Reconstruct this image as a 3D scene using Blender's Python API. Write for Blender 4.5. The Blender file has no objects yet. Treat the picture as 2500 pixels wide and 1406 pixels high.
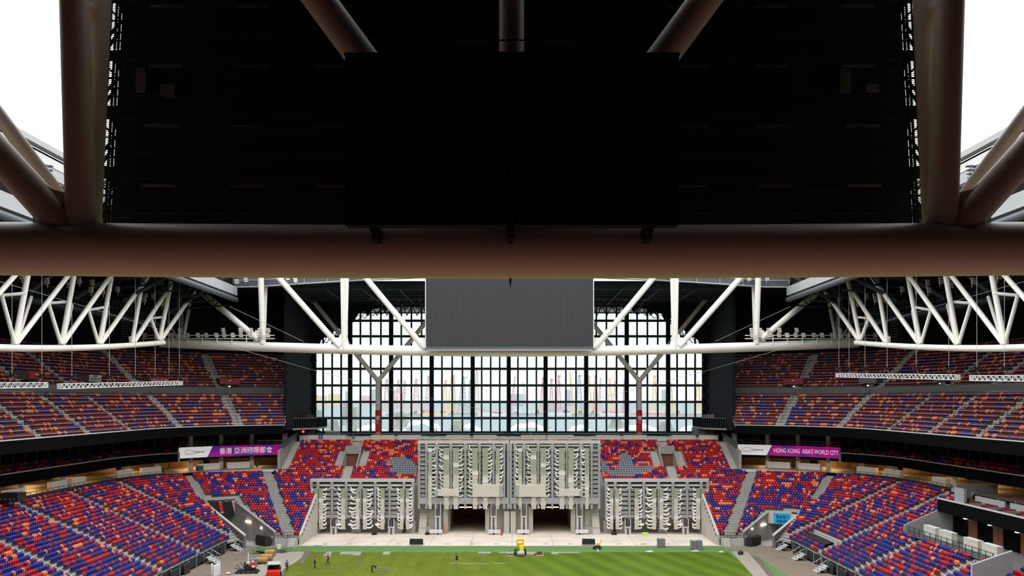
import bpy, bmesh, math, random
import numpy as np
from mathutils import Vector, Matrix

# ------------------------------------------------------------------ camera, sky, exposure
SC = bpy.context.scene
COL = SC.collection
F, CX, CY, CAMZ = 2150.0, 1250.0, 975.0, 26.0
cam_d = bpy.data.cameras.new('camera')
cam_d.sensor_fit = 'HORIZONTAL'
cam_d.sensor_width = 36.0
cam_d.lens = 36.0 * F / 2500.0
cam_d.shift_y = (CY - 703.0) / 2500.0
cam_d.clip_end = 12000
cam = bpy.data.objects.new('camera', cam_d)
COL.objects.link(cam)
cam.location = (0, 0, CAMZ)
cam.rotation_euler = (math.pi / 2, 0, 0)
SC.camera = cam
SC.view_settings.view_transform = 'Standard'
SC.view_settings.look = 'None'
SC.view_settings.gamma = 1.0
SC.view_settings.use_curve_mapping = False
SC.view_settings.exposure = 0.0
SC.cycles.max_bounces = 7
SC.cycles.diffuse_bounces = 4
SC.cycles.transparent_max_bounces = 12
SC.cycles.caustics_reflective = False
SC.cycles.caustics_refractive = False

ZENITH = 4.2
world = bpy.data.worlds.new('overcast_sky')
SC.world = world
world.use_nodes = True
nt = world.node_tree
bg = nt.nodes['Background']
tc = nt.nodes.new('ShaderNodeTexCoord')
sep = nt.nodes.new('ShaderNodeSeparateXYZ')
rmp = nt.nodes.new('ShaderNodeMapRange')
rmp.inputs['From Min'].default_value = 0.0
rmp.inputs['From Max'].default_value = 1.0
rmp.inputs['To Min'].default_value = ZENITH * 0.34
rmp.inputs['To Max'].default_value = ZENITH
nt.links.new(tc.outputs['Generated'], sep.inputs[0])
nt.links.new(sep.outputs['Z'], rmp.inputs['Value'])
nt.links.new(rmp.outputs[0], bg.inputs['Strength'])
bg.inputs['Color'].default_value = (0.955, 0.975, 1.0, 1)

rnd = random.Random(7)


def px(x, y, D):
    """Point at depth D that the photograph shows at pixel (x, y)."""
    return Vector(((x - CX) * D / F, D, CAMZ + (CY - y) * D / F))


def proj(p):
    return CX + p[0] * F / p[1], CY - (p[2] - CAMZ) * F / p[1]


# ------------------------------------------------------------------ materials
def srgb(r, g, b):
    f = lambda c: (c / 255 / 12.92) if c / 255 <= 0.04045 else ((c / 255 + 0.055) / 1.055) ** 2.4
    return (f(r), f(g), f(b))


def mat(name, col, rough=0.6, metal=0.0, var=0.0, scale=3.0, emis=None, estr=0.0, spec=0.5, bump=0.0):
    m = bpy.data.materials.new(name)
    m.use_nodes = True
    n = m.node_tree
    b = n.nodes['Principled BSDF']
    b.inputs['Base Color'].default_value = (*col, 1)
    b.inputs['Roughness'].default_value = rough
    b.inputs['Metallic'].default_value = metal
    b.inputs['Specular IOR Level'].default_value = spec
    if emis:
        b.inputs['Emission Color'].default_value = (*emis, 1)
        b.inputs['Emission Strength'].default_value = estr
    if var > 0:
        t = n.nodes.new('ShaderNodeTexCoord')
        nz = n.nodes.new('ShaderNodeTexNoise')
        nz.inputs['Scale'].default_value = scale
        nz.inputs['Detail'].default_value = 5
        mx = n.nodes.new('ShaderNodeMix')
        mx.data_type = 'RGBA'
        mx.inputs['A'].default_value = (*[c * (1 - var) for c in col], 1)
        mx.inputs['B'].default_value = (*[min(1, c * (1 + var)) for c in col], 1)
        n.links.new(t.outputs['Object'], nz.inputs['Vector'])
        n.links.new(nz.outputs['Fac'], mx.inputs['Factor'])
        n.links.new(mx.outputs['Result'], b.inputs['Base Color'])
        if bump > 0:
            bp = n.nodes.new('ShaderNodeBump')
            bp.inputs['Strength'].default_value = bump
            n.links.new(nz.outputs['Fac'], bp.inputs['Height'])
            n.links.new(bp.outputs['Normal'], b.inputs['Normal'])
    return m


M = {}
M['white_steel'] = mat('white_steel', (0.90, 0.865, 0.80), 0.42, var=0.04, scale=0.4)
M['bounce_tint_steel'] = mat('bounce_tint_steel', (0.74, 0.63, 0.53), 0.45, var=0.05, scale=0.4)  # white steel with warm bounce light mixed into its colour
M['black_steel'] = mat('black_steel', (0.010, 0.010, 0.011), 0.8, spec=0.2)
M['dark_navy'] = mat('dark_navy', (0.007, 0.011, 0.015), 0.85, spec=0.2)
M['navy_beam'] = mat('navy_beam', (0.022, 0.036, 0.043), 0.7, spec=0.3)
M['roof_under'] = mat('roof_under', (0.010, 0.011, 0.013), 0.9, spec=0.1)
M['roof_grey'] = mat('roof_grey', (0.42, 0.43, 0.44), 0.6, var=0.06, scale=0.3)
M['roof_white'] = mat('roof_white', (0.66, 0.65, 0.63), 0.6, var=0.06, scale=0.3)
M['slate'] = mat('slate', (0.085, 0.10, 0.115), 0.6)
M['concrete'] = mat('concrete', (0.36, 0.34, 0.31), 0.85, var=0.12, scale=0.6)
M['concrete_light'] = mat('concrete_light', (0.52, 0.49, 0.43), 0.85, var=0.16, scale=0.35)
M['concrete_dark'] = mat('concrete_dark', (0.15, 0.145, 0.14), 0.85, var=0.12, scale=0.6)
M['apron'] = mat('apron', (0.66, 0.575, 0.485), 0.85, var=0.30, scale=0.22)
M['track'] = mat('track', (0.21, 0.165, 0.12), 0.9, var=0.15, scale=0.4)
M['art_grass'] = mat('art_grass', (0.085, 0.20, 0.05), 0.95, var=0.2, scale=1.5)
M['fascia'] = mat('fascia', (0.0035, 0.0045, 0.005), 0.9, spec=0.04)
M['teal_fascia'] = mat('teal_fascia', (0.018, 0.026, 0.028), 0.6, spec=0.3)
M['rail_metal'] = mat('rail_metal', (0.5, 0.5, 0.49), 0.4, metal=0.6)
M['dark_rail'] = mat('dark_rail', (0.03, 0.035, 0.035), 0.5)
M['nosing'] = mat('nosing', (0.62, 0.60, 0.57), 0.6)
M['screen'] = mat('screen', (0.030, 0.030, 0.035), 0.7, var=0.05, scale=0.2)
M['grey_steel'] = mat('grey_steel', (0.36, 0.355, 0.36), 0.5, var=0.06, scale=0.5)
M['grey_light'] = mat('grey_light', (0.52, 0.51, 0.48), 0.5, var=0.06, scale=0.5)
M['rib'] = mat('rib', (0.62, 0.61, 0.57), 0.45, metal=0.0, var=0.08, scale=0.6)
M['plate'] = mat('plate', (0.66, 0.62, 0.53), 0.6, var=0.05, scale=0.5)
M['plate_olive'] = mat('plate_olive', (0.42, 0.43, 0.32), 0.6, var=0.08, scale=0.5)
M['plate_white'] = mat('plate_white', (0.85, 0.84, 0.82), 0.5)
M['hose'] = mat('hose', (0.85, 0.83, 0.79), 0.45)
M['counter'] = mat('counter', (0.80, 0.74, 0.62), 0.5, var=0.03)
M['warm_wall'] = mat('warm_wall', (0.30, 0.19, 0.09), 0.7, var=0.15, scale=0.3)
M['wood_red'] = mat('wood_red', (0.22, 0.07, 0.03), 0.5, var=0.2, scale=0.8)
M['warm_floor'] = mat('warm_floor', (0.28, 0.215, 0.14), 0.5, var=0.08, scale=0.4)
M['mint_floor'] = mat('mint_floor', (0.62, 0.68, 0.60), 0.35, var=0.05, scale=0.4)
M['column'] = mat('column', (0.62, 0.57, 0.49), 0.7, var=0.04)
M['hk_red'] = mat('hk_red', srgb(190, 18, 28), 0.5)
M['white'] = mat('white', (0.82, 0.82, 0.82), 0.5)
M['black'] = mat('black', (0.010, 0.011, 0.012), 0.6)
M['rubber'] = mat('rubber', (0.02, 0.02, 0.02), 0.8)
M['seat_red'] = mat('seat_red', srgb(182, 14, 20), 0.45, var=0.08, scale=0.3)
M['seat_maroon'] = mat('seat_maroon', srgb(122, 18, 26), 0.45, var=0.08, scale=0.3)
M['seat_blue'] = mat('seat_blue', srgb(24, 34, 128), 0.45, var=0.08, scale=0.3)
M['seat_orange'] = mat('seat_orange', srgb(255, 128, 66), 0.45, var=0.05, scale=0.3)
M['seat_grey'] = mat('seat_grey', srgb(132, 136, 142), 0.45)
M['seat_frame'] = mat('seat_frame', (0.10, 0.10, 0.11), 0.5)
M['sofa_red'] = mat('sofa_red', srgb(120, 26, 34), 0.6)
M['cyan'] = mat('cyan', srgb(0, 168, 225), 0.5)
M['sign_red'] = mat('sign_red', srgb(150, 20, 36), 0.5)
M['sign_grey'] = mat('sign_grey', srgb(190, 190, 186), 0.5)
M['lamp_warm'] = mat('lamp_warm', (0.8, 0.7, 0.5), 0.5, emis=(1.0, 0.62, 0.27), estr=18.0)
M['lamp_hot'] = mat('lamp_hot', (0.8, 0.7, 0.5), 0.5, emis=(1.0, 0.80, 0.50), estr=6.0)
M['lamp_white'] = mat('lamp_white', (0.8, 0.8, 0.8), 0.5, emis=(0.95, 1.0, 0.8), estr=9.0)
M['lamp_red'] = mat('lamp_red', (0.8, 0.1, 0.1), 0.5, emis=(1.0, 0.05, 0.08), estr=2.5)
M['flood'] = mat('flood', (0.78, 0.76, 0.66), 0.4)
M['blue_tarp'] = mat('blue_tarp', srgb(20, 110, 205), 0.5, var=0.2, scale=2)
M['cardboard'] = mat('cardboard', srgb(176, 130, 88), 0.8, var=0.1)
M['green'] = mat('green', srgb(30, 110, 60), 0.5)
M['machine_green'] = mat('machine_green', srgb(30, 140, 70), 0.4)
M['machine_yellow'] = mat('machine_yellow', srgb(250, 205, 20), 0.4)
M['machine_red'] = mat('machine_red', srgb(215, 36, 28), 0.35)
M['bin_grey'] = mat('bin_grey', srgb(120, 132, 142), 0.5)
M['hivis'] = mat('hivis', srgb(175, 250, 40), 0.5)
M['turf_roll'] = mat('turf_roll', srgb(176, 138, 88), 0.95, var=0.12, scale=2)
M['soil'] = mat('soil', srgb(100, 92, 80), 0.95, var=0.25, scale=1.2)
M['base_grey'] = mat('base_grey', srgb(148, 141, 130), 0.9, var=0.1, scale=0.5)
M['orange'] = mat('orange', srgb(240, 90, 30), 0.5)
M['skin'] = mat('skin', srgb(196, 150, 120), 0.6)
M['hair'] = mat('hair', (0.015, 0.012, 0.01), 0.6)
M['c_black'] = mat('cloth_black', (0.015, 0.016, 0.02), 0.8)
M['c_grey'] = mat('cloth_grey', (0.09, 0.09, 0.10), 0.8)
M['c_navy'] = mat('cloth_navy', (0.02, 0.025, 0.05), 0.8)
M['c_brown'] = mat('cloth_brown', (0.16, 0.05, 0.03), 0.8)
M['c_cream'] = mat('cloth_cream', (0.62, 0.55, 0.42), 0.8)
M['c_white'] = mat('cloth_white', (0.75, 0.75, 0.73), 0.8)
M['leaf'] = mat('leaf', (0.42, 0.52, 0.14), 0.7, var=0.4, scale=1.0)
M['bark'] = mat('bark', (0.16, 0.12, 0.09), 0.8)
M['tent'] = mat('tent', (0.8, 0.8, 0.78), 0.6)
M['plaza'] = mat('plaza', (0.5, 0.48, 0.44), 0.9, var=0.1, scale=0.1)
M['crane_red'] = mat('crane_red', srgb(205, 75, 75), 0.6)  # haze over the water is mixed into these pale crane colours
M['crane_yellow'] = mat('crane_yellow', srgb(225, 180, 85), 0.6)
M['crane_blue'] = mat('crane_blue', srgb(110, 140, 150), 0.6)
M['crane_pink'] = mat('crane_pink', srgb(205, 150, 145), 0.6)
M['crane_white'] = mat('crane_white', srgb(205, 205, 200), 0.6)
M['hull'] = mat('hull', srgb(95, 110, 115), 0.6)
M['tarp_dark'] = mat('tarp_dark', (0.012, 0.014, 0.016), 0.7, var=0.2, scale=2)


def m_turf():
    m = mat('pitch_turf', (0.17, 0.22, 0.035), 0.95)
    n = m.node_tree
    b = n.nodes['Principled BSDF']
    b.inputs['Specular IOR Level'].default_value = 0.1
    t = n.nodes.new('ShaderNodeTexCoord')
    mp = n.nodes.new('ShaderNodeMapping')
    mp.inputs['Rotation'].default_value = (0, 0, math.radians(-18))
    wv = n.nodes.new('ShaderNodeTexWave')
    wv.wave_profile = 'SIN'
    wv.inputs['Scale'].default_value = 0.075
    wv.inputs['Distortion'].default_value = 0.6
    nz = n.nodes.new('ShaderNodeTexNoise')
    nz.inputs['Scale'].default_value = 0.12
    nz.inputs['Detail'].default_value = 6
    nz2 = n.nodes.new('ShaderNodeTexNoise')
    nz2.inputs['Scale'].default_value = 1.1
    nz2.inputs['Detail'].default_value = 6
    br = n.nodes.new('ShaderNodeTexBrick')
    br.inputs['Scale'].default_value = 1.0
    br.inputs['Brick Width'].default_value = 9.0
    br.inputs['Row Height'].default_value = 1.25
    br.inputs['Mortar Size'].default_value = 0.02
    br.inputs['Color1'].default_value = (0.40, 0.40, 0.40, 1)
    br.inputs['Color2'].default_value = (0.62, 0.62, 0.62, 1)
    br.inputs['Mortar'].default_value = (0.75, 0.75, 0.75, 1)
    mpb = n.nodes.new('ShaderNodeMapping')
    mpb.inputs['Rotation'].default_value = (0, 0, math.radians(90))
    n.links.new(t.outputs['Object'], mp.inputs[0])
    n.links.new(t.outputs['Object'], mpb.inputs[0])
    n.links.new(mp.outputs[0], wv.inputs['Vector'])
    n.links.new(mpb.outputs[0], br.inputs['Vector'])
    n.links.new(t.outputs['Object'], nz.inputs['Vector'])
    n.links.new(t.outputs['Object'], nz2.inputs['Vector'])
    sx = n.nodes.new('ShaderNodeSeparateXYZ')
    n.links.new(t.outputs['Object'], sx.inputs[0])
    mrx = n.nodes.new('ShaderNodeMapRange')          # old turf fades towards the newly laid side
    mrx.inputs['From Min'].default_value = -14
    mrx.inputs['From Max'].default_value = 8
    n.links.new(sx.outputs['X'], mrx.inputs['Value'])

    def mix(a, bb, f, kind='MIX'):
        x = n.nodes.new('ShaderNodeMix')
        x.data_type = 'RGBA'
        x.blend_type = kind
        for k, v in (('A', a), ('B', bb)):
            if isinstance(v, tuple):
                x.inputs[k].default_value = (*v, 1)
            else:
                n.links.new(v, x.inputs[k])
        if isinstance(f, float):
            x.inputs['Factor'].default_value = f
        else:
            n.links.new(f, x.inputs['Factor'])
        return x.outputs['Result']

    old = mix((0.085, 0.125, 0.014), (0.185, 0.215, 0.032), nz2.outputs['Fac'])
    old = mix(old, br.outputs['Color'], 0.35, 'OVERLAY')
    new = mix((0.078, 0.145, 0.014), (0.118, 0.188, 0.02), wv.outputs['Fac'])
    base = mix(old, new, mrx.outputs[0])
    base = mix(base, (0.27, 0.23, 0.08), nz.outputs['Fac'], 'SOFT_LIGHT')
    n.links.new(base, b.inputs['Base Color'])
    return m


M['turf'] = m_turf()


def m_glass():
    m = bpy.data.materials.new('window_glass')
    m.use_nodes = True
    n = m.node_tree
    n.nodes.clear()
    o = n.nodes.new('ShaderNodeOutputMaterial')
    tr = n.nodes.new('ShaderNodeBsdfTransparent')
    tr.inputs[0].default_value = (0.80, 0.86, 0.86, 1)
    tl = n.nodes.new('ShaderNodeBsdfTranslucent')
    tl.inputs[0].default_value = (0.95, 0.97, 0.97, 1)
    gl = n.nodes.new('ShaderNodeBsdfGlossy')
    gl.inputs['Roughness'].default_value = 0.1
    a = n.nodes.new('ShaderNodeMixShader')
    a.inputs[0].default_value = 0.36  # translucent share puts the outdoor haze into the glass
    c = n.nodes.new('ShaderNodeMixShader')
    c.inputs[0].default_value = 0.03
    n.links.new(tr.outputs[0], a.inputs[1])
    n.links.new(tl.outputs[0], a.inputs[2])
    n.links.new(a.outputs[0], c.inputs[1])
    n.links.new(gl.outputs[0], c.inputs[2])
    n.links.new(c.outputs[0], o.inputs[0])
    return m


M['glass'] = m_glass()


def m_clear():
    m = bpy.data.materials.new('rail_glass')
    m.use_nodes = True
    n = m.node_tree
    n.nodes.clear()
    o = n.nodes.new('ShaderNodeOutputMaterial')
    tr = n.nodes.new('ShaderNodeBsdfTransparent')
    tr.inputs[0].default_value = (0.80, 0.88, 0.85, 1)
    gl = n.nodes.new('ShaderNodeBsdfGlossy')
    gl.inputs['Roughness'].default_value = 0.08
    c = n.nodes.new('ShaderNodeMixShader')
    c.inputs[0].default_value = 0.06
    n.links.new(tr.outputs[0], c.inputs[1])
    n.links.new(gl.outputs[0], c.inputs[2])
    n.links.new(c.outputs[0], o.inputs[0])
    return m


M['clear'] = m_clear()


def m_banner():
    m = mat('banner_purple', srgb(150, 20, 150), 0.5)
    n = m.node_tree
    b = n.nodes['Principled BSDF']
    t = n.nodes.new('ShaderNodeTexCoord')
    nz = n.nodes.new('ShaderNodeTexNoise')
    nz.inputs['Scale'].default_value = 0.42
    nz.inputs['Detail'].default_value = 0.5
    cr = n.nodes.new('ShaderNodeValToRGB')
    cr.color_ramp.elements[0].position = 0.40
    cr.color_ramp.elements[0].color = (*srgb(110, 32, 150), 1)
    cr.color_ramp.elements[1].position = 0.58
    cr.color_ramp.elements[1].color = (*srgb(196, 10, 150), 1)
    n.links.new(t.outputs['Object'], nz.inputs['Vector'])
    n.links.new(nz.outputs['Fac'], cr.inputs[0])
    n.links.new(cr.outputs[0], b.inputs['Base Color'])
    n.links.new(cr.outputs[0], b.inputs['Emission Color'])
    b.inputs['Emission Strength'].default_value = 0.38      # a lit LED ribbon board
    return m


M['led_white'] = mat('led_white', (0.8, 0.8, 0.8), 0.5, emis=(1, 1, 1), estr=0.42)
M['banner'] = m_banner()


def m_water():
    m = mat('sea_water', srgb(84, 112, 116), 0.6, var=0.25, scale=0.006, spec=0.1)
    return m


M['water'] = m_water()


# ------------------------------------------------------------------ mesh building
W = {}                       # world origin of each part, so that parts can be modelled in world coordinates


class MB:
    def __init__(self):
        self.v, self.f, self.m = [], [], []

    def add(self, verts, faces, m=0):
        o = len(self.v)
        self.v += [tuple(p) for p in verts]
        self.f += [tuple(i + o for i in fc) for fc in faces]
        self.m += [m] * len(faces)
        return self

    def box(self, c, s, m=0, rz=0.0, R=None):
        hx, hy, hz = s[0] / 2, s[1] / 2, s[2] / 2
        pts = [Vector((x, y, z)) for z in (-hz, hz) for y in (-hy, hy) for x in (-hx, hx)]
        if R is None and rz:
            R = Matrix.Rotation(rz, 3, 'Z')
        if R is not None:
            pts = [R @ p for p in pts]
        c = Vector(c)
        return self.add([p + c for p in pts],
                        [(0, 2, 3, 1), (4, 5, 7, 6), (0, 1, 5, 4), (2, 6, 7, 3), (0, 4, 6, 2), (1, 3, 7, 5)], m)

    def span(self, x0, x1, y0, y1, z0, z1, m=0):
        return self.box(((x0 + x1) / 2, (y0 + y1) / 2, (z0 + z1) / 2), (abs(x1 - x0), abs(y1 - y0), abs(z1 - z0)), m)

    def hexa(self, a, b, m=0):
        """Solid between two quads a and b (lists of four points each, same order)."""
        return self.add(list(a) + list(b), [(0, 1, 2, 3), (7, 6, 5, 4), (0, 4, 5, 1), (1, 5, 6, 2), (2, 6, 7, 3), (3, 7, 4, 0)], m)

    def pipe(self, pts, r, n=8, m=0, caps=True, r1=None):
        pts = [Vector(p) for p in pts]
        k = len(pts)
        rings = []
        up = None
        for i, p in enumerate(pts):
            d = (pts[min(i + 1, k - 1)] - pts[max(i - 1, 0)]).normalized()
            if up is None:
                up = Vector((0, 0, 1)) if abs(d.z) < 0.9 else Vector((1, 0, 0))
            a = d.cross(up).normalized()
            up = a.cross(d).normalized()
            rr = r if r1 is None else r + (r1 - r) * i / (k - 1)
            rings.append([p + (a * math.cos(2 * math.pi * j / n) + up * math.sin(2 * math.pi * j / n)) * rr for j in range(n)])
        vs = [q for rg in rings for q in rg]
        fs = []
        for i in range(k - 1):
            for j in range(n):
                a0, a1 = i * n + j, i * n + (j + 1) % n
                fs.append((a0, a1, a1 + n, a0 + n))
        if caps:
            fs.append(tuple(range(n - 1, -1, -1)))
            fs.append(tuple((k - 1) * n + j for j in range(n)))
        return self.add(vs, fs, m)

    def bar(self, p, q, w, h, m=0):
        p, q = Vector(p), Vector(q)
        d = (q - p).normalized()
        up = Vector((0, 0, 1)) if abs(d.z) < 0.95 else Vector((0, 1, 0))
        a = d.cross(up).normalized()
        u = a.cross(d)
        A = [p + a * sx * w / 2 + u * sz * h / 2 for sx, sz in ((-1, -1), (1, -1), (1, 1), (-1, 1))]
        B = [x + (q - p) for x in A]
        return self.hexa(A, B, m)

    def ball(self, c, r, m=0, nu=10, nv=6, s=(1, 1, 1)):
        c = Vector(c)
        vs = [c + Vector((0, 0, -r * s[2]))]
        for i in range(1, nv):
            ph = -math.pi / 2 + math.pi * i / nv
            for j in range(nu):
                th = 2 * math.pi * j / nu
                vs.append(c + Vector((r * s[0] * math.cos(ph) * math.cos(th), r * s[1] * math.cos(ph) * math.sin(th), r * s[2] * math.sin(ph))))
        vs.append(c + Vector((0, 0, r * s[2])))
        fs = [(0, 1 + (j + 1) % nu, 1 + j) for j in range(nu)]
        for i in range(nv - 2):
            for j in range(nu):
                a, b = 1 + i * nu + j, 1 + i * nu + (j + 1) % nu
                fs.append((a, b, b + nu, a + nu))
        e = len(vs) - 1
        o = 1 + (nv - 2) * nu
        fs += [(o + j, o + (j + 1) % nu, e) for j in range(nu)]
        return self.add(vs, fs, m)

    def mesh(self, name, mats, loc=(0, 0, 0), smooth=False):
        me = bpy.data.meshes.new(name)
        L = Vector(loc)
        me.from_pydata([(p[0] - L.x, p[1] - L.y, p[2] - L.z) for p in self.v], [], self.f)
        for mm in mats:
            me.materials.append(M[mm] if isinstance(mm, str) else mm)
        if len(mats) > 1:
            me.polygons.foreach_set('material_index', self.m)
        if smooth:
            me.polygons.foreach_set('use_smooth', [True] * len(self.f))
            try:
                me.set_sharp_from_angle(angle=math.radians(40))
            except Exception:
                pass
        me.update()
        return me

    def build(self, name, mats, parent=None, smooth=False, loc=None, **props):
        if isinstance(mats, str):
            mats = [mats]
        if parent is not None and loc is None:
            L = W[parent.name] if parent.name in W else tuple(parent.location)
        else:
            L = loc if loc is not None else (0, 0, 0)
        me = self.mesh(name, mats, L, smooth)
        o = bpy.data.objects.new(name, me)
        COL.objects.link(o)
        if parent is not None:
            o.parent = parent
            W[o.name] = L
        elif loc is not None:
            o.location = loc
        for k, v in props.items():
            o[k] = v
        return o


def link(name, me, parent=None, loc=(0, 0, 0), rz=0.0, **props):
    o = bpy.data.objects.new(name, me)
    COL.objects.link(o)
    o.location = loc
    o.rotation_euler = (0, 0, rz)
    if parent is not None:
        o.parent = parent
    for k, v in props.items():
        o[k] = v
    return o


def thing(name, label, cat, loc=(0, 0, 0), rz=0.0, group=None):
    o = bpy.data.objects.new(name, None)
    o.empty_display_size = 0.3
    COL.objects.link(o)
    o.location = loc
    o.rotation_euler = (0, 0, rz)
    o['label'] = label
    o['category'] = cat
    if group:
        o['group'] = group
    return o


def tagp(label, cat, group=None):
    d = dict(label=label, category=cat)
    if group:
        d['group'] = group
    return d


def copy_tree(o, loc=None, rz=None, label=None, parent=None):
    c = o.copy()
    COL.objects.link(c)
    if parent is not None:
        c.parent = parent
    if loc is not None:
        c.location = loc
    if rz is not None:
        c.rotation_euler = (0, 0, rz)
    if label:
        c['label'] = label
    for ch in list(o.children):
        copy_tree(ch, parent=c)
    return c


ORD = ['first', 'second', 'third', 'fourth', 'fifth', 'sixth', 'seventh', 'eighth', 'ninth', 'tenth', 'eleventh', 'twelfth',
       'thirteenth', 'fourteenth', 'fifteenth', 'sixteenth', 'seventeenth', 'eighteenth', 'nineteenth', 'twentieth']
STRUCT = dict(kind='structure')


def text_geo(s, size=1.0, extrude=0.0, align='LEFT', bold=0.0):
    cu = bpy.data.curves.new('lettering_curve', 'FONT')
    cu.body = s
    cu.size = size
    cu.extrude = extrude
    cu.offset = bold
    cu.resolution_u = 2
    cu.align_x = align
    o = bpy.data.objects.new('lettering_tmp', cu)
    COL.objects.link(o)
    dg = bpy.context.evaluated_depsgraph_get()
    me = bpy.data.meshes.new_from_object(o.evaluated_get(dg))
    vs = [tuple(v.co) for v in me.vertices]
    fs = [tuple(p.vertices) for p in me.polygons]
    bpy.data.objects.remove(o)
    bpy.data.meshes.remove(me)
    return vs, fs


SIDES = ((-1, 'left'), (1, 'right'))
# ================================================================== ROOF, WALLS, WINDOW (structure)
def slab(name, x0, x1, y0, y1, z0, z1, m, **kw):
    return MB().span(x0, x1, y0, y1, z0, z1).build(name, m, **STRUCT, **kw)


XC = -0.55                                   # the stadium's long axis lies a little left of the camera
slab('ground', -140, 140, -60, 240, -0.9, -0.35, 'concrete_dark')
slab('roof_near', -54, 54, -45, 41, 54, 55, 'roof_under')
M['seat_steps'] = mat('seat_steps', (0.34, 0.165, 0.13), 0.6, var=0.2, scale=1.0)
# the near end stand under the camera: rows of red seating steps that throw their colour up at the truss
b = MB()
for i in range(36):
    y0 = 44 - i * 0.95
    b.span(-50, 49, y0 - 0.95, y0, -0.3, 1.6 + i * 0.47)
b.build('terrace_near_end', 'seat_steps', kind='structure', loc=(0, 27, 8))
slab('wall_near', -110, 110, -46, -45, -0.3, 56, 'roof_under')
for s, nm in SIDES:
    b = MB()
    x0, x1 = s * 54.6, s * 110
    b.hexa([(x0, -45, 47.8), (x1, -45, 43), (x1, -45, 48), (x0, -45, 54.8)],
           [(x0, 176, 47.8), (x1, 176, 43), (x1, 176, 48), (x0, 176, 54.8)], 0)
    zz = lambda z: 26 + (z - 26) * 1.125
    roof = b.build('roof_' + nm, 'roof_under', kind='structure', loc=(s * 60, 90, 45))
    e = s * 54.0

    def strip(part, z0, z1, m, out=0.0, y0=-45, y1=172):
        MB().span(e - s * out, e + s * 0.7, y0, y1, zz(z0), zz(z1)).build(part, m, roof)
    strip('coping', 51.7, 52.3, 'roof_grey', 0.25)
    strip('edge_band', 50.2, 51.1, 'roof_white', 0.0)
    for k in range(14):                      # grey fascia panels with open joints
        y = 60 + k * 8.0
        MB().span(e, e + s * 0.6, y, y + 7.94, zz(49.0), zz(50.1)).build('fascia_panel', 'roof_grey', roof)
    strip('drip_edge', 48.72, 48.86, 'slate', 0.1)
    for k in range(14):
        y = 60 + k * 8.0
        MB().span(e - s * 0.4, e + s * 0.5, y, y + 7.94, zz(44.0), zz(45.5)).build('gutter_panel', 'roof_grey', roof)
    MB().pipe([(e - s * 0.1, 40, zz(43.3)), (e - s * 0.1, 172, zz(43.3))], 0.5, 10).build('gutter_pipe', 'slate', roof, smooth=True)
    b = MB()
    for k in range(23):
        y = 44 + k * 5.4
        b.bar((e + s * 0.5, y, zz(45.4)), (e + s * 0.5, y, zz(49)), 0.2, 0.2)
    b.build('fascia_bracket', 'slate', roof)
    b = MB()                                 # roof girders that cross the underside
    for k in range(11):
        y = 92 + k * 8.0
        b.bar((s * 55.5, y, 47.2), (s * 104, y, 43.0), 0.5, 0.7)
        b.bar((s * 55.5, y, 44.4), (s * 100, y, 40.6), 0.28, 0.28)
        for j in range(9):
            xa, xb = 55.6 + j * 5.0, 58.1 + j * 5.0
            za = 47.2 - (xa - 55.5) * 0.087
            b.bar((s * xa, y, za), (s * xb, y, za - 2.95), 0.16, 0.16)
            b.bar((s * xb, y, za - 2.95), (s * (xb + 2.5), y, za - 0.44), 0.16, 0.16)
    b.build('roof_girder', 'navy_beam', roof)
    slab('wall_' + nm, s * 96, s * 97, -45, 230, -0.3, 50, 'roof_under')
    xi = -46.3 if s < 0 else 45.3
    slab('wall_%s_return' % nm, xi, xi + s * 0.6, 181, 205.6, 19.6, 49, 'dark_navy')
    slab('wall_%s_far' % nm, xi, s * 96, 205.2, 205.8, 19.6, 49, 'dark_navy')
    # grey parapet wall behind the last rows of the upper tier
    slab('trim_%d' % (1 if s < 0 else 2), s * 74 + (-1), xi, 204.2, 204.8, 36.2, 39.2, 'concrete_dark')

# ---- end roof: ceiling, fascia and lattice
end = MB().span(-110, 110, 174, 232, 48.7, 49.4).build('ceiling', 'dark_navy', kind='structure', loc=(0, 190, 48.7))
b = MB()
for k in range(7):
    y = 177 + k * 4.2
    b.bar((-46, y, 48.2), (45, y, 48.2), 0.4, 0.6)
for k in range(13):
    x = -44 + k * 7.3
    b.bar((x, 175, 47.7), (x, 204, 47.7), 0.3, 0.4)
b.build('ceiling_purlin', 'navy_beam', end)
b = MB()
n = 24                                       # the crowned grey edge of the end roof
zc = lambda x: 50.2 - 2.3 * (min(1, abs(x - XC) / 50.0)) ** 1.6
for i in range(n):
    xa, xb = -54 + 108 * i / n, -54 + 108 * (i + 1) / n - 0.06
    b = MB()
    b.hexa([(xa, 172, zc(xa)), (xb, 172, zc(xb)), (xb, 173.2, zc(xb)), (xa, 173.2, zc(xa))],
           [(xa, 172, 55), (xb, 172, 55), (xb, 173.2, 55), (xa, 173.2, 55)])
    b.build('fascia_panel', 'slate', end)
b = MB()
pts = [(-54 + 108 * i / n, 171.7, zc(-54 + 108 * i / n)) for i in range(n + 1)]
b.pipe(pts, 0.12, 6)
b.pipe([(p[0], p[1], p[2] + 1.3) for p in pts], 0.07, 6)
for p in pts:
    b.bar(p, (p[0], p[1], p[2] + 1.4), 0.1, 0.1)
b.build('edge_rail', 'roof_grey', end)
b = MB()                                     # lattice girder under the ceiling just inside the window
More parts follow.
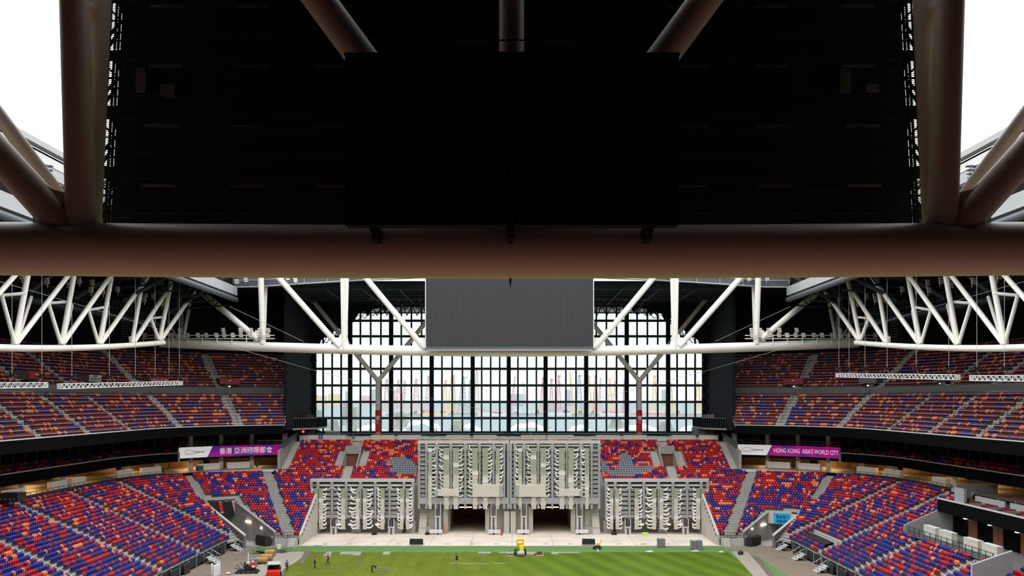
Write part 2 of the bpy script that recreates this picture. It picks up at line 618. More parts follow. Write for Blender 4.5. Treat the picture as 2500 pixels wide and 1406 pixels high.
for (y, zt, zb, st) in ((202.6, 47.6, 45.3, 2.3), (199, 48.2, 46.4, 2.6)):
    x = -46.0
    b.bar((-46, y, zt), (45, y, zt), 0.35, 0.4)
    b.bar((-46, y, zb + 0.6), (45, y, zb + 0.6), 0.22, 0.25)
    while x < 44:
        b.bar((x, y, zt), (x + st / 2, y, zb), 0.18, 0.2)
        b.bar((x + st / 2, y, zb), (x + st, y, zt), 0.18, 0.2)
        b.bar((x, y, zb + 0.6), (x + st, y, zb + 0.6), 0.14, 0.16)
        x += st
b.build('lattice_girder', 'dark_navy', end)
for s in (-1, 1):                            # folded side brackets that bite into the window's edge
    xi = -46.3 if s < 0 else 45.3
    for k in range(9):
        z = 20.5 + k * 2.75
        b = MB()
        b.hexa([(xi, 203.4, z), (xi, 204.4, z), (xi, 204.4, z + 1.5), (xi, 203.4, z + 1.5)],
               [(xi - s * 1.0, 203.4, z + 0.6), (xi - s * 1.0, 204.4, z + 0.6), (xi - s * 1.0, 204.4, z + 0.9), (xi - s * 1.0, 203.4, z + 0.9)])
        b.bar((xi, 203.9, z + 1.5), (xi - s * 0.9, 203.9, z + 2.6), 0.1, 0.1)
        b.build('edge_bracket', 'dark_navy', end)
for s in (-1, 1):                            # ragged dark fins hiding the window's upper corners
    ed = [(748, 856, 9), (768, 846, 10), (782, 838, -7), (797, 826, 9), (812, 818, -8), (826, 806, 10), (841, 792, -9), (856, 782, 9), (872, 772, -6), (890, 766, 8), (908, 760, -5), (930, 757, 7), (950, 753, 0)]
    for q in range(len(ed) - 1):
        (xa, ya, da), (xb, yb, db) = ed[q], ed[q + 1]
        g_ = (lambda x: x) if s < 0 else (lambda x: 2488 - x)
        Q = [(xa, 735), (xb, 735), (xb, yb - 6), ((xa + xb) / 2, (ya + yb) / 2 + da), (xa, ya - 6)]
        A = [px(g_(x), y, 203.2) for x, y in Q]
        A2 = [p + Vector((0, 0.4, 0)) for p in A]
        MB().add(A + A2, [(0, 1, 2, 3, 4), (9, 8, 7, 6, 5)] + [(i_, (i_ + 1) % 5, 5 + (i_ + 1) % 5, 5 + i_) for i_ in range(5)]).build('baffle_fin', 'dark_navy', end)
        b = MB()
        b.bar(px(g_(xa), ya - 4, 203.0), px(g_(xb), yb + 10, 203.0), 0.14, 0.14)
        b.bar(px(g_(xa), ya + 12, 203.0), px(g_(xb), yb - 2, 203.0), 0.14, 0.14)
        b.build('baffle_lattice', 'dark_navy', end)
b = MB()                                     # lighting bars and pipes under the ceiling
for y, z in ((184, 46.9), (190, 46.6), (195, 46.2)):
    b.pipe([(-30, y, z), (29, y, z)], 0.09, 6)
    for i in range(14):
        b.box((-28 + i * 4.3, y, z - 0.25), (0.3, 0.3, 0.4))
b.build('lighting_bar', 'slate', end)

# ---- the window wall
DW = 205.0
win = bpy.data.objects.new('window_1', None)
COL.objects.link(win)
win.location = (0, DW, 18)
win['kind'] = 'structure'
wx = lambda x: (x - CX) * DW / F
wz = lambda y: CAMZ + (CY - y) * DW / F
majors = [767, 855, 955, 1054, 1154, 1242, 1332, 1431, 1530, 1631, 1719]
rows_y = [1056, 1020.6, 981, 940.8, 900.3, 860.5, 821, 783, 744]
allx = []
for i in range(len(majors) - 1):
    a, c = majors[i], majors[i + 1]
    k = 4
    for j in range(k):
        allx.append((a + (c - a) * j / k, j == 0))
allx.append((majors[-1], True))
me_cache = {}
zt, zb = wz(744), wz(1058)
for x, big in allx:
    w, d = (0.95, 0.7) if big else (0.34, 0.45)
    key = ('m', big)
    if key not in me_cache:
        b = MB()
        b.box((0, 0, 0), (w, d, zt - zb))
        b.box((0, -d / 2 - 0.06, 0), (w * 0.6, 0.12, zt - zb))
        me_cache[key] = b.mesh('mullion', ['dark_navy'])
    link('mullion', me_cache[key], win, (wx(x), 0.0, (zt + zb) / 2 - 18))
for y in rows_y[:-1]:
    MB().span(wx(767), wx(1719), DW - 0.35, DW + 0.25, wz(y + (2.8 if y < 1050 else 4)), wz(y - (2.8 if y < 1050 else 3.5))).build('transom', 'navy_beam', win)
MB().span(wx(750), wx(1735), DW - 0.6, DW + 0.4, wz(1062.5), wz(1056)).build('sill_beam', 'navy_beam', win)
for i in range(len(allx) - 1):
    xa, xb = wx(allx[i][0]), wx(allx[i + 1][0])
    for j in range(len(rows_y) - 1):
        za, zb2 = wz(rows_y[j]), wz(rows_y[j + 1])
        key = ('p', round(xb - xa, 2), round(zb2 - za, 2))
        if key not in me_cache:
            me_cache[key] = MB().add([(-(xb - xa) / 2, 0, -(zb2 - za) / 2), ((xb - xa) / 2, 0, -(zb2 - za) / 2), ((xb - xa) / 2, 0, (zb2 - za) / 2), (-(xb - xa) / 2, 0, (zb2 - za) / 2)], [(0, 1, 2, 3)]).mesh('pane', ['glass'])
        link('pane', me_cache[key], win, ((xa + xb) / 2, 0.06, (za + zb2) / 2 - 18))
slab('wall_window_base', -47, 46, 204.4, 206, 10, wz(1060), 'navy_beam')
slab('wall_window_head', -47, 46, 204.5, 206, wz(744), 49, 'dark_navy')

# ================================================================== NEAR ROOF TRUSS, SCREEN BACK, GANTRY WALL
DN = 34.0
near = thing('roof_truss', 'huge near roof truss of beige steel tubes in shadow above the camera', 'truss', (0, DN, 31))
b = MB()
pts = [px(x, 607 + 8 * (1 - ((x - 1250) / 1250.0) ** 2), DN) for x in range(-500, 3001, 125)]
b.pipe(pts, 64.5 * DN / F, 48)
b.build('chord', 'bounce_tint_steel', near, smooth=True)
for x in (105, 305, 655, 1400, 1845, 2195, 2395):
    c = px(x, 607 + 8 * (1 - ((x - 1250) / 1250.0) ** 2), DN)
    MB().pipe([c - Vector((0.015, 0, 0)), c + Vector((0.015, 0, 0))], 64.7 * DN / F, 48).build('weld_seam', 'bounce_tint_steel', near, smooth=True)
mirx = lambda x: 2500 - x


def strut(b, x0, y0, x1, y1, w0, w1, D, D1=None, n=32):
    p, q = px(x0, y0, D), px(x1, y1, D1 or D)
    return b.pipe([p, q], w0 / 2 * D / F, n, r1=w1 / 2 * (D1 or D) / F)


for s in (0, 1):
    fx = (lambda x: x) if s == 0 else mirx
    k = dict(smooth=True)
    strut(MB(), fx(172), -260, fx(201), 590, 65, 72, DN).build('vertical_strut', 'bounce_tint_steel', near, **k)
    strut(MB(), fx(250), -260, fx(216), 590, 62, 56, DN + 2.6, DN + 0.6).build('rear_strut', 'bounce_tint_steel', near, **k)
    MB().pipe([px(fx(195), 8, DN), px(fx(240), 32, DN + 2.4)], 0.22, 16).build('cross_tube', 'bounce_tint_steel', near, **k)
    strut(MB(), fx(-740), -434, fx(185), 585, 78, 78, DN).build('diagonal_strut', 'bounce_tint_steel', near, **k)
    strut(MB(), fx(-630), -560, fx(190), 540, 36, 36, DN + 3.2, DN + 1.2).build('rear_diagonal_strut', 'bounce_tint_steel', near, **k)
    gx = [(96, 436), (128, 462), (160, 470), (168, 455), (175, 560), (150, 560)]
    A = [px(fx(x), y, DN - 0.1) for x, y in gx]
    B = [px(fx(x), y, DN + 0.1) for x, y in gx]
    MB().add(A + B, [tuple(range(6)), tuple(range(11, 5, -1))] + [(i, (i + 1) % 6, 6 + (i + 1) % 6, 6 + i) for i in range(6)]).build('gusset_plate', 'bounce_tint_steel', near)
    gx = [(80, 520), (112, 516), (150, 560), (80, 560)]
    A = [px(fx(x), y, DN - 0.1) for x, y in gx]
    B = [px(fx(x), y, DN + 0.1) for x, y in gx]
    MB().hexa(A, B).build('gusset_plate', 'bounce_tint_steel', near)
    strut(MB(), fx(647), -180, fx(1216), 590, 76, 76, DN).build('diagonal_strut', 'bounce_tint_steel', near, **k)
strut(MB(), 1249, -260, 1249, 590, 60, 62, DN).build('vertical_strut', 'bounce_tint_steel', near, smooth=True)

# hanging drop light under the near chord
t = thing('drop_bracket', 'small rusty brown bracket hanging under the near tube', 'bracket', tuple(px(1246, 676, DN)))
MB().box(px(1246, 677, DN), (0.18, 0.1, 0.05)).build('plate', 'c_brown', t)
MB().pipe([px(1246, 676, DN), px(1246, 692, DN)], 0.045, 8).build('pin', 'c_brown', t)
MB().pipe([px(1246, 692, DN), px(1246.5, 702, DN)], 0.02, 6).build('tip', 'black', t)

# ---- back of the near video screen
DS = 31.6
scr = thing('video_screen', 'near video screen seen from its unlit black back above the tube', 'screen', tuple(px(1249, 548, DS)))
P = lambda x, y, d=DS: px(x, y, d)


def pbox(b, x0, x1, y0, y1, d0, d1, m=0):
    """Upright box whose front face covers the pixel rectangle at depth d0."""
    a, c = px(x0, y1, d0), px(x1, y0, d0)
    return b.span(a.x, c.x, d0, d1, a.z, c.z, m)


for i in range(8):
    for j in range(5):
        x0, y0 = 892 + i * 89.6, 134 + j * 82
        pbox(MB(), x0, x0 + 88.8, y0, y0 + 81, DS, DS + 0.35).build('back_panel', 'black_steel', scr)
for x0, x1 in ((843, 891), (1609, 1656)):
    b = MB()
    for y0 in range(131, 545, 14):            # perforated side screens: woven diagonal wires in a frame
        for x in range(x0, x1 - 6, 8):
            b.bar(px(x, y0, DS - 0.05), px(x + 8, y0 + 14, DS - 0.05), 0.03, 0.03)
            b.bar(px(x + 8, y0, DS - 0.05), px(x, y0 + 14, DS - 0.05), 0.03, 0.03)
    b.build('mesh_screen', 'black_steel', scr, kind='stuff')
    b = MB()
    for x in (x0, x1 - 2):
        pbox(b, x, x + 3, 130, 548, DS - 0.1, DS + 0.2)
    for y in (130, 165, 545):
        pbox(b, x0, x1, y, y + 4, DS - 0.1, DS + 0.2)
    pbox(b, x0 + 3, x1 - 3, 134, 545, DS + 0.3, DS + 0.36)
    b.build('side_frame', 'black_steel', scr)
b = MB()
pbox(b, 840, 1660, 128, 134, DS - 0.12, DS + 0.5)
pbox(b, 843, 1656, 543, 549, DS - 0.12, DS + 0.5)
b.build('rim', 'black_steel', scr)
b = MB()
pbox(b, 1005, 1510, 96, 99, DS + 0.2, DS + 0.25)
pbox(b, 1010, 1508, 126, 128, DS + 0.2, DS + 0.25)
for x in (1012, 1100, 1200, 1300, 1400, 1506):
    pbox(b, x, x + 3, 97, 130, DS + 0.2, DS + 0.25)
b.build('maintenance_rail', 'dark_rail', scr)
for x in (912, 1246, 1586):
    b = MB()
    pbox(b, x - 9, x + 9, 546, 566, DS + 0.1, DN - 0.7)
    pbox(b, x - 5, x + 7, 562, 582, DS + 0.3, DN - 0.8)
    b.pipe([px(x, 580, DS + 0.4), px(x + 1, 596, DS + 0.4)], 0.02, 6)
    b.build('hanger_bracket', 'black_steel', scr)

# ---- dark gantry wall behind the near truss, with louvred ends
DG = 39.2
el = lambda y: 300 - 0.055 * y
wall = None
b = MB()
A = [px(el(-260), -260, DG), px(2498 - el(-260), -260, DG), px(2498 - el(600), 600, DG), px(el(600), 600, DG)]
b.hexa(A, [p + Vector((0, 1.2, 0)) for p in A])
wall = b.build('wall_gantry', 'black_steel', kind='structure', loc=tuple(px(1249, 600, DG)))
for s in (0, 1):
    fx = (lambda x: x) if s == 0 else (lambda x: 2498 - x)
    rows = [(-140, -28), (8, 122), (149, 257), (291, 406), (436, 545)]
    prev = -260
    for (y0, y1) in rows:                     # solid blanks between the louvres
        Q = [(el(prev) - 60, prev), (el(prev) + 2, prev), (el(y0) + 2, y0), (el(y0) - 60, y0)]
        MB().hexa([px(fx(x), y, DG) for x, y in Q], [px(fx(x), y, DG + 0.4) for x, y in Q]).build('blank_panel', 'black_steel', wall)
        prev = y1
        b = MB()
        y = y0
        while y < y1:
            b.bar(px(fx(el(y) - 45), y + 2, DG + 0.3), px(fx(el(y) + 2), y - 2, DG + 0.3), 0.03, 0.026)
            y += 4.4
        b.build('louvre_blade', 'black_steel', wall, kind='stuff')
        b = MB()
        for off, w in ((-13.5, 0.09), (-5, 0.10), (-26, 0.05)):
            b.bar(px(fx(el(y0) + off), y0, DG + 0.1), px(fx(el(y1) + off), y1, DG + 0.1), w, 0.1)
        h = y1 - y0
        Q = [(el(y0) - 60, y0), (el(y0) - 21, y0), (el(y0 + h * 0.28) - 2, y0 + h * 0.28), (el(y0) + 2, y0 + h * 0.16), (el(y0) + 2, y0)]
        b.bar(px(fx(el(y0) - 32), y0 + h * 0.12, DG), px(fx(el(y0) + 2), y0 + h * 0.42, DG), 0.08, 0.08)
        b.bar(px(fx(el(y1) - 40), y1 - h * 0.18, DG), px(fx(el(y0) - 2), y0 + h * 0.38, DG), 0.08, 0.12)
        b.bar(px(fx(el(y1) - 34), y1, DG), px(fx(el(y1) - 2), y1 - h * 0.38, DG), 0.08, 0.12)
        for fr in (0.38, 0.62, 0.8):
            b.bar(px(fx(el(y0 + h * fr) - 40), y0 + h * fr, DG), px(fx(el(y0 + h * fr) + 2), y0 + h * fr, DG), 0.05, 0.07)
        b.add([px(fx(el(y0) - 14), y0 - 2, DG), px(fx(el(y0) + 3), y0 - 2, DG), px(fx(el(y0) + 3), y0 + h * 0.30, DG)], [(0, 1, 2)])
        b.build('louvre_frame', 'black_steel', wall)
    Q = [(el(545) - 60, 545), (el(545) + 2, 545), (el(600) + 2, 600), (el(600) - 60, 600)]
    MB().hexa([px(fx(x), y, DG) for x, y in Q], [px(fx(x), y, DG + 0.4) for x, y in Q]).build('blank_panel', 'black_steel', wall)
b = MB()
for y in (-60, 2, 90, 147, 172, 232, 290, 320, 376, 437, 463, 520):
    b.pipe([px(300, y, DG - 0.35), px(2198, y, DG - 0.35)], 0.035 if y in (172, 320, 463) else 0.05, 6)
for x in list(range(330, 2190, 62)):
    b.bar(px(x, -150, DG - 0.2), px(x, 590, DG - 0.2), 0.06, 0.06)
b.build('purlin', 'black_steel', wall)
M['batten'] = mat('batten', (0.055, 0.05, 0.048), 0.5)
bat = None
cnt = 0
for ri, (y, xs) in enumerate(((15, (407, 613, 823, 1672, 1882, 2092)), (161, (405, 613, 808, 1690, 1886, 2096)), (307, (395, 608, 808, 1690, 1890, 2105)), (453, (387, 605, 815, 1685, 1893, 2110)))):
    for x in xs:
        cnt += 1
        lab = 'unlit light batten on the dark wall, %s in the %s row down' % (ORD[xs.index(x)], ORD[ri])
        c = px(x, y, DG - 0.6)
        if bat is None:
            bat = thing('light_batten', lab, 'light', tuple(c), group='unlit light battens on the dark gantry wall')
            MB().box((0, 0, 0), (1.5, 0.09, 0.12)).build('housing', 'batten', bat, loc=(0, 0, 0))
            for q, w in ((-0.42, 0.62), (0.36, 0.7)):
                MB().box((q, -0.06, 0), (w, 0.04, 0.08)).build('diffuser', 'batten', bat, loc=(0, 0, 0))
            for q in (-0.6, 0.6):
                MB().bar((q, 0.02, 0), (q, 0.35, 0.3), 0.04, 0.04).build('bracket', 'black_steel', bat, loc=(0, 0, 0))
        else:
            copy_tree(bat, loc=c, label=lab)
for (x0, x1, y0, y1, nm) in ((331, 355, 175, 226, 'tall'), (391, 426, 205, 232, 'low'), (2052, 2078, 176, 226, 'tall'), (2114, 2146, 205, 225, 'low')):
    c = px((x0 + x1) / 2, y1, DG - 0.5)
    sd = 'left' if x0 < 1000 else 'right'
    t = thing('cable_cabinet', '%s unlit cabinet on the dark gantry wall at its %s end' % (nm, sd), 'cabinet', tuple(c))
    pbox(MB(), x0, x1, y0, y1, DG - 0.5, DG - 0.002).build('body', 'batten', t)
    pbox(MB(), x0 + 2, x1 - 2, y0 - (9 if nm == 'tall' else 3), y0 - 2, DG - 0.48, DG - 0.42).build('lid', 'batten', t)

# ---- equipment clusters hung on the roof fascia seen past the near truss
for s, x, nm in ((-1, 117, 'left'), (1, 2370, 'right')):
    D = 54.0 * F / abs(x - CX) - 1.0
    c = px(x, 425, D)
    t = thing('rigging_unit', 'small grey and red rigging unit on the roof fascia near the %s column' % nm, 'rigging', tuple(c))
    b = MB()
    for i, dz in enumerate((0.9, 0.45, 0.0, -0.45)):
        b.box(c + Vector((0, 0, dz)), (1.1 - 0.12 * i, 0.5, 0.14), rz=0.2 * i)
    b.build('tray', 'slate', t)
    MB().pipe([c + Vector((0, 0, 1.1)), c + Vector((0, 0, -1.3))], 0.16, 10).build('mast', 'roof_white', t)
    MB().box(c + Vector((0.1, -0.2, -0.25)), (0.5, 0.5, 0.35)).build('motor', 'sign_red' if s < 0 else 'slate', t)
    MB().bar(c, c + Vector((s * 0.9, 0, 0)), 0.12, 0.12).build('arm', 'slate', t)
# ================================================================== FAR AND SIDE ROOF TRUSSES
XM = 1244.0
far = thing('roof_truss', 'bright white far roof truss crossing in front of the big window', 'truss', (XC, 166, 35))
dd = lambda x: 165 + 11 * ((x - XM) / 850.0) ** 2
cy = lambda x: 858.5 - 21.5 * (abs(x - XM) / 850.0) ** 1.7
b = MB()
xs = [XM + d for d in range(-850, 851, 50)]
b.pipe([px(x, cy(x), dd(x)) for x in xs], 0.93, 28)
b.build('chord', 'white_steel', far, smooth=True)
for s in (-1, 1):
    fx = lambda x: XM + s * (XM - x)           # written for the left half, mirrored for the right
    def st(x0, y0, x1, y1, w, D0, D1, nm='strut'):
        b = MB()
        strut(b, fx(x0), y0, fx(x1), y1, w, w, D0, D1, 20)
        b.build(nm, 'white_steel', far, smooth=True)
    st(836.5, 610, 840, 850, 13, 166, 167, 'vertical_strut')
    st(849, 610, 843, 845, 9.5, 172, 168, 'rear_strut')
    st(635, 610, 642, 840, 14, 170, 170, 'vertical_strut')
    st(652, 610, 645, 835, 7.5, 176, 171, 'rear_strut')
    st(620, 610, 829, 846, 14, 167, 167, 'diagonal_strut')
    st(836, 610, 1036, 850, 14, 165, 165, 'diagonal_strut')
    st(440, 670, 630, 828, 15, 178, 170, 'diagonal_strut')
    st(652, 640, 820, 836, 8, 173, 168, 'rear_diagonal_strut')
    st(856, 640, 1030, 846, 7, 171, 166, 'rear_diagonal_strut')
    # struts behind the joint of the side and end trusses
    st(432, 712, 450, 832, 10, 186, 178, 'rear_strut')
    st(468, 715, 446, 832, 8.5, 184, 178, 'rear_strut')
    st(440, 712, 447, 832, 8, 190, 178, 'rear_strut')
    st(400, 770, 436, 832, 8, 184, 178, 'rear_strut')
    st(412, 735, 440, 800, 7, 190, 182, 'rear_strut')
    for (x, y) in ((838, 842), (632, 832), (1035, 850)):
        A = [px(fx(x + a), y + c, dd(x) - 0.1) for a, c in ((-16, 12), (16, 12), (9, -26), (-9, -26))]
        MB().hexa(A, [p + Vector((0, 0.25, 0)) for p in A]).build('gusset_plate', 'white_steel', far)

for s, nm in SIDES:
    fx = lambda x: (x if s < 0 else 2 * XM - x + 1)
    def dep(x):
        X = 58 + 2.0 * x / 389.0
        return X * F / (CX - x)
    tr = thing('roof_truss', 'white lattice truss along the %s roof edge with slanting struts' % nm, 'truss', (s * 58, 120, 33))
    cyy = lambda x: 849 + 0.030 * x - 0.000155 * x * x if x < 400 else 837
    b = MB()
    xs = list(range(-330, 396, 24)) + [399]
    b.pipe([px(fx(x), cyy(x), dep(x)) for x in xs], 0.42, 20)
    b.build('chord', 'white_steel', tr, smooth=True)
    nodes = [(-115, 842), (36, 843), (150, 843), (242, 842), (322, 838), (389, 832)]
    for (x, y) in nodes:
        D = dep(x)
        k = 100.0 / D
        MB().box(px(fx(x - 6 * k), y - 10 * k, D), (0.32, 0.12, 1.25)).build('gusset_plate', 'white_steel', tr)
    def st(x0, y0, x1, y1, w, dD, nm2='strut', m='white_steel', ext=1.0):
        D = dep(x0)
        b = MB()
        p, q = px(fx(x0), y0, D), px(fx(x1), y1, D + dD)
        q = p + (q - p) * ext
        b.pipe([p, q], w / 2 * D / F, 16)
        b.build(nm2, m, tr, smooth=True)
    st(36, 841, 68, 669, 14, 3, 'strut', ext=1.2); st(36, 838, 4, 722, 10, -1); st(40, 838, 167, 671, 13, 12, 'diagonal_strut', ext=1.2); st(45, 825, 76, 725, 9, 8, 'rear_strut')
    st(150, 841, 181, 669, 12.5, 3, 'strut', ext=1.2); st(148, 838, 118, 741, 9.5, -1); st(154, 838, 271, 671, 12.5, 13, 'diagonal_strut', ext=1.2); st(156, 825, 176, 745, 8, 8, 'rear_strut')
    st(242, 840, 273, 672, 11, 4, 'strut', ext=1.2); st(240, 838, 216, 757, 8.5, -1); st(246, 838, 345, 697, 11.5, 14, 'diagonal_strut', ext=1.2); st(250, 822, 262, 760, 6.5, 8, 'rear_strut')
    st(322, 837, 347, 690, 10.5, 4, 'strut', ext=1.2); st(326, 836, 406, 712, 11.5, 15, 'diagonal_strut', ext=1.15)
    st(389, 831, 413, 712, 10.5, 4, 'strut', ext=1.2); st(387, 828, 368, 778, 8.5, -1); st(393, 829, 467, 722, 11, 14, 'diagonal_strut', ext=1.1)
    st(-115, 841, -70, 660, 15, 3, 'strut', ext=1.2); st(-110, 838, 40, 668, 14, 12, 'diagonal_strut', ext=1.2)
    for (xa, ya, xb, yb, dx) in ((4, 721, 62, 716, 36), (120, 740, 161, 737, 150), (216, 757, 255, 750, 242), (370, 777, 398, 774, 389)):
        D = dep(dx)
        MB().pipe([px(fx(xa), ya, D), px(fx(xb), yb, D + 2)], 0.2, 10).build('cross_tube', 'white_steel', tr)
    # dark raking braces higher up in the roof
    for (xa, ya, xb, yb, dx) in ((300, 735, 470, 640, 250), (180, 730, 290, 660, 180), (410, 765, 560, 670, 389), (70, 715, 140, 660, 60)):
        D = dep(dx) + 10
        MB().pipe([px(fx(xa), ya, D), px(fx(xb), yb, D + 6)], 0.32, 10).build('roof_brace', 'navy_beam', tr)
    # catwalk in the shade behind the truss
    b = MB()
    p0, p1 = px(fx(-60), 700, dep(-60) + 14), px(fx(395), 790, dep(389) + 14)
    for k in range(41):
        p = p0.lerp(p1, k / 40)
        b.bar(p, p + Vector((0, 0, 2.2)), 0.08, 0.08)
        b.bar(p + Vector((s * 1.4, 0, 0)), p + Vector((s * 1.4, 0, 2.2)), 0.08, 0.08)
    for dz in (0, 1.1, 2.2):
        b.bar(p0 + Vector((0, 0, dz)), p1 + Vector((0, 0, dz)), 0.1, 0.1)
    b.bar(p0 + Vector((s * 0.7, 0, -0.2)), p1 + Vector((s * 0.7, 0, -0.2)), 1.6, 0.2)
    w = thing('catwalk', 'dark maintenance catwalk under the %s roof behind the white truss' % nm, 'catwalk', tuple(p0))
    b.build('railing', 'navy_beam', w)
    MB().bar(p0 + Vector((s * 0.7, 0, -0.4)), p1 + Vector((s * 0.7, 0, -0.4)), 1.8, 0.25).build('deck', 'navy_beam', w)
    MB().bar(p0 + Vector((s * 2.4, 0, 1.3)), p1 + Vector((s * 2.4, 0, 1.3)), 0.12, 3.2).build('shade_panel', 'roof_under', w)  # added dark panel, keeps sky light off the upper seats
    MB().bar(p0 + Vector((s * 4.0, 0, -0.4)), p1 + Vector((s * 4.0, 0, -0.4)), 3.2, 0.2).build('cable_deck', 'roof_under', w)  # added wide dark deck that shades the upper tier as well
    # ladder frame hanging next to the fourth strut
    D = dep(310) + 6
    c = px(fx(306), 828, D)
    lt = thing('ladder_cage', 'black steel ladder cage beside the %s lattice truss' % nm, 'ladder', tuple(c))
    b = MB()
    for dx in (-0.5, 0.5):
        b.bar(px(fx(306), 828, D) + Vector((dx, 0, 0)), px(fx(306), 765, D) + Vector((dx, 0, 0)), 0.1, 0.1)
    b.build('rail', 'dark_navy', lt)
    b = MB()
    for k in range(9):
        z = c.z + 0.4 + k * 0.45
        b.bar((c.x - 0.5, c.y, z), (c.x + 0.5, c.y, z), 0.07, 0.07)
    b.build('rung', 'slate', lt)
    MB().box(c, (2.2, 0.8, 0.4)).build('foot_plate', 'dark_navy', lt)

# ---- floodlights -------------------------------------------------------------------------------
def make_flood(label, group, loc, parts=3):
    t = thing('floodlight', label, 'floodlight', loc, group=group)
    for k in range(parts):
        MB().box((0.05 * k, -0.05, 0.30 - 0.30 * k), (0.78, 0.12, 0.2)).build('lamp_bank', 'flood', t, loc=(0, 0, 0))
    MB().box((0, 0.08, 0), (0.10, 0.1, 0.95)).box((0, 0.12, -0.62), (0.07, 0.07, 0.5)).build('bracket', 'grey_light', t, loc=(0, 0, 0))
    return t


fl_src = None
for s, nm in SIDES:
    fx = lambda x: (x if s < 0 else 2 * XM - x + 1)
    g = 'floodlights in the shade under the %s roof' % nm
    sp = [(52, 673), (114, 686), (173, 678), (168, 696), (193, 685), (225, 690), (222, 708), (251, 711), (287, 706), (326, 727), (336, 732), (339, 719), (355, 719), (352, 732), (374, 723), (403, 730), (394, 741), (403, 742)]
    sp.sort()
    for i, (x, y) in enumerate(sp):
        D = (58 + 2.0 * x / 389.0) * F / (CX - x) + 5
        lab = 'three-bank floodlight in shade under the %s roof, %s from the outer edge' % (nm, ORD[i])
        c = px(fx(x), y, D)
        if fl_src is None:
            fl_src = make_flood(lab, g, tuple(c))
            fl_src.rotation_euler = (0, 0, -0.4)
        else:
            o = copy_tree(fl_src, loc=c, rz=s * 0.4, label=lab)
            o['group'] = g
    # rail with lamps along the end of the far truss
    rail = thing('lamp_rail', 'white lamp rail with posts on the far truss at its %s end' % nm, 'rail', tuple(px(fx(500), 826, 171)))
    b = MB()
    R = [(fx(x), 818.5 + (x - 400) * 0.001, dd(fx(x)) - 1.0) for x in range(345, 671, 25)]
    b.pipe([px(x, y, D) for x, y, D in R], 0.09, 6)
    b.pipe([px(x, y + 8, D) for x, y, D in R], 0.11, 6)
    b.build('rail_pipe', 'white_steel', rail)
    for x in range(350, 672, 36):
        D = dd(fx(x)) - 1.0
        MB().bar(px(fx(x), 840, D), px(fx(x), 816, D), 0.16, 0.16).build('post', 'white_steel', rail)
    up = [(545, 806), (587, 806), (613, 806), (634, 806), (655, 806), (439, 807)]
    lo = [(353, 818), (418, 818), (438, 819), (458, 818), (483, 818), (503, 818), (528, 818), (547, 818), (568, 818), (588, 818), (611, 818), (636, 818), (653, 818)]
    for row, L in (('upper', sorted(up)), ('lower', sorted(lo))):
        for i, (x, y) in enumerate(L):
            lab = 'white floodlight on the %s lamp rail, %s row, %s from its outer end' % (nm, row, ORD[i])
            o = copy_tree(fl_src, loc=px(fx(x), y, dd(fx(x)) - 1.3), rz=s * (0.15 if i % 2 else -0.1), label=lab)
            o['group'] = 'floodlights on the %s lamp rail' % nm
    # four lamps on the grey roof edge
    for i, (x, y) in enumerate(((578, 687), (600, 683), (702, 678), (721, 684)) if s < 0 else ((682, 680), (661, 680), (639, 680), (617, 680))):
        o = copy_tree(fl_src, loc=px(fx(x), y, 171), rz=0, label='floodlight on the slate roof edge, %s from the %s corner' % (ORD[i], nm))
        o['group'] = 'floodlights on the slate roof edge'
    # white tarpaulin panel and bundled rig at the roof corner
    t = thing('corner_rig', 'dark rigging bridge hanging in the %s roof corner' % nm, 'rig', tuple(px(fx(490), 712, 172)))
    b = MB()
    A, Bq = px(fx(450), 697, 174), px(fx(535), 714, 168)
    for dz in (0, 0.9):
        for dy in (0, 0.9):
            b.bar(A + Vector((0, dy, dz)), Bq + Vector((0, dy, dz)), 0.09, 0.09)
    for k in range(17):
        p = A.lerp(Bq, k / 16)
        b.bar(p, p + Vector((0, 0, 0.9)), 0.06, 0.06)
        b.bar(p, p + Vector((0, 0.9, 0)), 0.06, 0.06)
    b.build('bridge_frame', 'slate', t)
    b = MB()
    for k in (0.2, 0.5, 0.9):
        p = A.lerp(Bq, k)
        b.pipe([p + Vector((0, 0, 0.9)), p + Vector((0.3, 0, 2.6))], 0.05, 6)
    b.build('chain', 'grey_light', t)
    t = MB()
    A = [px(fx(505), 676, 176), px(fx(572), 676, 172), px(fx(572), 693, 172), px(fx(557), 690, 173)]
    t.hexa(A, [p + Vector((0, 0.2, 0)) for p in A])
    t.build('edge_sheet', 'roof_grey', None, loc=tuple(A[2]), **tagp('pale sheet panel at the %s corner of the roof opening' % nm, 'panel'))

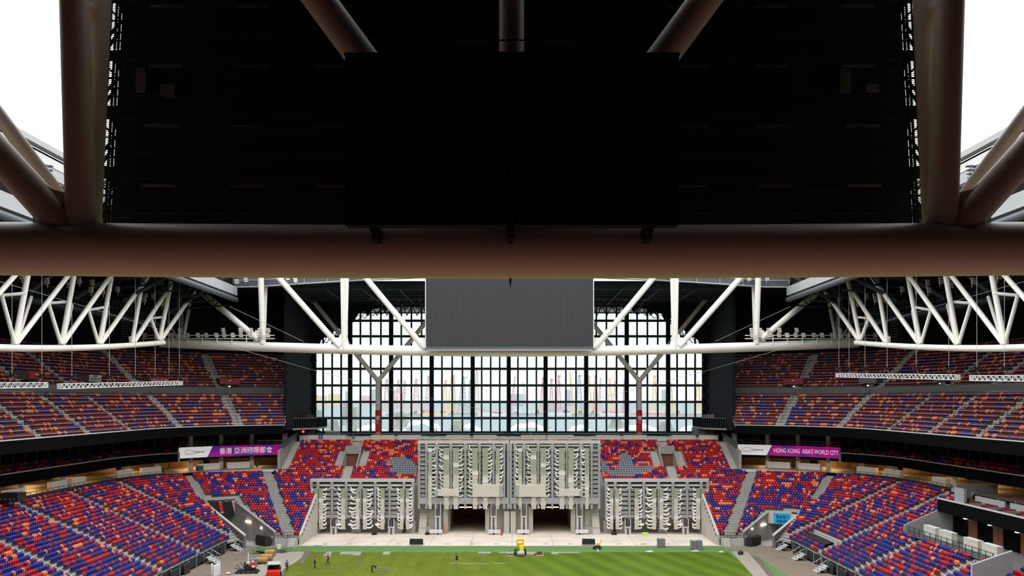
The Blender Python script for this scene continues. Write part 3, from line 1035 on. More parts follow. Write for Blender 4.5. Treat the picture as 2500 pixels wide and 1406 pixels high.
# ---- hanging lighting trusses with cables --------------------------------------------------------
def hang_truss(s, x0, x1, D0, D1, y0, y1, cab, label):
    A, Bq = px(x0, y0, D0), px(x1, y1, D1)
    t = thing('lighting_truss', label, 'truss', tuple((A + Bq) / 2), group='lighting trusses hung over the side stands')
    H = 0.62
    b = MB()
    off = [Vector((0, 0, 0)), Vector((0, 0, H)), Vector((s * 0.55, 0, 0)), Vector((s * 0.55, 0, H))]
    for o in off:
        b.pipe([A + o, Bq + o], 0.05, 6)
    b.build('tube', 'white', t)
    L = (Bq - A).length
    n = max(6, int(L / 0.62))
    b = MB()
    for k in range(n):
        p, q = A.lerp(Bq, k / n), A.lerp(Bq, (k + 1) / n)
        for o in (Vector((0, 0, 0)), Vector((s * 0.55, 0, 0))):
            if k % 2:
                b.bar(p + o, q + o + Vector((0, 0, H)), 0.05, 0.05)
            else:
                b.bar(p + o + Vector((0, 0, H)), q + o, 0.05, 0.05)
        if k % 3 == 0:
            b.bar(p, p + Vector((0, 0, H)), 0.05, 0.05)
            b.bar(p + Vector((0, 0, H)), p + Vector((s * 0.55, 0, H)), 0.05, 0.05)
    b.build('lacing', 'white', t)
    for e in (A, Bq):
        MB().box(e + Vector((s * 0.27, 0, H / 2)), (0.6, 0.06, H + 0.06)).build('end_frame', 'white', t)
    for f in cab:
        c = A.lerp(Bq, f) + Vector((s * 0.27, 0, H))
        h = MB()
        h.box(c + Vector((-0.25 * s, 0, 0.85)), (0.7, 0.35, 0.32)).ball(c + Vector((0.1 * s, 0, 0.75)), 0.22)
        ho = h.build('hoist', 'black', t)
        MB().bar(c + Vector((-0.2 * s, 0, 0.7)), c + Vector((0.35 * s, 0.2, 0)), 0.05, 0.05).build('sling', 'grey_light', ho)
        top = 47.7 - (abs(c.x) - 54.6) * 0.087
        MB().pipe([c + Vector((-0.15 * s, 0, 1.0)), Vector((c.x - 0.15 * s, c.y, top))], 0.028, 6).build('cable', 'grey_light', t)


hang_truss(-1, -90, 117, 93, 109, 949, 946, (0.25, 0.55, 0.93), 'white lighting truss hanging at the left edge of the photo')
hang_truss(-1, 150, 446, 112, 153, 949, 939.5, (0.07, 0.33, 0.54, 0.72, 0.86, 0.97), 'long white lighting truss hanging before the left upper seats')
hang_truss(1, 2334, 2040, 112, 154, 927, 920, (0.05, 0.27, 0.5, 0.7, 0.86, 0.97), 'long white lighting truss hanging before the right upper seats')
hang_truss(1, 2600, 2367, 90, 109, 932, 929, (0.25, 0.6, 0.92), 'white lighting truss hanging at the right edge of the photo')

# ---- camera wires strung across the bowl
def wire(pts, label):
    A = [px(*p) for p in pts]
    MB().pipe(A, 0.017 * A[0].y / 100 + 0.004, 5, caps=False).build('camera_wire', 'grey_steel', None, loc=tuple(A[0]), **tagp(label, 'wire'))


wire([(-40, 676, 60), (220, 752, 95), (387, 803, 125), (565, 752, 150)][:3], 'thin camera wire crossing the left lattice truss')
wire([(548, 842, 150), (763, 903, 170), (1000, 962, 180), (1215, 1008, 185)], 'thin camera wire sagging across the window from the left')
wire([(2540, 676, 60), (2270, 752, 95), (2100, 803, 125)], 'thin camera wire crossing the right lattice truss')
wire([(1942, 842, 150), (1725, 905, 170), (1480, 968, 180), (1290, 1015, 185)], 'thin camera wire sagging across the window from the right')
wire([(560, 748, 160), (742, 834, 164)], 'thin wire behind the left diagonals of the far truss')
wire([(1930, 748, 160), (1745, 834, 164)], 'thin wire behind the right diagonals of the far truss')

# ---- far video screen
D = 162.6
scr = thing('video_screen', 'large dark grey video screen hung on the far white truss', 'screen', tuple(px(1244, 856, D)))
nx, ny = 32, 1
xa, xb, ya, yb = 1040.5, 1447.5, 640, 852
for i in range(nx):
    for j in range(ny):
        x0 = xa + (xb - xa) * i / nx
        y0 = ya + (yb - ya) * j / ny
        pbox(MB(), x0 + 0.1, x0 + (xb - xa) / nx - 0.1, y0, y0 + (yb - ya) / ny - 7, D, D + 0.12).build('led_panel', 'screen', scr)
for i in range(32):
    x0 = xa + (xb - xa) * i / 32
    pbox(MB(), x0 + 0.15, x0 + 12.5, 845.6, 852, D + 0.02, D + 0.14).build('lower_louvre', 'slate', scr)
b = MB()
pbox(b, 1037.5, 1040.2, 636, 855, D - 0.05, D + 1.0)
pbox(b, 1447.8, 1450.5, 636, 855, D - 0.05, D + 1.0)
pbox(b, 1037.5, 1450.5, 852.5, 855.5, D - 0.05, D + 1.0)
pbox(b, 1040, 1448, 636, 853, D + 0.14, D + 1.0)
b.build('bezel', 'grey_steel', scr)
for x in (1039, 1449.2):
    MB().pipe([px(x, 640, D - 0.2), px(x, 850, D - 0.2)], 0.06, 6).build('cable_conduit', 'white', scr)

# ---- forked columns in front of the window
hs = [text_geo('\u6ed9\u8c50', 0.62, 0.01, 'CENTER', 0.006), text_geo('HSBC', 0.58, 0.01, 'CENTER', 0.004)]
for i, (x, nm) in enumerate(((923, 'left'), (1561, 'right'))):
    D = 197.0
    base = px(x, 1062, D)
    base.z = 17.6
    col = thing('forked_column', 'grey forked column with a red sleeve before the window, on the %s' % nm, 'column', tuple(base))
    j = px(x, 930, D)
    MB().pipe([base, j], 0.54, 24).build('shaft', 'column', col, smooth=True)
    MB().ball(j, 0.62, 0, 14, 8).build('joint', 'column', col, smooth=True)
    for sx in (-1, 1):
        e = px(x + sx * 183, 705, D)
        MB().pipe([j, e], 0.5, 20).build('branch', 'column', col, smooth=True)
    sl = MB().pipe([px(x, 1061.5, D), px(x, 1001, D)], 0.62, 24).build('sleeve', 'hk_red', col, smooth=True)
    for (vs, fs), y in zip(hs, (1027.5, 1034)):
        c = px(x, y, D)
        kx = 0.56 if y < 1030 else 0.5
        MB().add([(c.x + v[0] * kx, D - math.sqrt(max(0.02, 0.66 ** 2 - (v[0] * kx) ** 2)), c.z + v[1]) for v in vs], fs).build('lettering', 'white', sl)
    c = px(x, 1018.5, D)
    b = MB()
    def cp(u, v):
        return (c.x + u, D - math.sqrt(max(0.02, 0.66 ** 2 - min(u * u, 0.40))), c.z + v)
    b.add([cp(-0.36, 0.30), cp(0, 0), cp(0.36, 0.36)], [(0, 1, 2)])
    b.add([cp(-0.36, -0.30), cp(0, 0), cp(0.36, -0.36)], [(0, 1, 2)])
    for tri in (((-0.27, 0.3), (0, 0), (0.27, 0.3)), ((-0.27, -0.3), (0, 0), (0.27, -0.3)), ((-0.27, 0.3), (-0.5, 0), (-0.27, -0.3)), ((0.27, 0.3), (0.5, 0), (0.27, -0.3))):
        n = 6
        P0, P1, P2 = (Vector((*q, 0)) for q in tri)
        G = lambda a_, b_: cp(*(P0 + (P1 - P0) * a_ / n + (P2 - P0) * b_ / n).xy)
        for a_ in range(n):
            for b_ in range(n - a_):
                b.add([G(a_, b_), G(a_ + 1, b_), G(a_, b_ + 1)], [(0, 1, 2)])
                if a_ + b_ < n - 1:
                    b.add([G(a_ + 1, b_), G(a_ + 1, b_ + 1), G(a_, b_ + 1)], [(0, 1, 2)])
    b.build('emblem', 'white', sl)
    b = MB()
    for (u, z) in ((-0.1, 0.95), (0.38, 0.95), (-0.42, 0.6), (0.12, 0.6), (-0.1, 0.28), (0.34, 0.28)):
        b.box((base.x + u, D - math.sqrt(0.66 ** 2 - u * u) + 0.02, base.z + z), (0.34, 0.05, 0.1))
    b.build('notice', 'plate_white', sl)
# ================================================================== THE BOWL
MIRX = -1.0


class Tier:
    """Half plan of one tier: straight along the side, round the corner, optionally on along the end."""
    def __init__(self, cx, cy, y0, xclip=None, xend=None, fmax=None):
        self.cx, self.cy, self.y0, self.xclip, self.xend, self.fmax = cx, cy, y0, xclip, xend, fmax
        self.na = 14

    def pmax(self, r):
        if self.fmax is not None:
            return self.fmax
        if self.xclip is not None:
            return math.acos(min(1, (self.cx - self.xclip) / r))
        return math.pi / 2

    def at(self, r, s, side=-1):
        """Point s metres along the offset curve, and its outward direction."""
        L0 = self.cy - self.y0
        fm = self.pmax(r)
        if s <= L0:
            x, y, a = self.cx - r, self.y0 + s, 0.0
        elif s <= L0 + r * fm:
            a = (s - L0) / r
            x, y = self.cx - r * math.cos(a), self.cy + r * math.sin(a)
        else:
            a = fm
            d = s - L0 - r * fm
            x, y = self.cx - r * math.cos(a) + d * math.sin(a), self.cy + r * math.sin(a) + d * math.cos(a)
        nx, ny = -math.cos(a), math.sin(a)
        if side > 0:
            x, nx = -x + MIRX, -nx
        return x, y, nx, ny

    def length(self, r):
        L = self.cy - self.y0 + r * self.pmax(r)
        if self.xend is not None:
            L += self.xend - self.cx
        return L

    def samples(self, r, y0=None, y1=None):
        """Parameters s for sweeping: the same count for every r."""
        a = (y0 if y0 is not None else self.y0) - self.y0
        L0 = self.cy - self.y0
        if y1 is not None and y1 <= self.cy:
            return [a, y1 - self.y0]
        fm = self.pmax(r)
        S = [a, L0] if a < L0 else [L0]
        S += [L0 + r * fm * k / self.na for k in range(1, self.na + 1)]
        if self.xend is not None:
            S.append(L0 + r * fm + self.xend - self.cx)
        return S

    def find(self, r, pxx, side=-1):
        """Parameter where the offset curve passes pixel column pxx."""
        best, bs = 1e9, 0
        L = self.length(r)
        for i in range(1200):
            s = L * i / 1199
            x, y, _, _ = self.at(r, s, side)
            e = abs(CX + x * F / y - pxx)
            if e < best:
                best, bs = e, s
        return bs


LOW = Tier(-43, 151, 84, xend=-38)
LOW.na = 84
MID = Tier(-38, 154, 84, xclip=-46.3)
CLUB = Tier(-38, 154, 84, fmax=math.radians(34))
CLUBX = Tier(-38, 154, 84, fmax=math.radians(73))


def sweep(tier, prof, side, mats_idx=None, y0=None, y1=None, close=False, hole=None):
    """Sweep a (r, z) profile along a tier."""
    b = MB()
    cols = []
    for (r, z) in prof:
        cols.append([(*tier.at(r, s, side)[:2], z) for s in tier.samples(r, y0, y1)])
    n = len(cols[0])
    vs = [p for c in cols for p in c]
    fs, ms = [], []
    k = len(prof)
    for i in range(k if close else k - 1):
        j = (i + 1) % k
        for q in range(n - 1):
            fs.append((i * n + q, i * n + q + 1, j * n + q + 1, j * n + q))
            ms.append(mats_idx[i] if mats_idx else 0)
    if close:
        fs.append(tuple(i * n for i in range(k)))
        fs.append(tuple(i * n + n - 1 for i in range(k)))
        ms += [0, 0]
    if hole is not None:                      # leave the terrace open where a tunnel passes
        keep = []
        for q, f in enumerate(fs):
            x = sum(vs[i][0] for i in f) / len(f)
            y = sum(vs[i][1] for i in f) / len(f)
            if not in_poly(x if side < 0 else -x + MIRX, y, hole):
                keep.append(q)
        fs, ms = [fs[q] for q in keep], [ms[q] for q in keep]
    b.v, b.f, b.m = vs, fs, ms
    return b


def terrace_prof(r0, z0, rows, dep, rise):
    prof, idx = [(r0, z0 - 0.45)], []
    for i in range(rows):
        r, z = r0 + i * dep, z0 + i * rise
        prof += [(r, z - 0.07), (r - 0.025, z - 0.07), (r - 0.025, z + 0.01), (r + 0.04, z + 0.01), (r + 0.04, z)]
        idx += [0, 1, 1, 1, 1]
        prof.append((r + dep, z))
        idx.append(0)
    return prof, idx


DEP = 0.8
R_LOW, Z_LOW, RISE_LOW, N_LOW = 6.0, 1.6, 0.373, 26
R_MID, Z_MID, RISE_MID, N_MID = 26.0, 20.6, 0.62, 10
R_UP, Z_UP, RISE_UP, N_UP = 36.6, 28.4, 0.62, 12
R_CLUB, Z_CLUB, RISE_CLUB, N_CLUB = 33.3, 14.75, 0.42, 3

seats = []            # (x, y, z, nx, ny, colour index, tier)

# plan of aisles: tier, segment, half width (left half plan)
AISLES = {
    'low': [((-48.8, 154.0), (-70.2, 155.6), 0.75)] + [((-48.8, y), (-70.2, y), 0.75) for y in (139, 124, 109, 94)] +
           [((-57.4, 163.6), (-62.9, 170.2), 0.75), ((-39.6, 156.5), (-50.6, 180), 0.85)],
    'mid': [], 'up': [], 'club': [],
}
for y in (91, 105.5, 120, 134, 148.5):
    AISLES['mid'].append(((-64, y), (-73, y), 0.75))
    AISLES['up'].append(((-74, y), (-90, y), 0.75))
    AISLES['club'].append(((-71, y + 4), (-76, y + 4), 0.6))
for f in (24, 52):
    c, s_ = math.cos(math.radians(f)), math.sin(math.radians(f))
    AISLES['mid'].append(((-38 - 25.5 * c, 154 + 25.5 * s_), (-38 - 34.5 * c, 154 + 34.5 * s_), 0.75))
    AISLES['up'].append(((-38 - 36 * c, 154 + 36 * s_), (-38 - 52 * c, 154 + 52 * s_), 0.75))
AISLES['club'] += [((-70, 160), (-75, 161), 0.6), ((-67.5, 170), (-71.5, 172), 0.5)]
TUNNELS = {-1: [(-46.6, 153.6), (-42.2, 156.9), (-52.4, 166.6), (-56.9, 163.6)], 1: [(-46.6, 153.6), (-42.2, 156.9), (-48.5, 163.5), (-53.2, 161.0)]}


def in_poly(x, y, P):
    c = False
    for i in range(len(P)):
        (x0, y0), (x1, y1) = P[i - 1], P[i]
        if (y0 > y) != (y1 > y) and x < (x1 - x0) * (y - y0) / (y1 - y0) + x0:
            c = not c
    return c


def seg_dist(x, y, a, b):
    dx, dy = b[0] - a[0], b[1] - a[1]
    t = max(0, min(1, ((x - a[0]) * dx + (y - a[1]) * dy) / (dx * dx + dy * dy)))
    return math.hypot(x - a[0] - t * dx, y - a[1] - t * dy)


def pick(pb, po, last):
    if last is not None and rnd.random() < (0.16 if last == 2 else 0.26):
        return last
    u = rnd.random()
    return 1 if u < pb else (2 if u < pb + po else 0)


def free(tname, x, y, side):
    X = x if side < 0 else -x + MIRX
    for a, b, w in AISLES[tname]:
        if seg_dist(X, y, a, b) < w + 0.22:
            return False
    if tname == 'low':
        T_ = TUNNELS[side]
        if in_poly(X, y, T_):
            return False
        if any(seg_dist(X, y, T_[i], T_[(i + 1) % 4]) < 0.75 for i in range(4)):
            return False
    return True


def visible(x, y, z, m=170):
    u, v = proj((x, y, z))
    return -m < u < 2500 + m and 600 < v < 1406 + m


def fill(tname, tier, r0, z0, rows, dep, rise, side, pb, po, y0=None, y1=None, skip=None):
    for i in range(rows):
        r = r0 + (i + 0.56) * dep
        z = z0 + i * rise
        L = tier.length(r)
        a = (y0 - tier.y0) if y0 else 0
        e = (y1 - tier.y0) if y1 else L
        n = int((e - a) / 0.5)
        last = None
        h = i / max(1, rows - 1)
        for k in range(n):
            x, y, nx, ny = tier.at(r, a + (k + 0.5) * (e - a) / n, side)
            if not visible(x, y, z):
                continue
            if not free(tname, x, y, side) or (skip and skip(x, y)):
                last = None
                continue
            last = pick(pb[0] + (pb[1] - pb[0]) * h, po[0] + (po[1] - po[0]) * h, last)
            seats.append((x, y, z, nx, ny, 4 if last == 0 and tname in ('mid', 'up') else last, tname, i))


stairs_n = 0


def stair_run(name, tname, a, b, w, zf, side, step=0.4):
    """Flight of light concrete half-steps along a plan segment; zf gives the terrace height at a plan point."""
    (ax, ay), (bx, by) = a, b
    if side > 0:
        ax, bx = -ax + MIRX, -bx + MIRX
    L = math.hypot(bx - ax, by - ay)
    dx, dy = (bx - ax) / L, (by - ay) / L
    ang = math.atan2(dy, dx)
    b_ = MB()
    n = int(L / step)
    for k in range(n):
        s = (k + 0.5) * step
        x, y = ax + dx * s, ay + dy * s
        if not visible(x, y, 10, 300):
            continue
        z = zf(x if side < 0 else -x + MIRX, y)
        if z is None:
            continue
        b_.box((x, y, z - 0.11), (step * 0.97, 2 * w, 0.30), rz=ang)
        b_.box((x - dx * step * 0.42, y - dy * step * 0.42, z + 0.045), (step * 0.22, 2 * w, 0.02), 1, rz=ang)
    if not b_.v:
        return None
    return b_.build('stair_flight', ['concrete', 'concrete_dark'], kind='structure', loc=(ax, ay, 0))


def z_low(x, y):
    if y <= 151:
        r = -43 - x
    elif x > -43:
        r = y - 151
    else:
        r = math.hypot(x + 43, y - 151)
    t = r - R_LOW
    if t < -0.3 or t > 21.2:
        return None
    return Z_LOW + max(0, t / DEP - 0.5) * RISE_LOW + 0.12


def z_ring(r0, z0, rise, rows):
    def f(x, y):
        r = (-38 - x) if y <= 154 else math.hypot(x + 38, y - 154)
        t = r - r0
        if t < -0.2 or t > rows * DEP + 0.2:
            return None
        return z0 + max(0, t / DEP - 0.5) * rise + 0.12
    return f


for side, nm in SIDES:
    k = dict(kind='structure')
    prof, idx = terrace_prof(R_LOW, Z_LOW, N_LOW, DEP, RISE_LOW)
    mts = ['concrete', 'nosing']
    ctr = lambda z: (side * 60, 130, z)
    if side < 0:
        sweep(LOW, prof, side, idx, hole=TUNNELS[side]).build('terrace_lower_' + nm, mts, loc=ctr(5), **k)
        fill('low', LOW, R_LOW, Z_LOW, N_LOW, DEP, RISE_LOW, side, (0.62, 0.36), (0.05, 0.16))
    else:
        sweep(LOW, prof, side, idx, y0=131, hole=TUNNELS[side]).build('terrace_lower_' + nm, mts, loc=ctr(5), **k)
        p2, i2 = terrace_prof(R_LOW, Z_LOW, 12, DEP, RISE_LOW)
        sweep(LOW, p2, side, i2, y0=101, y1=131).build('terrace_front_' + nm, mts, loc=ctr(3), **k)
        sweep(LOW, prof, side, idx, y0=84, y1=101).build('terrace_near_' + nm, mts, loc=ctr(5), **k)
        fill('low', LOW, R_LOW, Z_LOW, N_LOW, DEP, RISE_LOW, side, (0.62, 0.36), (0.05, 0.16), y0=131.3, skip=lambda x, y: 49.4 < x < 51.9 and 139.6 < y < 151.6)
        fill('low', LOW, R_LOW, Z_LOW, 12, DEP, RISE_LOW, side, (0.62, 0.5), (0.05, 0.08), y0=101.4, y1=130.7)
        fill('low', LOW, R_LOW, Z_LOW, N_LOW, DEP, RISE_LOW, side, (0.62, 0.36), (0.05, 0.16), y0=84, y1=100.6)
    prof, idx = terrace_prof(R_MID, Z_MID, N_MID, DEP, RISE_MID)
    sweep(MID, prof, side, idx).build('terrace_middle_' + nm, mts, loc=ctr(22), **k)
    fill('mid', MID, R_MID, Z_MID, N_MID, DEP, RISE_MID, side, (0.24, 0.18), (0.16, 0.20))
    prof, idx = terrace_prof(R_UP, Z_UP, N_UP, DEP, RISE_UP)
    sweep(MID, prof, side, idx).build('terrace_upper_' + nm, mts, loc=ctr(32), **k)
    fill('up', MID, R_UP, Z_UP, N_UP, DEP, RISE_UP, side, (0.16, 0.14), (0.18, 0.18))
    prof, idx = terrace_prof(R_CLUB, Z_CLUB, N_CLUB, DEP + 0.2, RISE_CLUB)
    sweep(CLUB, prof, side, idx).build('terrace_club_' + nm, mts, loc=ctr(15), **k)
    fill('club', CLUB, R_CLUB, Z_CLUB, N_CLUB, DEP + 0.2, RISE_CLUB, side, (0.45, 0.45), (0.14, 0.14))
    for (nm3, R0, Z0, RS, NN) in (('middle', R_MID, Z_MID, RISE_MID, N_MID), ('upper', R_UP, Z_UP, RISE_UP, N_UP)):
        rb = MB()
        for i in range(NN):
            rr, z = R0 + i * DEP + 0.05, Z0 + i * RS
            q = sweep(MID, [(rr, z + 0.635), (rr, z + 0.675), (rr + 0.05, z + 0.675), (rr + 0.05, z + 0.635)], side, close=True)
            rb.add(q.v, q.f)
        rb.build('row_rail_%s_%s' % (nm3, nm), 'nosing', loc=ctr(25), **k)
    # solid pieces: fascias, slabs, floors, parapets
    sweep(LOW, [(R_LOW - 0.05, 0.35), (R_LOW - 0.05, 1.75), (R_LOW - 0.2, 1.75), (R_LOW - 0.2, 0.35)], side, y1=151, close=True).build('wall_front_' + nm, 'teal_fascia', loc=ctr(1), **k)
    sweep(LOW, [(R_LOW + 0.6, -0.4), (R_LOW + 0.6, 1.2)], side, y1=151).build('wall_front_' + nm + '_recess', 'black', loc=ctr(0), **k)
    sweep(MID, [(R_MID - 0.1, 19.05), (R_MID - 0.1, 20.75), (R_MID - 0.3, 20.75), (R_MID - 0.3, 19.05)], side, close=True).build('trim_middle_' + nm, 'fascia', loc=ctr(20), **k)
    sweep(MID, [(R_MID - 0.32, 20.75), (R_MID - 0.32, 20.9), (R_MID - 0.05, 20.9), (R_MID - 0.05, 20.75)], side, close=True).build('trim_middle_coping_' + nm, 'nosing', loc=ctr(20.8), **k)
    sweep(MID, [(R_MID - 0.1, 19.05), (R_MID + 26, 19.05)], side).build('ceiling_club_' + nm, 'fascia', loc=ctr(19), **k)
    sweep(CLUB, [(33.2, 13.8), (33.2, 15.45), (33.0, 15.45), (33.0, 13.8)], side, close=True).build('trim_club_' + nm, 'fascia', loc=ctr(14), **k)
    sweep(CLUB, [(32.98, 15.45), (32.98, 15.58), (33.3, 15.58), (33.3, 15.45)], side, close=True).build('trim_club_coping_' + nm, 'nosing', loc=ctr(15.5), **k)
    sweep(CLUBX, [(33.2, 13.8), (52, 13.8)], side).build('ceiling_concourse_' + nm, 'concrete_dark', loc=ctr(13.8), **k)
    sweep(CLUB, [(36.4, 15.6), (37.8, 15.6), (37.8, 19.05)], side).build('wall_club_' + nm, 'fascia', loc=ctr(17), **k)
    # club back wall details: window posts that catch a little light
    b = MB()
    for j in range(26):
        s = 12 + j * 3.4
        x, y, nx, ny = CLUB.at(37.6, s, side)
        b.box((x, y, 17.3), (0.12, 0.2, 3.4), rz=math.atan2(ny, nx))
    b.build('trim_club_posts_' + nm, 'slate', loc=ctr(17), **k)
    # lower concourse floor between the lower bowl's back edge and the back wall
    b = MB()
    LOWF = Tier(-43, 151, 84)
    Sa, Sb = LOWF.samples(26.8), CLUBX.samples(46.0)
    n = min(len(Sa), len(Sb))
    va = [(*LOWF.at(26.8, s, side)[:2], 11.9) for s in Sa[:n]]
    vb = [(*CLUBX.at(46.0, s, side)[:2], 11.9) for s in Sb[:n]]
    b.add(va + vb, [(i, i + 1, n + i + 1, n + i) for i in range(n - 1)])
    b.build('floor_concourse_' + nm, 'warm_floor', loc=ctr(11.3), **k)
    sweep(CLUBX, [(43.5, 11.3), (43.5, 13.85)], side).build('wall_concourse_' + nm, 'warm_wall', loc=ctr(12), **k)
    LOWP = Tier(-43, 151, 84 if side < 0 else 131, fmax=math.radians(34))
    sweep(LOWP, [(26.85, 10.8), (26.85, 11.45), (27.0, 11.45), (27.0, 10.8)], side, close=True).build('parapet_' + nm, 'roof_grey', loc=ctr(11.5), **k)
    sweep(LOWP, [(27.0, 11.45), (27.0, 12.1), (27.07, 12.1), (27.07, 11.45)], side, close=True).build('parapet_screen_' + nm, 'teal_fascia', loc=ctr(12.3), **k)
    b = MB()
    for j in range(60):
        s = 3 + j * 1.6
        if s > LOWP.length(27.3):
            break
        x, y, nx, ny = LOWP.at(27.3, s, side)
        b.box((x, y, 12.15), (0.06, 0.06, 0.6))
    Ss = LOWP.samples(27.3)
    b.pipe([(*LOWP.at(27.3, s, side)[:2], 12.45) for s in Ss], 0.05, 5)
    b.build('parapet_rail_' + nm, 'dark_rail', loc=ctr(12.5), **k)
    # wall between middle and upper tier with its walkway
    sweep(MID, [(34.0, 26.2), (35.9, 26.2), (35.9, 27.0), (35.9, 28.4), (36.6, 28.4)], side, [0, 1, 0, 0]).build('wall_walkway_' + nm, ['concrete_dark', 'slate'], loc=ctr(27), **k)
    sweep(MID, [(34.2, 26.4), (34.2, 27.3), (34.26, 27.3), (34.26, 26.4)], side, close=True).build('walkway_glass_' + nm, 'clear', loc=ctr(26.8), **k)
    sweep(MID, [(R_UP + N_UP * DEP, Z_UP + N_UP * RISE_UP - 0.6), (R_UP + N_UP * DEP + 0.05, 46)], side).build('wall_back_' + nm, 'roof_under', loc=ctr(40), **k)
    # aisles
    for a, b_, w in AISLES['low']:
        if side > 0 and a[1] in (124, 109):
            b_ = (-59.0, a[1])
        stair_run('stair_flight', 'low', a, b_, w, z_low, side)
    for tn, zf in (('mid', z_ring(R_MID, Z_MID, RISE_MID, N_MID)), ('up', z_ring(R_UP, Z_UP, RISE_UP, N_UP))):
        for a, b_, w in AISLES[tn]:
            so = stair_run('stair_flight', tn, a, b_, w, zf, side)
            if so is None:
                continue
            (ax, ay), (bx, by) = a, b_
            if side > 0:
                ax, bx = -ax + MIRX, -bx + MIRX
            hb = MB()
            for f in (0.15, 0.38, 0.61, 0.84):
                x, y = ax + (bx - ax) * f, ay + (by - ay) * f
                z = zf(x if side < 0 else -x + MIRX, y)
                x2, y2 = ax + (bx - ax) * (f + 0.12), ay + (by - ay) * (f + 0.12)
                z2 = zf(x2 if side < 0 else -x2 + MIRX, y2)
                if z is None or z2 is None:
                    continue
                hb.bar((x, y, z), (x, y, z + 1.0), 0.06, 0.06)
                hb.bar((x2, y2, z2), (x2, y2, z2 + 1.0), 0.06, 0.06)
                hb.bar((x, y, z + 1.0), (x2, y2, z2 + 1.0), 0.06, 0.06)
            if hb.v:
                hb.build('handrail', 'dark_rail', so)
    # concourse columns
    cols = [math.radians(f) for f in (14, 28, 40.3, 51, 61.5)]
    for y in (104, 117, 130, 142):
        x, yy, _, _ = CLUBX.at(34.4, y - 84, side)
        if side > 0 and y < 131:
            continue
        MB().pipe([(x, yy, 11.3), (x, yy, 13.85)], 0.42, 20).build('column_concourse', 'column', smooth=True, loc=(x, yy, 11.3), **k)
    for i, f in enumerate(cols):
        x, yy, _, _ = CLUBX.at(34.6, 154 - 84 + 34.6 * f, side)
        MB().pipe([(x, yy, 11.3), (x, yy, 13.85 if i < 2 else 19.05)], 0.46, 20).build('column_concourse', 'column', smooth=True, loc=(x, yy, 11.3), **k)
    # warm ceiling lamps over the concourse
    for j in range(15):
        s = 16 + j * 7.2
        if s > CLUBX.length(36):
            break
        if side > 0 and s < 46:
            continue
        x, y, nx, ny = CLUBX.at(36.2 if j % 2 else 40.5, s, side)
        MB().box((x, y, 13.72), (0.9, 2.6, 0.1), rz=math.atan2(ny, nx)).build('ceiling_lamp', 'lamp_warm', loc=(x, y, 13.7), **tagp('warm ceiling lamp over the %s lower concourse, %s from the near end' % (nm, ORD[j]), 'lamp', 'warm ceiling lamps over the %s concourse' % nm))
    # red wood and dark door leaves along the concourse back wall
    for j in range(16):
        s = 14 + j * 6.3
        if s > CLUBX.length(43):
            break
        x, y, nx, ny = CLUBX.at(43.35, s, side)
        MB().box((x, y, 12.5), (0.12, 1.6 + (j % 3) * 0.7, 2.3), rz=math.atan2(ny, nx)).build('door_%d' % (j + 1), 'wood_red' if j % 3 else 'fascia', loc=(x, y, 12.5), **k)
    # ---- open upper floor in the corner with the banner in front
    CX2 = CLUBX
    L0 = 154 - 84

    def cs(r, f):
        return L0 + r * math.radians(f)

    def arc(r, f, z):
        x, y, _, _ = CX2.at(r, cs(r, f), side)
        return Vector((x, y, z))

    def arc_wall(name, m, r0, r1, z0, z1, f0, f1, n=12, **kw):
        b = MB()
        fs_ = [f0 + (f1 - f0) * i / n for i in range(n + 1)]
        for i in range(n):
            A = [arc(r0, fs_[i], z0), arc(r0, fs_[i + 1], z0), arc(r0, fs_[i + 1], z1), arc(r0, fs_[i], z1)]
            B = [arc(r1, fs_[i], z0), arc(r1, fs_[i + 1], z0), arc(r1, fs_[i + 1], z1), arc(r1, fs_[i], z1)]
            b.hexa(A, B)
        return b.build(name, m, **kw)
    arc_wall('floor_gallery_' + nm, 'concrete_dark', 33.3, 44, 14.35, 16.45, 34.2, 73.5, loc=tuple(arc(34, 50, 16)), **k)
    arc_wall('wall_gallery_' + nm, 'fascia', 43, 43.4, 16.4, 19.1, 34.2, 74, loc=tuple(arc(43, 50, 16)), **k)
    for j, f in enumerate((38, 44, 56, 66)):
        arc_wall('door_%d' % (20 + j), 'wood_red' if j % 2 else 'warm_wall', 42.7, 42.95, 16.45, 18.6, f, f + 3.0, 2, loc=tuple(arc(42.8, f, 16.5)), **k)
    b = MB()
    for i in range(13):
        p = arc(33.6, 35 + 38 * i / 12, 16.45)
        b.bar(p, p + Vector((0, 0, 1.0)), 0.05, 0.05)
    for dz in (0.5, 1.0):
        b.pipe([arc(33.6, 35 + 38 * i / 12, 16.45 + dz) for i in range(13)], 0.035, 5)
    b.build('gallery_rail_' + nm, 'rail_metal', loc=tuple(arc(33.6, 50, 16.5)), **k)
    # banner
    ban = thing('banner', ('banner with white Chinese lettering on purple in the left corner' if side < 0 else 'purple and white banner with English lettering in the right corner'), 'banner', tuple(arc(33, 53, 15.4)))
    FA, FB = (34.4, 72.0)
    RB = 33.1
    LB = RB * math.radians(FB - FA)
    zb0, zb1 = 14.4, 16.55

    def bend(s, z, out=0.0):
        """s metres from the banner's left edge as seen from the pitch."""
        f = FA + math.degrees(s / RB) if side < 0 else FB - math.degrees(s / RB)
        return arc(RB - out, f, z)

    def bquad(s00, s01, s10, s11, m, nme, n=14, out=0.0):
        b = MB()
        vs = []
        for i in range(n + 1):
            f = i / n
            vs.append(bend(s00 + (s01 - s00) * f, zb0, out))
            vs.append(bend(s10 + (s11 - s10) * f, zb1, out))
        vs2 = [v.copy() for v in vs]
        fs_ = [(2 * i, 2 * i + 2, 2 * i + 3, 2 * i + 1) for i in range(n)]
        b.add(vs, fs_)
        return b.build(nme, m, ban)
    cut0, cut1 = LB * 0.285, LB * 0.335
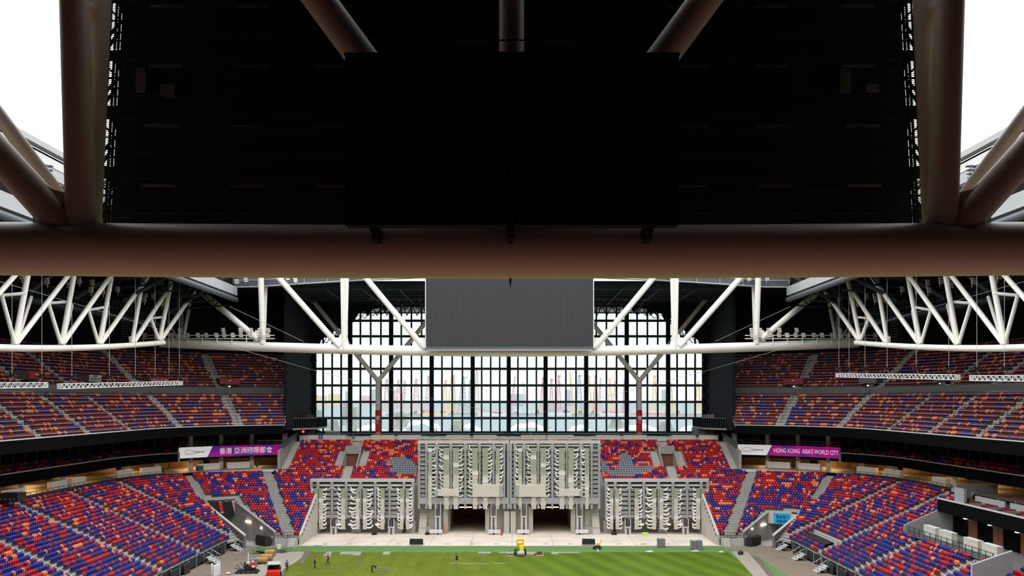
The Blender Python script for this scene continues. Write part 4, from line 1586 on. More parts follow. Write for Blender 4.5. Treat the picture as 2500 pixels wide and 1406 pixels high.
    bquad(0, cut0, 0, cut1, 'led_white', 'white_field')
    bquad(cut0, LB, cut1, LB, 'banner', 'purple_field', 24)
    txt = '\u9999\u6e2f \u4e9e\u6d32\u570b\u969b\u90fd\u6703' if side < 0 else "HONG KONG  ASIA'S WORLD CITY"
    vs, fs_ = text_geo(txt, 1.0, 0.0, 'LEFT', 0.006)
    xs_ = [v[0] for v in vs]
    zs_ = [v[1] for v in vs]
    tw = max(xs_) - min(xs_)
    s0, s1 = (LB * 0.40, LB * 0.90) if side < 0 else (LB * 0.355, LB * 0.985)
    sc = (s1 - s0) / tw
    hz = (1.30 if side < 0 else 0.92) / (max(zs_) - min(zs_))
    zc_ = (max(zs_) + min(zs_)) / 2
    MB().add([bend(s0 + (v[0] - min(xs_)) * sc, 15.5 + (v[1] - zc_) * hz, 0.04) for v in vs], fs_).build('lettering', 'led_white', ban)
    for (amp, ph, mm, za) in ((0.42, 0.0, 'cyan', 15.62), (0.42, 2.6, 'orange', 15.36), (0.30, 1.2, 'sign_red', 15.5), (0.36, 4.0, 'bin_grey', 15.45)):
        b = MB()
        pts = []
        n = 30
        for i in range(n + 1):
            u = i / n
            if mm == 'sign_red' and u < 0.45:
                continue
            pts.append((LB * (0.055 + 0.20 * u), za + amp * math.sin(ph + u * 6.0) * (1 - 0.75 * u)))
        for i in range(len(pts) - 1):
            w = 0.035
            b.add([bend(pts[i][0], pts[i][1] - w, 0.05), bend(pts[i + 1][0], pts[i + 1][1] - w, 0.05), bend(pts[i + 1][0], pts[i + 1][1] + w, 0.05), bend(pts[i][0], pts[i][1] + w, 0.05)], [(0, 1, 2, 3)])
        b.build('ribbon_emblem', mm, ban)
    # pale return plate at the end of the club fascia
    p = arc(33.0, 34.2, 14.6)
    MB().box((p.x, p.y, 14.65), (0.35, 0.35, 1.9)).build('trim_club_end_' + nm, 'roof_grey', loc=tuple(p), **k)
    # vomitory heads in the upper tier, with their signs
    sgn = [(45, 'sign_red', 'SIGN'), (197, 'sign_grey', 'BONVOY'), (366, 'sign_red', 'COKE'), (551, 'sign_red', 'RED')] if side < 0 else [(1948, 'sign_red', 'RED'), (2140, 'slate', ''), (2330, 'slate', '')]
    for (pxx, mm, kind_) in sgn:
        r = 38.6
        s = MID.find(r, pxx, side)
        x, y, nx, ny = MID.at(r, s, side)
        rot = math.atan2(ny, nx) + math.pi / 2
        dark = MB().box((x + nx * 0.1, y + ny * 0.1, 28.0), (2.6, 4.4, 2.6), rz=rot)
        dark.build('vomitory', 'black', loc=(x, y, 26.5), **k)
        hd = MB().box((x - nx * 0.3, y - ny * 0.3, 29.75), (4.1, 4.6, 1.25), rz=rot).build('vomitory_head', 'concrete_dark', loc=(x, y, 29.2), **k)
        lab = {'BONVOY': 'grey sign with dark lettering over an upper tier doorway', 'COKE': 'red sign with white script over an upper tier doorway',
               'RED': 'dull red sign with pale emblem over the doorway nearest the window, %s stand' % nm, 'SIGN': 'dull red sign over the upper doorway nearest the left photo edge', '': ''}[kind_]
        fx_, fy_ = x - nx * 2.66, y - ny * 2.66
        R = Matrix.Rotation(rot, 3, 'Z')
        if kind_:
            t = thing('wall_sign', lab, 'sign', (fx_, fy_, 29.2))
            MB().box((fx_, fy_, 29.75), (3.9, 0.08, 1.15), rz=rot).build('board', mm, t)
            sg = 1
            lines = {'BONVOY': [('MARRIOTT', 0.34, 0.28), ('BONVOY', 0.80, -0.42)], 'COKE': [('Coca-Cola', 0.85, -0.25)], 'RED': [('\u2601', 0.0001, 0)], 'SIGN': [('\u2014', 0.0001, 0)]}[kind_]
            for (tx, sz, dz) in lines:
                if sz < 0.01:
                    MB().ball((fx_ - nx * 0.08, fy_ - ny * 0.08, 29.85), 0.5, 0, 12, 6, (0.9, 0.9, 0.35)).build('emblem', 'plate', t)
                    continue
                v2, f2 = text_geo(tx, sz, 0.01, 'CENTER', 0.01)
                out = []
                for v in v2:
                    sh = 0.22 * v[1] if kind_ == 'COKE' else 0
                    q = R @ Vector((-(v[0] + sh) if R.col[0].x < 0 else (v[0] + sh), 0, 0))
                    out.append((fx_ - nx * 0.07 + q.x, fy_ - ny * 0.07 + q.y, 29.75 + dz + v[1]))
                MB().add(out, f2).build('lettering', 'black' if kind_ == 'BONVOY' else 'white', t)
        if side > 0 or kind_ == 'RED':
            MB().box((x - nx * 2.5, y - ny * 2.5, 28.7), (0.22, 0.15, 0.16), rz=rot).build('exit_lamp', 'lamp_white', hd)
# ================================================================== END STAND
XR = 37.0                                    # right limit of the bay (left limit is -38)
YE = 157.0
VOMS = (-33.2, 32.3)
b = MB()
for i in range(20):                          # upper rows of the end stand, steps 21..40
    t0 = 16.8 + i * DEP
    z = Z_LOW + 21 * RISE_LOW + i * RISE_LOW
    xa, xb = (-38, XR) if t0 < 20.7 else (-46.9, 45.9)
    cut = [xa] + ([VOMS[0] - 1.5, VOMS[0] + 1.5, VOMS[1] - 1.5, VOMS[1] + 1.5] if 7 <= i <= 14 else []) + [xb]
    for q in range(0, len(cut), 2):
        b.span(cut[q], cut[q + 1], YE + t0, YE + t0 + DEP + 0.05, z - 0.8, z)
b.build('terrace_end', 'concrete', kind='structure', loc=(0, 180, 12))
b = MB()
for i in range(20):
    t0 = 16.8 + i * DEP
    z = Z_LOW + 21 * RISE_LOW + i * RISE_LOW
    xa, xb = (-38, XR) if t0 < 20.7 else (-46.9, 45.9)
    cut = [xa] + ([VOMS[0] - 1.5, VOMS[0] + 1.5, VOMS[1] - 1.5, VOMS[1] + 1.5] if 7 <= i <= 14 else []) + [xb]
    for q in range(0, len(cut), 2):
        b.span(cut[q], cut[q + 1], YE + t0 - 0.02, YE + t0 + 0.05, z - 0.06, z + 0.012)
b.build('terrace_end_nosing', 'nosing', kind='structure', loc=(0, 180, 12))
grey_left = [(938, 1126), (960, 1120), (985, 1118), (1000, 1124), (1018, 1140), (1020, 1162), (985, 1160), (950, 1152), (958, 1138)]
grey_right = [(1466, 1120), (1478, 1130), (1492, 1150), (1500, 1152), (1520, 1108), (1538, 1112), (1545, 1140), (1596, 1140), (1600, 1148), (1570, 1156), (1545, 1166), (1500, 1166), (1466, 1150)]
VOMS = (-33.2, 32.3)
for i in range(20):
    t = 16.8 + (i + 0.56) * DEP
    z = Z_LOW + (21 + i) * RISE_LOW
    y = YE + t
    xa, xb = (-38 + 0.3, XR - 0.3) if t < 21 else (-45.3, 44.3)
    n = int((xb - xa) / 0.5)
    last = None
    h = i / 19
    for j in range(n):
        x = xa + (j + 0.5) * (xb - xa) / n
        stop = False
        for v in VOMS:
            d = abs(x - v)
            if d < 0.95 or (7 <= i <= 14 and d < 3.3) or (i == 15 and d < 2.0):
                stop = True
        if -19.0 < x < 18.0 and i < 10:
            stop = True                     # hidden behind the folded stands
        if stop:
            last = None
            continue
        u, v_ = proj((x, y, z + 0.5))
        if in_poly(u, v_, grey_left) or in_poly(u, v_, grey_right):
            seats.append((x, y, z, 0, 1, 3, 'end', i))
            continue
        last = pick(0.30 - 0.14 * h, 0.14 + 0.14 * h, last)
        seats.append((x, y, z, 0, 1, last, 'end', i))
for v in VOMS:
    for (ya, yb, w) in ((173.8, 180, 0.85), (186.2, 190, 0.8)):
        b = MB()
        yy = ya
        while yy < yb:
            z = Z_LOW + 21 * RISE_LOW + max(0, (yy - 173.8) / DEP) * RISE_LOW
            b.box((v, yy + 0.2, z - 0.05), (2 * w, 0.39, 0.3))
            b.box((v, yy + 0.03, z + 0.105), (2 * w, 0.07, 0.02), 1)
            yy += 0.4
        b.build('stair_flight', ['concrete_light', 'concrete_dark'], kind='structure', loc=(v, ya, 9))
    for sx in (-1, 1):
        b = MB()
        yy = 179.6
        while yy < 186.0:
            z = Z_LOW + 21 * RISE_LOW + (yy - 173.8) / DEP * RISE_LOW
            b.box((v + sx * 2.5, yy + 0.2, z - 0.05), (1.5, 0.39, 0.3))
            b.box((v + sx * 2.5, yy + 0.03, z + 0.105), (1.5, 0.07, 0.02), 1)
            yy += 0.4
        b.build('stair_flight', ['concrete_light', 'concrete_dark'], kind='structure', loc=(v + sx * 2.5, 180, 12))
    # the doorway cut into the rows: two cheek walls, a head block and a wooden door inside
    vm = bpy.data.objects.new('vomitory', None)
    COL.objects.link(vm)
    vm.location = (v, 180, 11.5)
    vm['kind'] = 'structure'
    for sx in (-1, 1):
        A = [(v + sx * 1.45, 179.2, 11.7), (v + sx * 1.70, 179.2, 11.7), (v + sx * 1.70, 185.4, 11.7), (v + sx * 1.45, 185.4, 11.7)]
        Bq = [(v + sx * 1.45, 179.2, 12.6), (v + sx * 1.70, 179.2, 12.6), (v + sx * 1.70, 185.4, 16.3), (v + sx * 1.45, 185.4, 16.3)]
        MB().hexa(A, Bq).build('cheek_wall', 'concrete', vm)
    MB().span(v - 1.7, v + 1.7, 184.4, 185.6, 14.6, 16.2).build('head_block', 'concrete', vm)
    MB().span(v - 1.45, v + 1.45, 179.2, 186.4, 11.6, 11.75).build('landing', 'concrete_light', vm)
    MB().span(v - 1.45, v + 1.45, 184.9, 185.1, 11.75, 14.7).build('door_leaf', 'wood_red', vm)
# side walls and side stairs of the end stand
for s, nm in SIDES:
    xw = -46.9 if s < 0 else 45.9
    b = MB()
    b.hexa([(xw, 178, 11), (xw + s * 0.5, 178, 11), (xw + s * 0.5, 192, 11), (xw, 192, 11)],
           [(xw, 178, 15.6), (xw + s * 0.5, 178, 15.6), (xw + s * 0.5, 192, 18.0), (xw, 192, 18.0)])
    b.build('wall_end_' + nm, 'concrete', kind='structure', loc=(xw, 185, 14))
    MB().bar((xw, 180, 16.5), (xw, 192, 18.6), 0.5, 1.0).build('trim_end_' + nm, 'slate', kind='structure', loc=(xw, 186, 17))
    b = MB()
    yy = 178.2
    while yy < 189.6:
        z = Z_LOW + 21 * RISE_LOW + (yy - 173.8) / DEP * RISE_LOW
        b.box((xw - s * 0.72, yy + 0.2, z + 0.0), (1.36, 0.39, 0.3))
        b.box((xw - s * 0.72, yy + 0.03, z + 0.155), (1.36, 0.07, 0.02), 1)
        yy += 0.4
    b.build('stair_flight', ['concrete_light', 'concrete_dark'], kind='structure', loc=(xw, 178, 12))
slab('parapet_end', -46.8, 45.8, 189.3, 190.0, 15.5, 16.85, 'grey_light')
slab('trim_3', -46.8, 45.8, 189.6, 190.4, 16.85, 17.02, 'slate')
slab('floor_ledge', -46, 45, 190.0, 193.4, 16.0, 17.0, 'mint_floor')
slab('floor_terrace', -46.3, 45.3, 193.4, 204.6, 16.6, 17.6, 'mint_floor')
slab('terrace_glass', -46.8, 45.8, 193.5, 193.56, 17.6, 18.45, 'clear')
slab('terrace_glass_rail', -46.8, 45.8, 193.48, 193.58, 18.45, 18.52, 'rail_metal')
# bay below: retaining wall, floor slabs of the apron, tunnels
slab('wall_bay', -38.5, -12.2, 173.2, 173.9, -0.3, 9.2, 'concrete')
slab('wall_bay_right', 11.6, XR + 0.5, 173.2, 173.9, -0.3, 9.2, 'concrete')
slab('wall_bay_head', -12.2, 11.6, 173.2, 173.9, 5.4, 9.2, 'concrete_dark')
slab('wall_bay_pier', -4.1, 3.4, 173.2, 173.9, -0.3, 5.4, 'concrete_light')
slab('wall_tunnel_back', -16, 16, 192.5, 193, -0.3, 6, 'wood_red')
slab('ceiling_tunnel', -16, 16, 173.9, 192.5, 5.4, 5.7, 'concrete_dark')
for x0, x1 in ((-12.6, -12.2), (-4.1, -3.7), (3.0, 3.4), (11.6, 12.0)):
    slab('wall_tunnel', x0, x1, 173.9, 192.5, -0.3, 5.6, 'warm_wall')
for i, s in enumerate((-1, 1)):
    xb = -38.0 if s < 0 else XR
    b = MB()
    b.hexa([(xb, 157, -0.1), (xb - s * 0.4, 157, -0.1), (xb - s * 0.4, 173.5, -0.1), (xb, 173.5, -0.1)],
           [(xb, 157, 1.9), (xb - s * 0.4, 157, 1.9), (xb - s * 0.4, 173.5, 9.4), (xb, 173.5, 9.4)])
    w = b.build('wall_cheek_' + ('left' if s < 0 else 'right'), 'concrete_light', kind='structure', loc=(xb, 165, 2))
    b = MB()
    for q in range(9):
        y = 158.0 + q * 1.35
        b.box((xb - s * 0.42, y, 1.4 + (y - 157) * 0.44), (0.08, 0.42, 0.34))
    b.build('cable_hole', 'black', w)

# ---- ground in layers
ap = slab('floor_apron', -38.2, XR + 0.2, 156.5, 193, -0.35, 0.0, 'apron')
for i in range(11):                           # joints between the cast slabs
    x = -37 + i * 7.4
    MB().span(x - 0.03, x + 0.03, 156.5, 173, -0.01, 0.006).build('joint', 'track', ap)
for y in (161.2, 167):
    MB().span(-38, XR, y - 0.03, y + 0.03, -0.01, 0.006).build('joint', 'track', ap)
b = MB()
for i in range(16):
    b.span(-34 + i * 4.4, -33.1 + i * 4.4, 158.2, 158.5, 0.0, 0.02)
b.build('drain_slot', 'fascia', ap)
slab('floor_track', -56, 55, 44.2, 156.5, -0.35, -0.02, 'track')
slab('floor_tunnel_left', -62, -38.4, 156.5, 172, -0.35, -0.03, 'concrete')
slab('floor_tunnel_right', 37.4, 61, 156.5, 172, -0.35, -0.03, 'concrete')
for s, nm in SIDES:                          # dark service rooms behind the end stand's corners
    slab('wall_corner_' + nm, s * 62, s * 44.6 - 0.4, 203.2, 203.6, 10, 20, 'fascia')
    slab('floor_corner_' + nm, s * 53, s * 46.8 - 0.4, 187.5, 203, 16.2, 16.45, 'concrete_dark')
    x_, y_ = (s * 47.55 - 0.5), 186.0
    MB().span(x_ - 0.45, x_ + 0.45, y_, y_ + 0.7, 11, 19.2).build('column_corner_' + nm, 'grey_light', kind='structure', loc=(x_, y_, 11))
b = MB()
gy = [(-41.2, 45.2), (-41.2, 146), (-37.6, 155.5), (36.8, 155.5), (40.6, 146), (40.6, 45.2)]
b.add([(x, y, 0.02) for x, y in gy] + [(x, y, -0.2) for x, y in gy], [(0, 5, 4, 3, 2, 1)] + [(i, (i + 1) % 6, 6 + (i + 1) % 6, 6 + i) for i in range(6)])
b.build('floor_green_strip', 'art_grass', kind='structure', loc=(0, 110, 0))
b = MB()
gy = [(-36, 45.5), (-36, 136), (-38.5, 149.6), (36.6, 149.6), (36.6, 45.5)]
b.add([(x, y, 0.06) for x, y in gy] + [(x, y, -0.2) for x, y in gy], [(0, 4, 3, 2, 1)] + [(i, (i + 1) % 5, 5 + (i + 1) % 5, 5 + i) for i in range(5)])
b.build('floor_pitch', 'turf', kind='structure', loc=(0, 110, 0))
M['turf_line'] = mat('turf_line', (0.42, 0.45, 0.34), 0.9)
# bare base plates where turf is lifted
def patch(poly, label, m='base_grey', z=0.09, name='turf_gap'):
    P = [((x - CX) * (26 * F / (y - CY)) / F, 26 * F / (y - CY)) for x, y in poly]
    b = MB()
    n = len(P)
    b.add([(x, y, z) for x, y in P] + [(x, y, -0.1) for x, y in P], [tuple(range(n))] + [(i, n + i, n + (i + 1) % n, (i + 1) % n) for i in range(n)])
    cx_, cy_ = sum(p[0] for p in P) / n, sum(p[1] for p in P) / n
    return b.build(name, m, kind='structure', loc=(cx_, cy_, 0))


patch([(666, 1348), (753, 1348), (722, 1374), (694, 1389), (676, 1440), (520, 1440), (590, 1390), (648, 1376)], '', name='floor_base_plate')
patch([(800, 1347.5), (812, 1347.5), (806, 1358), (788, 1358)], '')
patch([(834, 1347.5), (884, 1347.5), (878, 1357), (862, 1357), (862, 1354), (828, 1354)], '')
patch([(936, 1347.5), (954, 1347.5), (950, 1355), (933, 1355)], '')
patch([(1168, 1348), (1200, 1348), (1198, 1352), (1166, 1352)], '')
patch([(1218, 1348), (1255, 1348), (1254, 1358.5), (1238, 1358.5), (1238, 1351), (1218, 1351)], '')
patch([(1282, 1348), (1327, 1348), (1327, 1358), (1308, 1358), (1308, 1355), (1282, 1355)], '')
patch([(1345, 1348), (1415, 1348.5), (1415, 1351), (1362, 1351), (1362, 1354), (1347, 1354)], '')
patch([(1785, 1347), (1824, 1348), (1910, 1440), (1868, 1440)], '', name='floor_base_plate')
patch([(1838, 1360), (1852, 1361), (1920, 1440), (1900, 1440)], '', 'soil', 0.12, name='turf_strip')
patch([(744, 1347), (764, 1347), (739, 1377), (728, 1378)], '', 'soil', 0.11, name='turf_strip')
patch([(694, 1389), (706, 1386), (694, 1400), (680, 1440), (662, 1440)], '', 'soil', 0.11, name='turf_strip')
for i, (xa, ya, xb_, yb, w) in enumerate(((874, 1377, 884, 1376, 3), (884, 1376, 890, 1381, 2), (920, 1387, 955, 1389, 2.4), (925, 1394, 955, 1396, 1.6), (760, 1387, 830, 1390, 0.8), (1098, 1376.5, 1120, 1375, 0.6), (1120, 1377, 1190, 1377, 0.5), (1205, 1376.5, 1233, 1376.5, 0.5))):
    patch([(xa, ya - w / 2), (xb_, yb - w / 2), (xb_, yb + w / 2), (xa, ya + w / 2)], '', 'soil' if i < 5 else 'turf_line', 0.10, name='turf_scar' if i < 5 else 'turf_line')

# ---- corner tunnels
for s, nm in SIDES:
    T = [Vector((x if s < 0 else -x + MIRX, y, 0)) for x, y in TUNNELS[s]]
    a, c, d, e = T                            # front outer, front end-side, back end-side, back outer
    tun = bpy.data.objects.new('wall_tunnel_' + nm, None)
    COL.objects.link(tun)
    tun.location = (a + d) / 2
    tun['kind'] = 'structure'

    def wallp(p, q, z0a, z1a, z0b, z1b, th, m, part):
        p, q = p.copy(), q.copy()
        n_ = (q - p).cross(Vector((0, 0, 1))).normalized() * th / 2
        A = [p - n_ + Vector((0, 0, z0a)), p + n_ + Vector((0, 0, z0a)), p + n_ + Vector((0, 0, z1a)), p - n_ + Vector((0, 0, z1a))]
        Bq = [q - n_ + Vector((0, 0, z0b)), q + n_ + Vector((0, 0, z0b)), q + n_ + Vector((0, 0, z1b)), q - n_ + Vector((0, 0, z1b))]
        return MB().hexa(A, Bq).build(part, m, tun)
    zd, ze, zl0 = (6.9, 6.75, 4.7) if s < 0 else (5.25, 5.0, 3.05)
    wallp(c, d, -0.2, 2.2, -0.2, zd - 0.3, 0.4, 'concrete', 'side_wall')
    wallp(c, d, 2.2, 2.5, zd - 0.3, zd, 0.55, 'grey_steel', 'coping')
    wallp(a, e, -0.2, 2.2, -0.2, ze - 0.2, 0.4, 'concrete_dark', 'side_wall')
    wallp(a, e, 2.2, 2.42, ze - 0.2, ze, 0.5, 'concrete_light', 'coping')
    wallp(e, d, zl0, ze, zl0, zd, 0.5, 'concrete_light', 'lintel')
    din = (d - c).normalized()
    wallp(e + din * 4, d + din * 4, -0.2, zl0 + 0.6, -0.2, zl0 + 0.6, 0.4, 'concrete_light', 'inner_wall')
    wallp(d, d + din * 4, -0.2, zl0 + 0.6, -0.2, zl0 + 0.6, 0.4, 'concrete_light', 'inner_wall')
    n_ = Vector((-(d - c).y, (d - c).x, 0)).normalized()
    if n_.dot(a - c) < 0:
        n_ = -n_
    L = lambda f, z, o=0.24: c + (d - c) * f + n_ * o + Vector((0, 0, z))
    ang = math.atan2((d - c).y, (d - c).x)
    MB().box(L(0.62 if s < 0 else 0.75, 3.4 if s < 0 else 3.0, 0.35), (1.7, 0.22, 0.32), rz=ang).build('wall_lamp', 'lamp_hot', tun)
    MB().box(L(0.30, 2.7, 0.32), (0.4, 0.2, 0.28), rz=ang).build('wall_lamp', 'lamp_hot', tun)
    MB().box(L(0.58, 1.0, 0.24), (1.0, 0.1, 2.1), rz=ang).build('door_leaf', 'grey_steel', tun)
    MB().box(L(0.22, 1.9, 0.24), (0.5, 0.06, 0.35), rz=ang).build('notice', 'bin_grey', tun)
    # sign on the lintel
    mid = (d + e) / 2
    f_ = (d - e).normalized()
    out = Vector((f_.y, -f_.x, 0))
    if out.dot(c - d) < 0:
        out = -out
    ang2 = math.atan2(f_.y, f_.x)
    if s < 0:
        t = thing('drape', 'black cloth drapes hung over a red board above the left corner tunnel', 'drape', tuple(mid + out * 0.4 + Vector((0, 0, 5))))
        MB().box(mid + out * 0.3 + Vector((0, 0, 5.9)), (4.4, 0.1, 1.7), rz=ang2).build('red_board', 'machine_red', t)
        for (fa, fb, zl) in ((-0.46, 0.0, 4.1), (0.14, 0.47, 3.9)):
            b = MB()
            nn = 12
            vs = []
            Ld = (d - e).length
            for i in range(nn + 1):
                u = i / nn
                w = 0.12 * math.sin(i * 2.1)
                x_ = fa + (fb - fa) * u
                if fa < 0:
                    xt = fa + 0.04 + (fb - fa) * 0.72 * u
                else:
                    xt = fa - 0.12 + (fb - fa) * u
                vs.append(mid + f_ * (x_ * Ld) + out * (0.55 + w) + Vector((0, 0, zl + 0.5 * abs(u - 0.5))))
                vs.append(mid + f_ * (xt * Ld) + out * (0.45 + w * 0.4) + Vector((0, 0, 7.0 - 0.15 * math.sin(u * 3))))
            b.add(vs, [(2 * i, 2 * i + 2, 2 * i + 3, 2 * i + 1) for i in range(nn)])
            b.build('cloth', 'tarp_dark', t, smooth=True)
    else:
        t = thing('wall_sign', 'cyan sign with black lettering on the right corner tunnel head', 'sign', tuple(mid + out * 0.3 + Vector((0, 0, 6.5))))
        cs_ = mid + out * 0.32 + Vector((0, 0, 4.05))
        fr = f_ if f_.x > 0 else -f_
        ang3 = math.atan2(fr.y, fr.x)
        MB().box(cs_ - fr * 0.1, (2.9, 0.12, 2.0), rz=ang3).build('board', 'cyan', t)
        for tx, dz in (('bon', 0.06), ('aqua', -0.66)):
            v2, f2 = text_geo(tx, 1.05, 0.01, 'LEFT', 0.008)
            MB().add([cs_ + fr * (-1.05 + v[0]) + out * 0.09 + Vector((0, 0, dz + v[1])) for v in v2], f2).build('lettering', 'black', t)
        b = MB()
        for q in range(6):
            a0 = q * math.pi / 3
            c0 = cs_ + fr * 0.78 + out * 0.09 + Vector((0, 0, 0.42))
            b.bar(c0 + fr * (0.13 * math.cos(a0)) + Vector((0, 0, 0.13 * math.sin(a0))), c0 + fr * (0.27 * math.cos(a0)) + Vector((0, 0, 0.27 * math.sin(a0))), 0.09, 0.03)
        b.build('star_emblem', 'black', t)
    # black covered bench against the tunnel wall
    bp = L(0.13, 0, 1.3)
    t = thing('covered_bench', 'black sheet over team bench by the %s corner tunnel wall' % nm, 'bench', tuple(bp), ang)
    b = MB()
    pr = [(-0.55, 0), (-0.62, 1.5), (-0.2, 1.75), (0.35, 1.7), (0.6, 1.2), (0.62, 0)]
    nx_ = 9
    vs = []
    for i in range(nx_ + 1):
        x = -1.7 + 3.4 * i / nx_
        for (yy, zz) in pr:
            vs.append((x, yy + 0.05 * math.sin(i * 1.9), zz + (0.05 * math.sin(i * 2.3) if zz > 0 else 0)))
    k6 = len(pr)
    b.add(vs, [(i * k6 + j, (i + 1) * k6 + j, (i + 1) * k6 + j + 1, i * k6 + j + 1) for i in range(nx_) for j in range(k6 - 1)] + [tuple(range(k6)), tuple(nx_ * k6 + j for j in range(k6 - 1, -1, -1))])
    b.build('cover', 'tarp_dark', t, loc=(0, 0, 0), smooth=True)
    b = MB()
    for x in (-1.4, 1.4):
        b.box((x, 0, 0.06), (0.2, 1.3, 0.12))
    b.build('foot_rail', 'grey_steel', t, loc=(0, 0, 0))
    # little fenced landing in front of the end stand's corner
    xw = -42.2 if s < 0 else 41.2
    xi = -38.2 if s < 0 else 37.2
    slab('wall_front_end_' + nm, min(xw, xi), max(xw, xi), 156.6, 157.2, -0.3, 1.3, 'grey_light')
    b = MB()
    for q in range(8):
        x = xw + (xi - xw) * q / 7
        b.bar((x, 156.7, 1.3), (x, 156.7, 2.3), 0.06, 0.06)
    for z in (1.8, 2.3):
        b.bar((xw, 156.7, z), (xi, 156.7, z), 0.06, 0.06)
    b.build('landing_rail_' + nm, 'dark_rail', kind='structure', loc=(xw, 156.7, 1.3))
    b = MB()
    for q in range(5):
        b.span(xi - s * (-0.2) - 0.0, xi + s * 1.4, 155.0 + q * 0.32, 155.32 + q * 0.32, -0.1, 0.25 + q * 0.25)
    b.build('stair_flight', 'grey_light', kind='structure', loc=(xi, 156, 0))

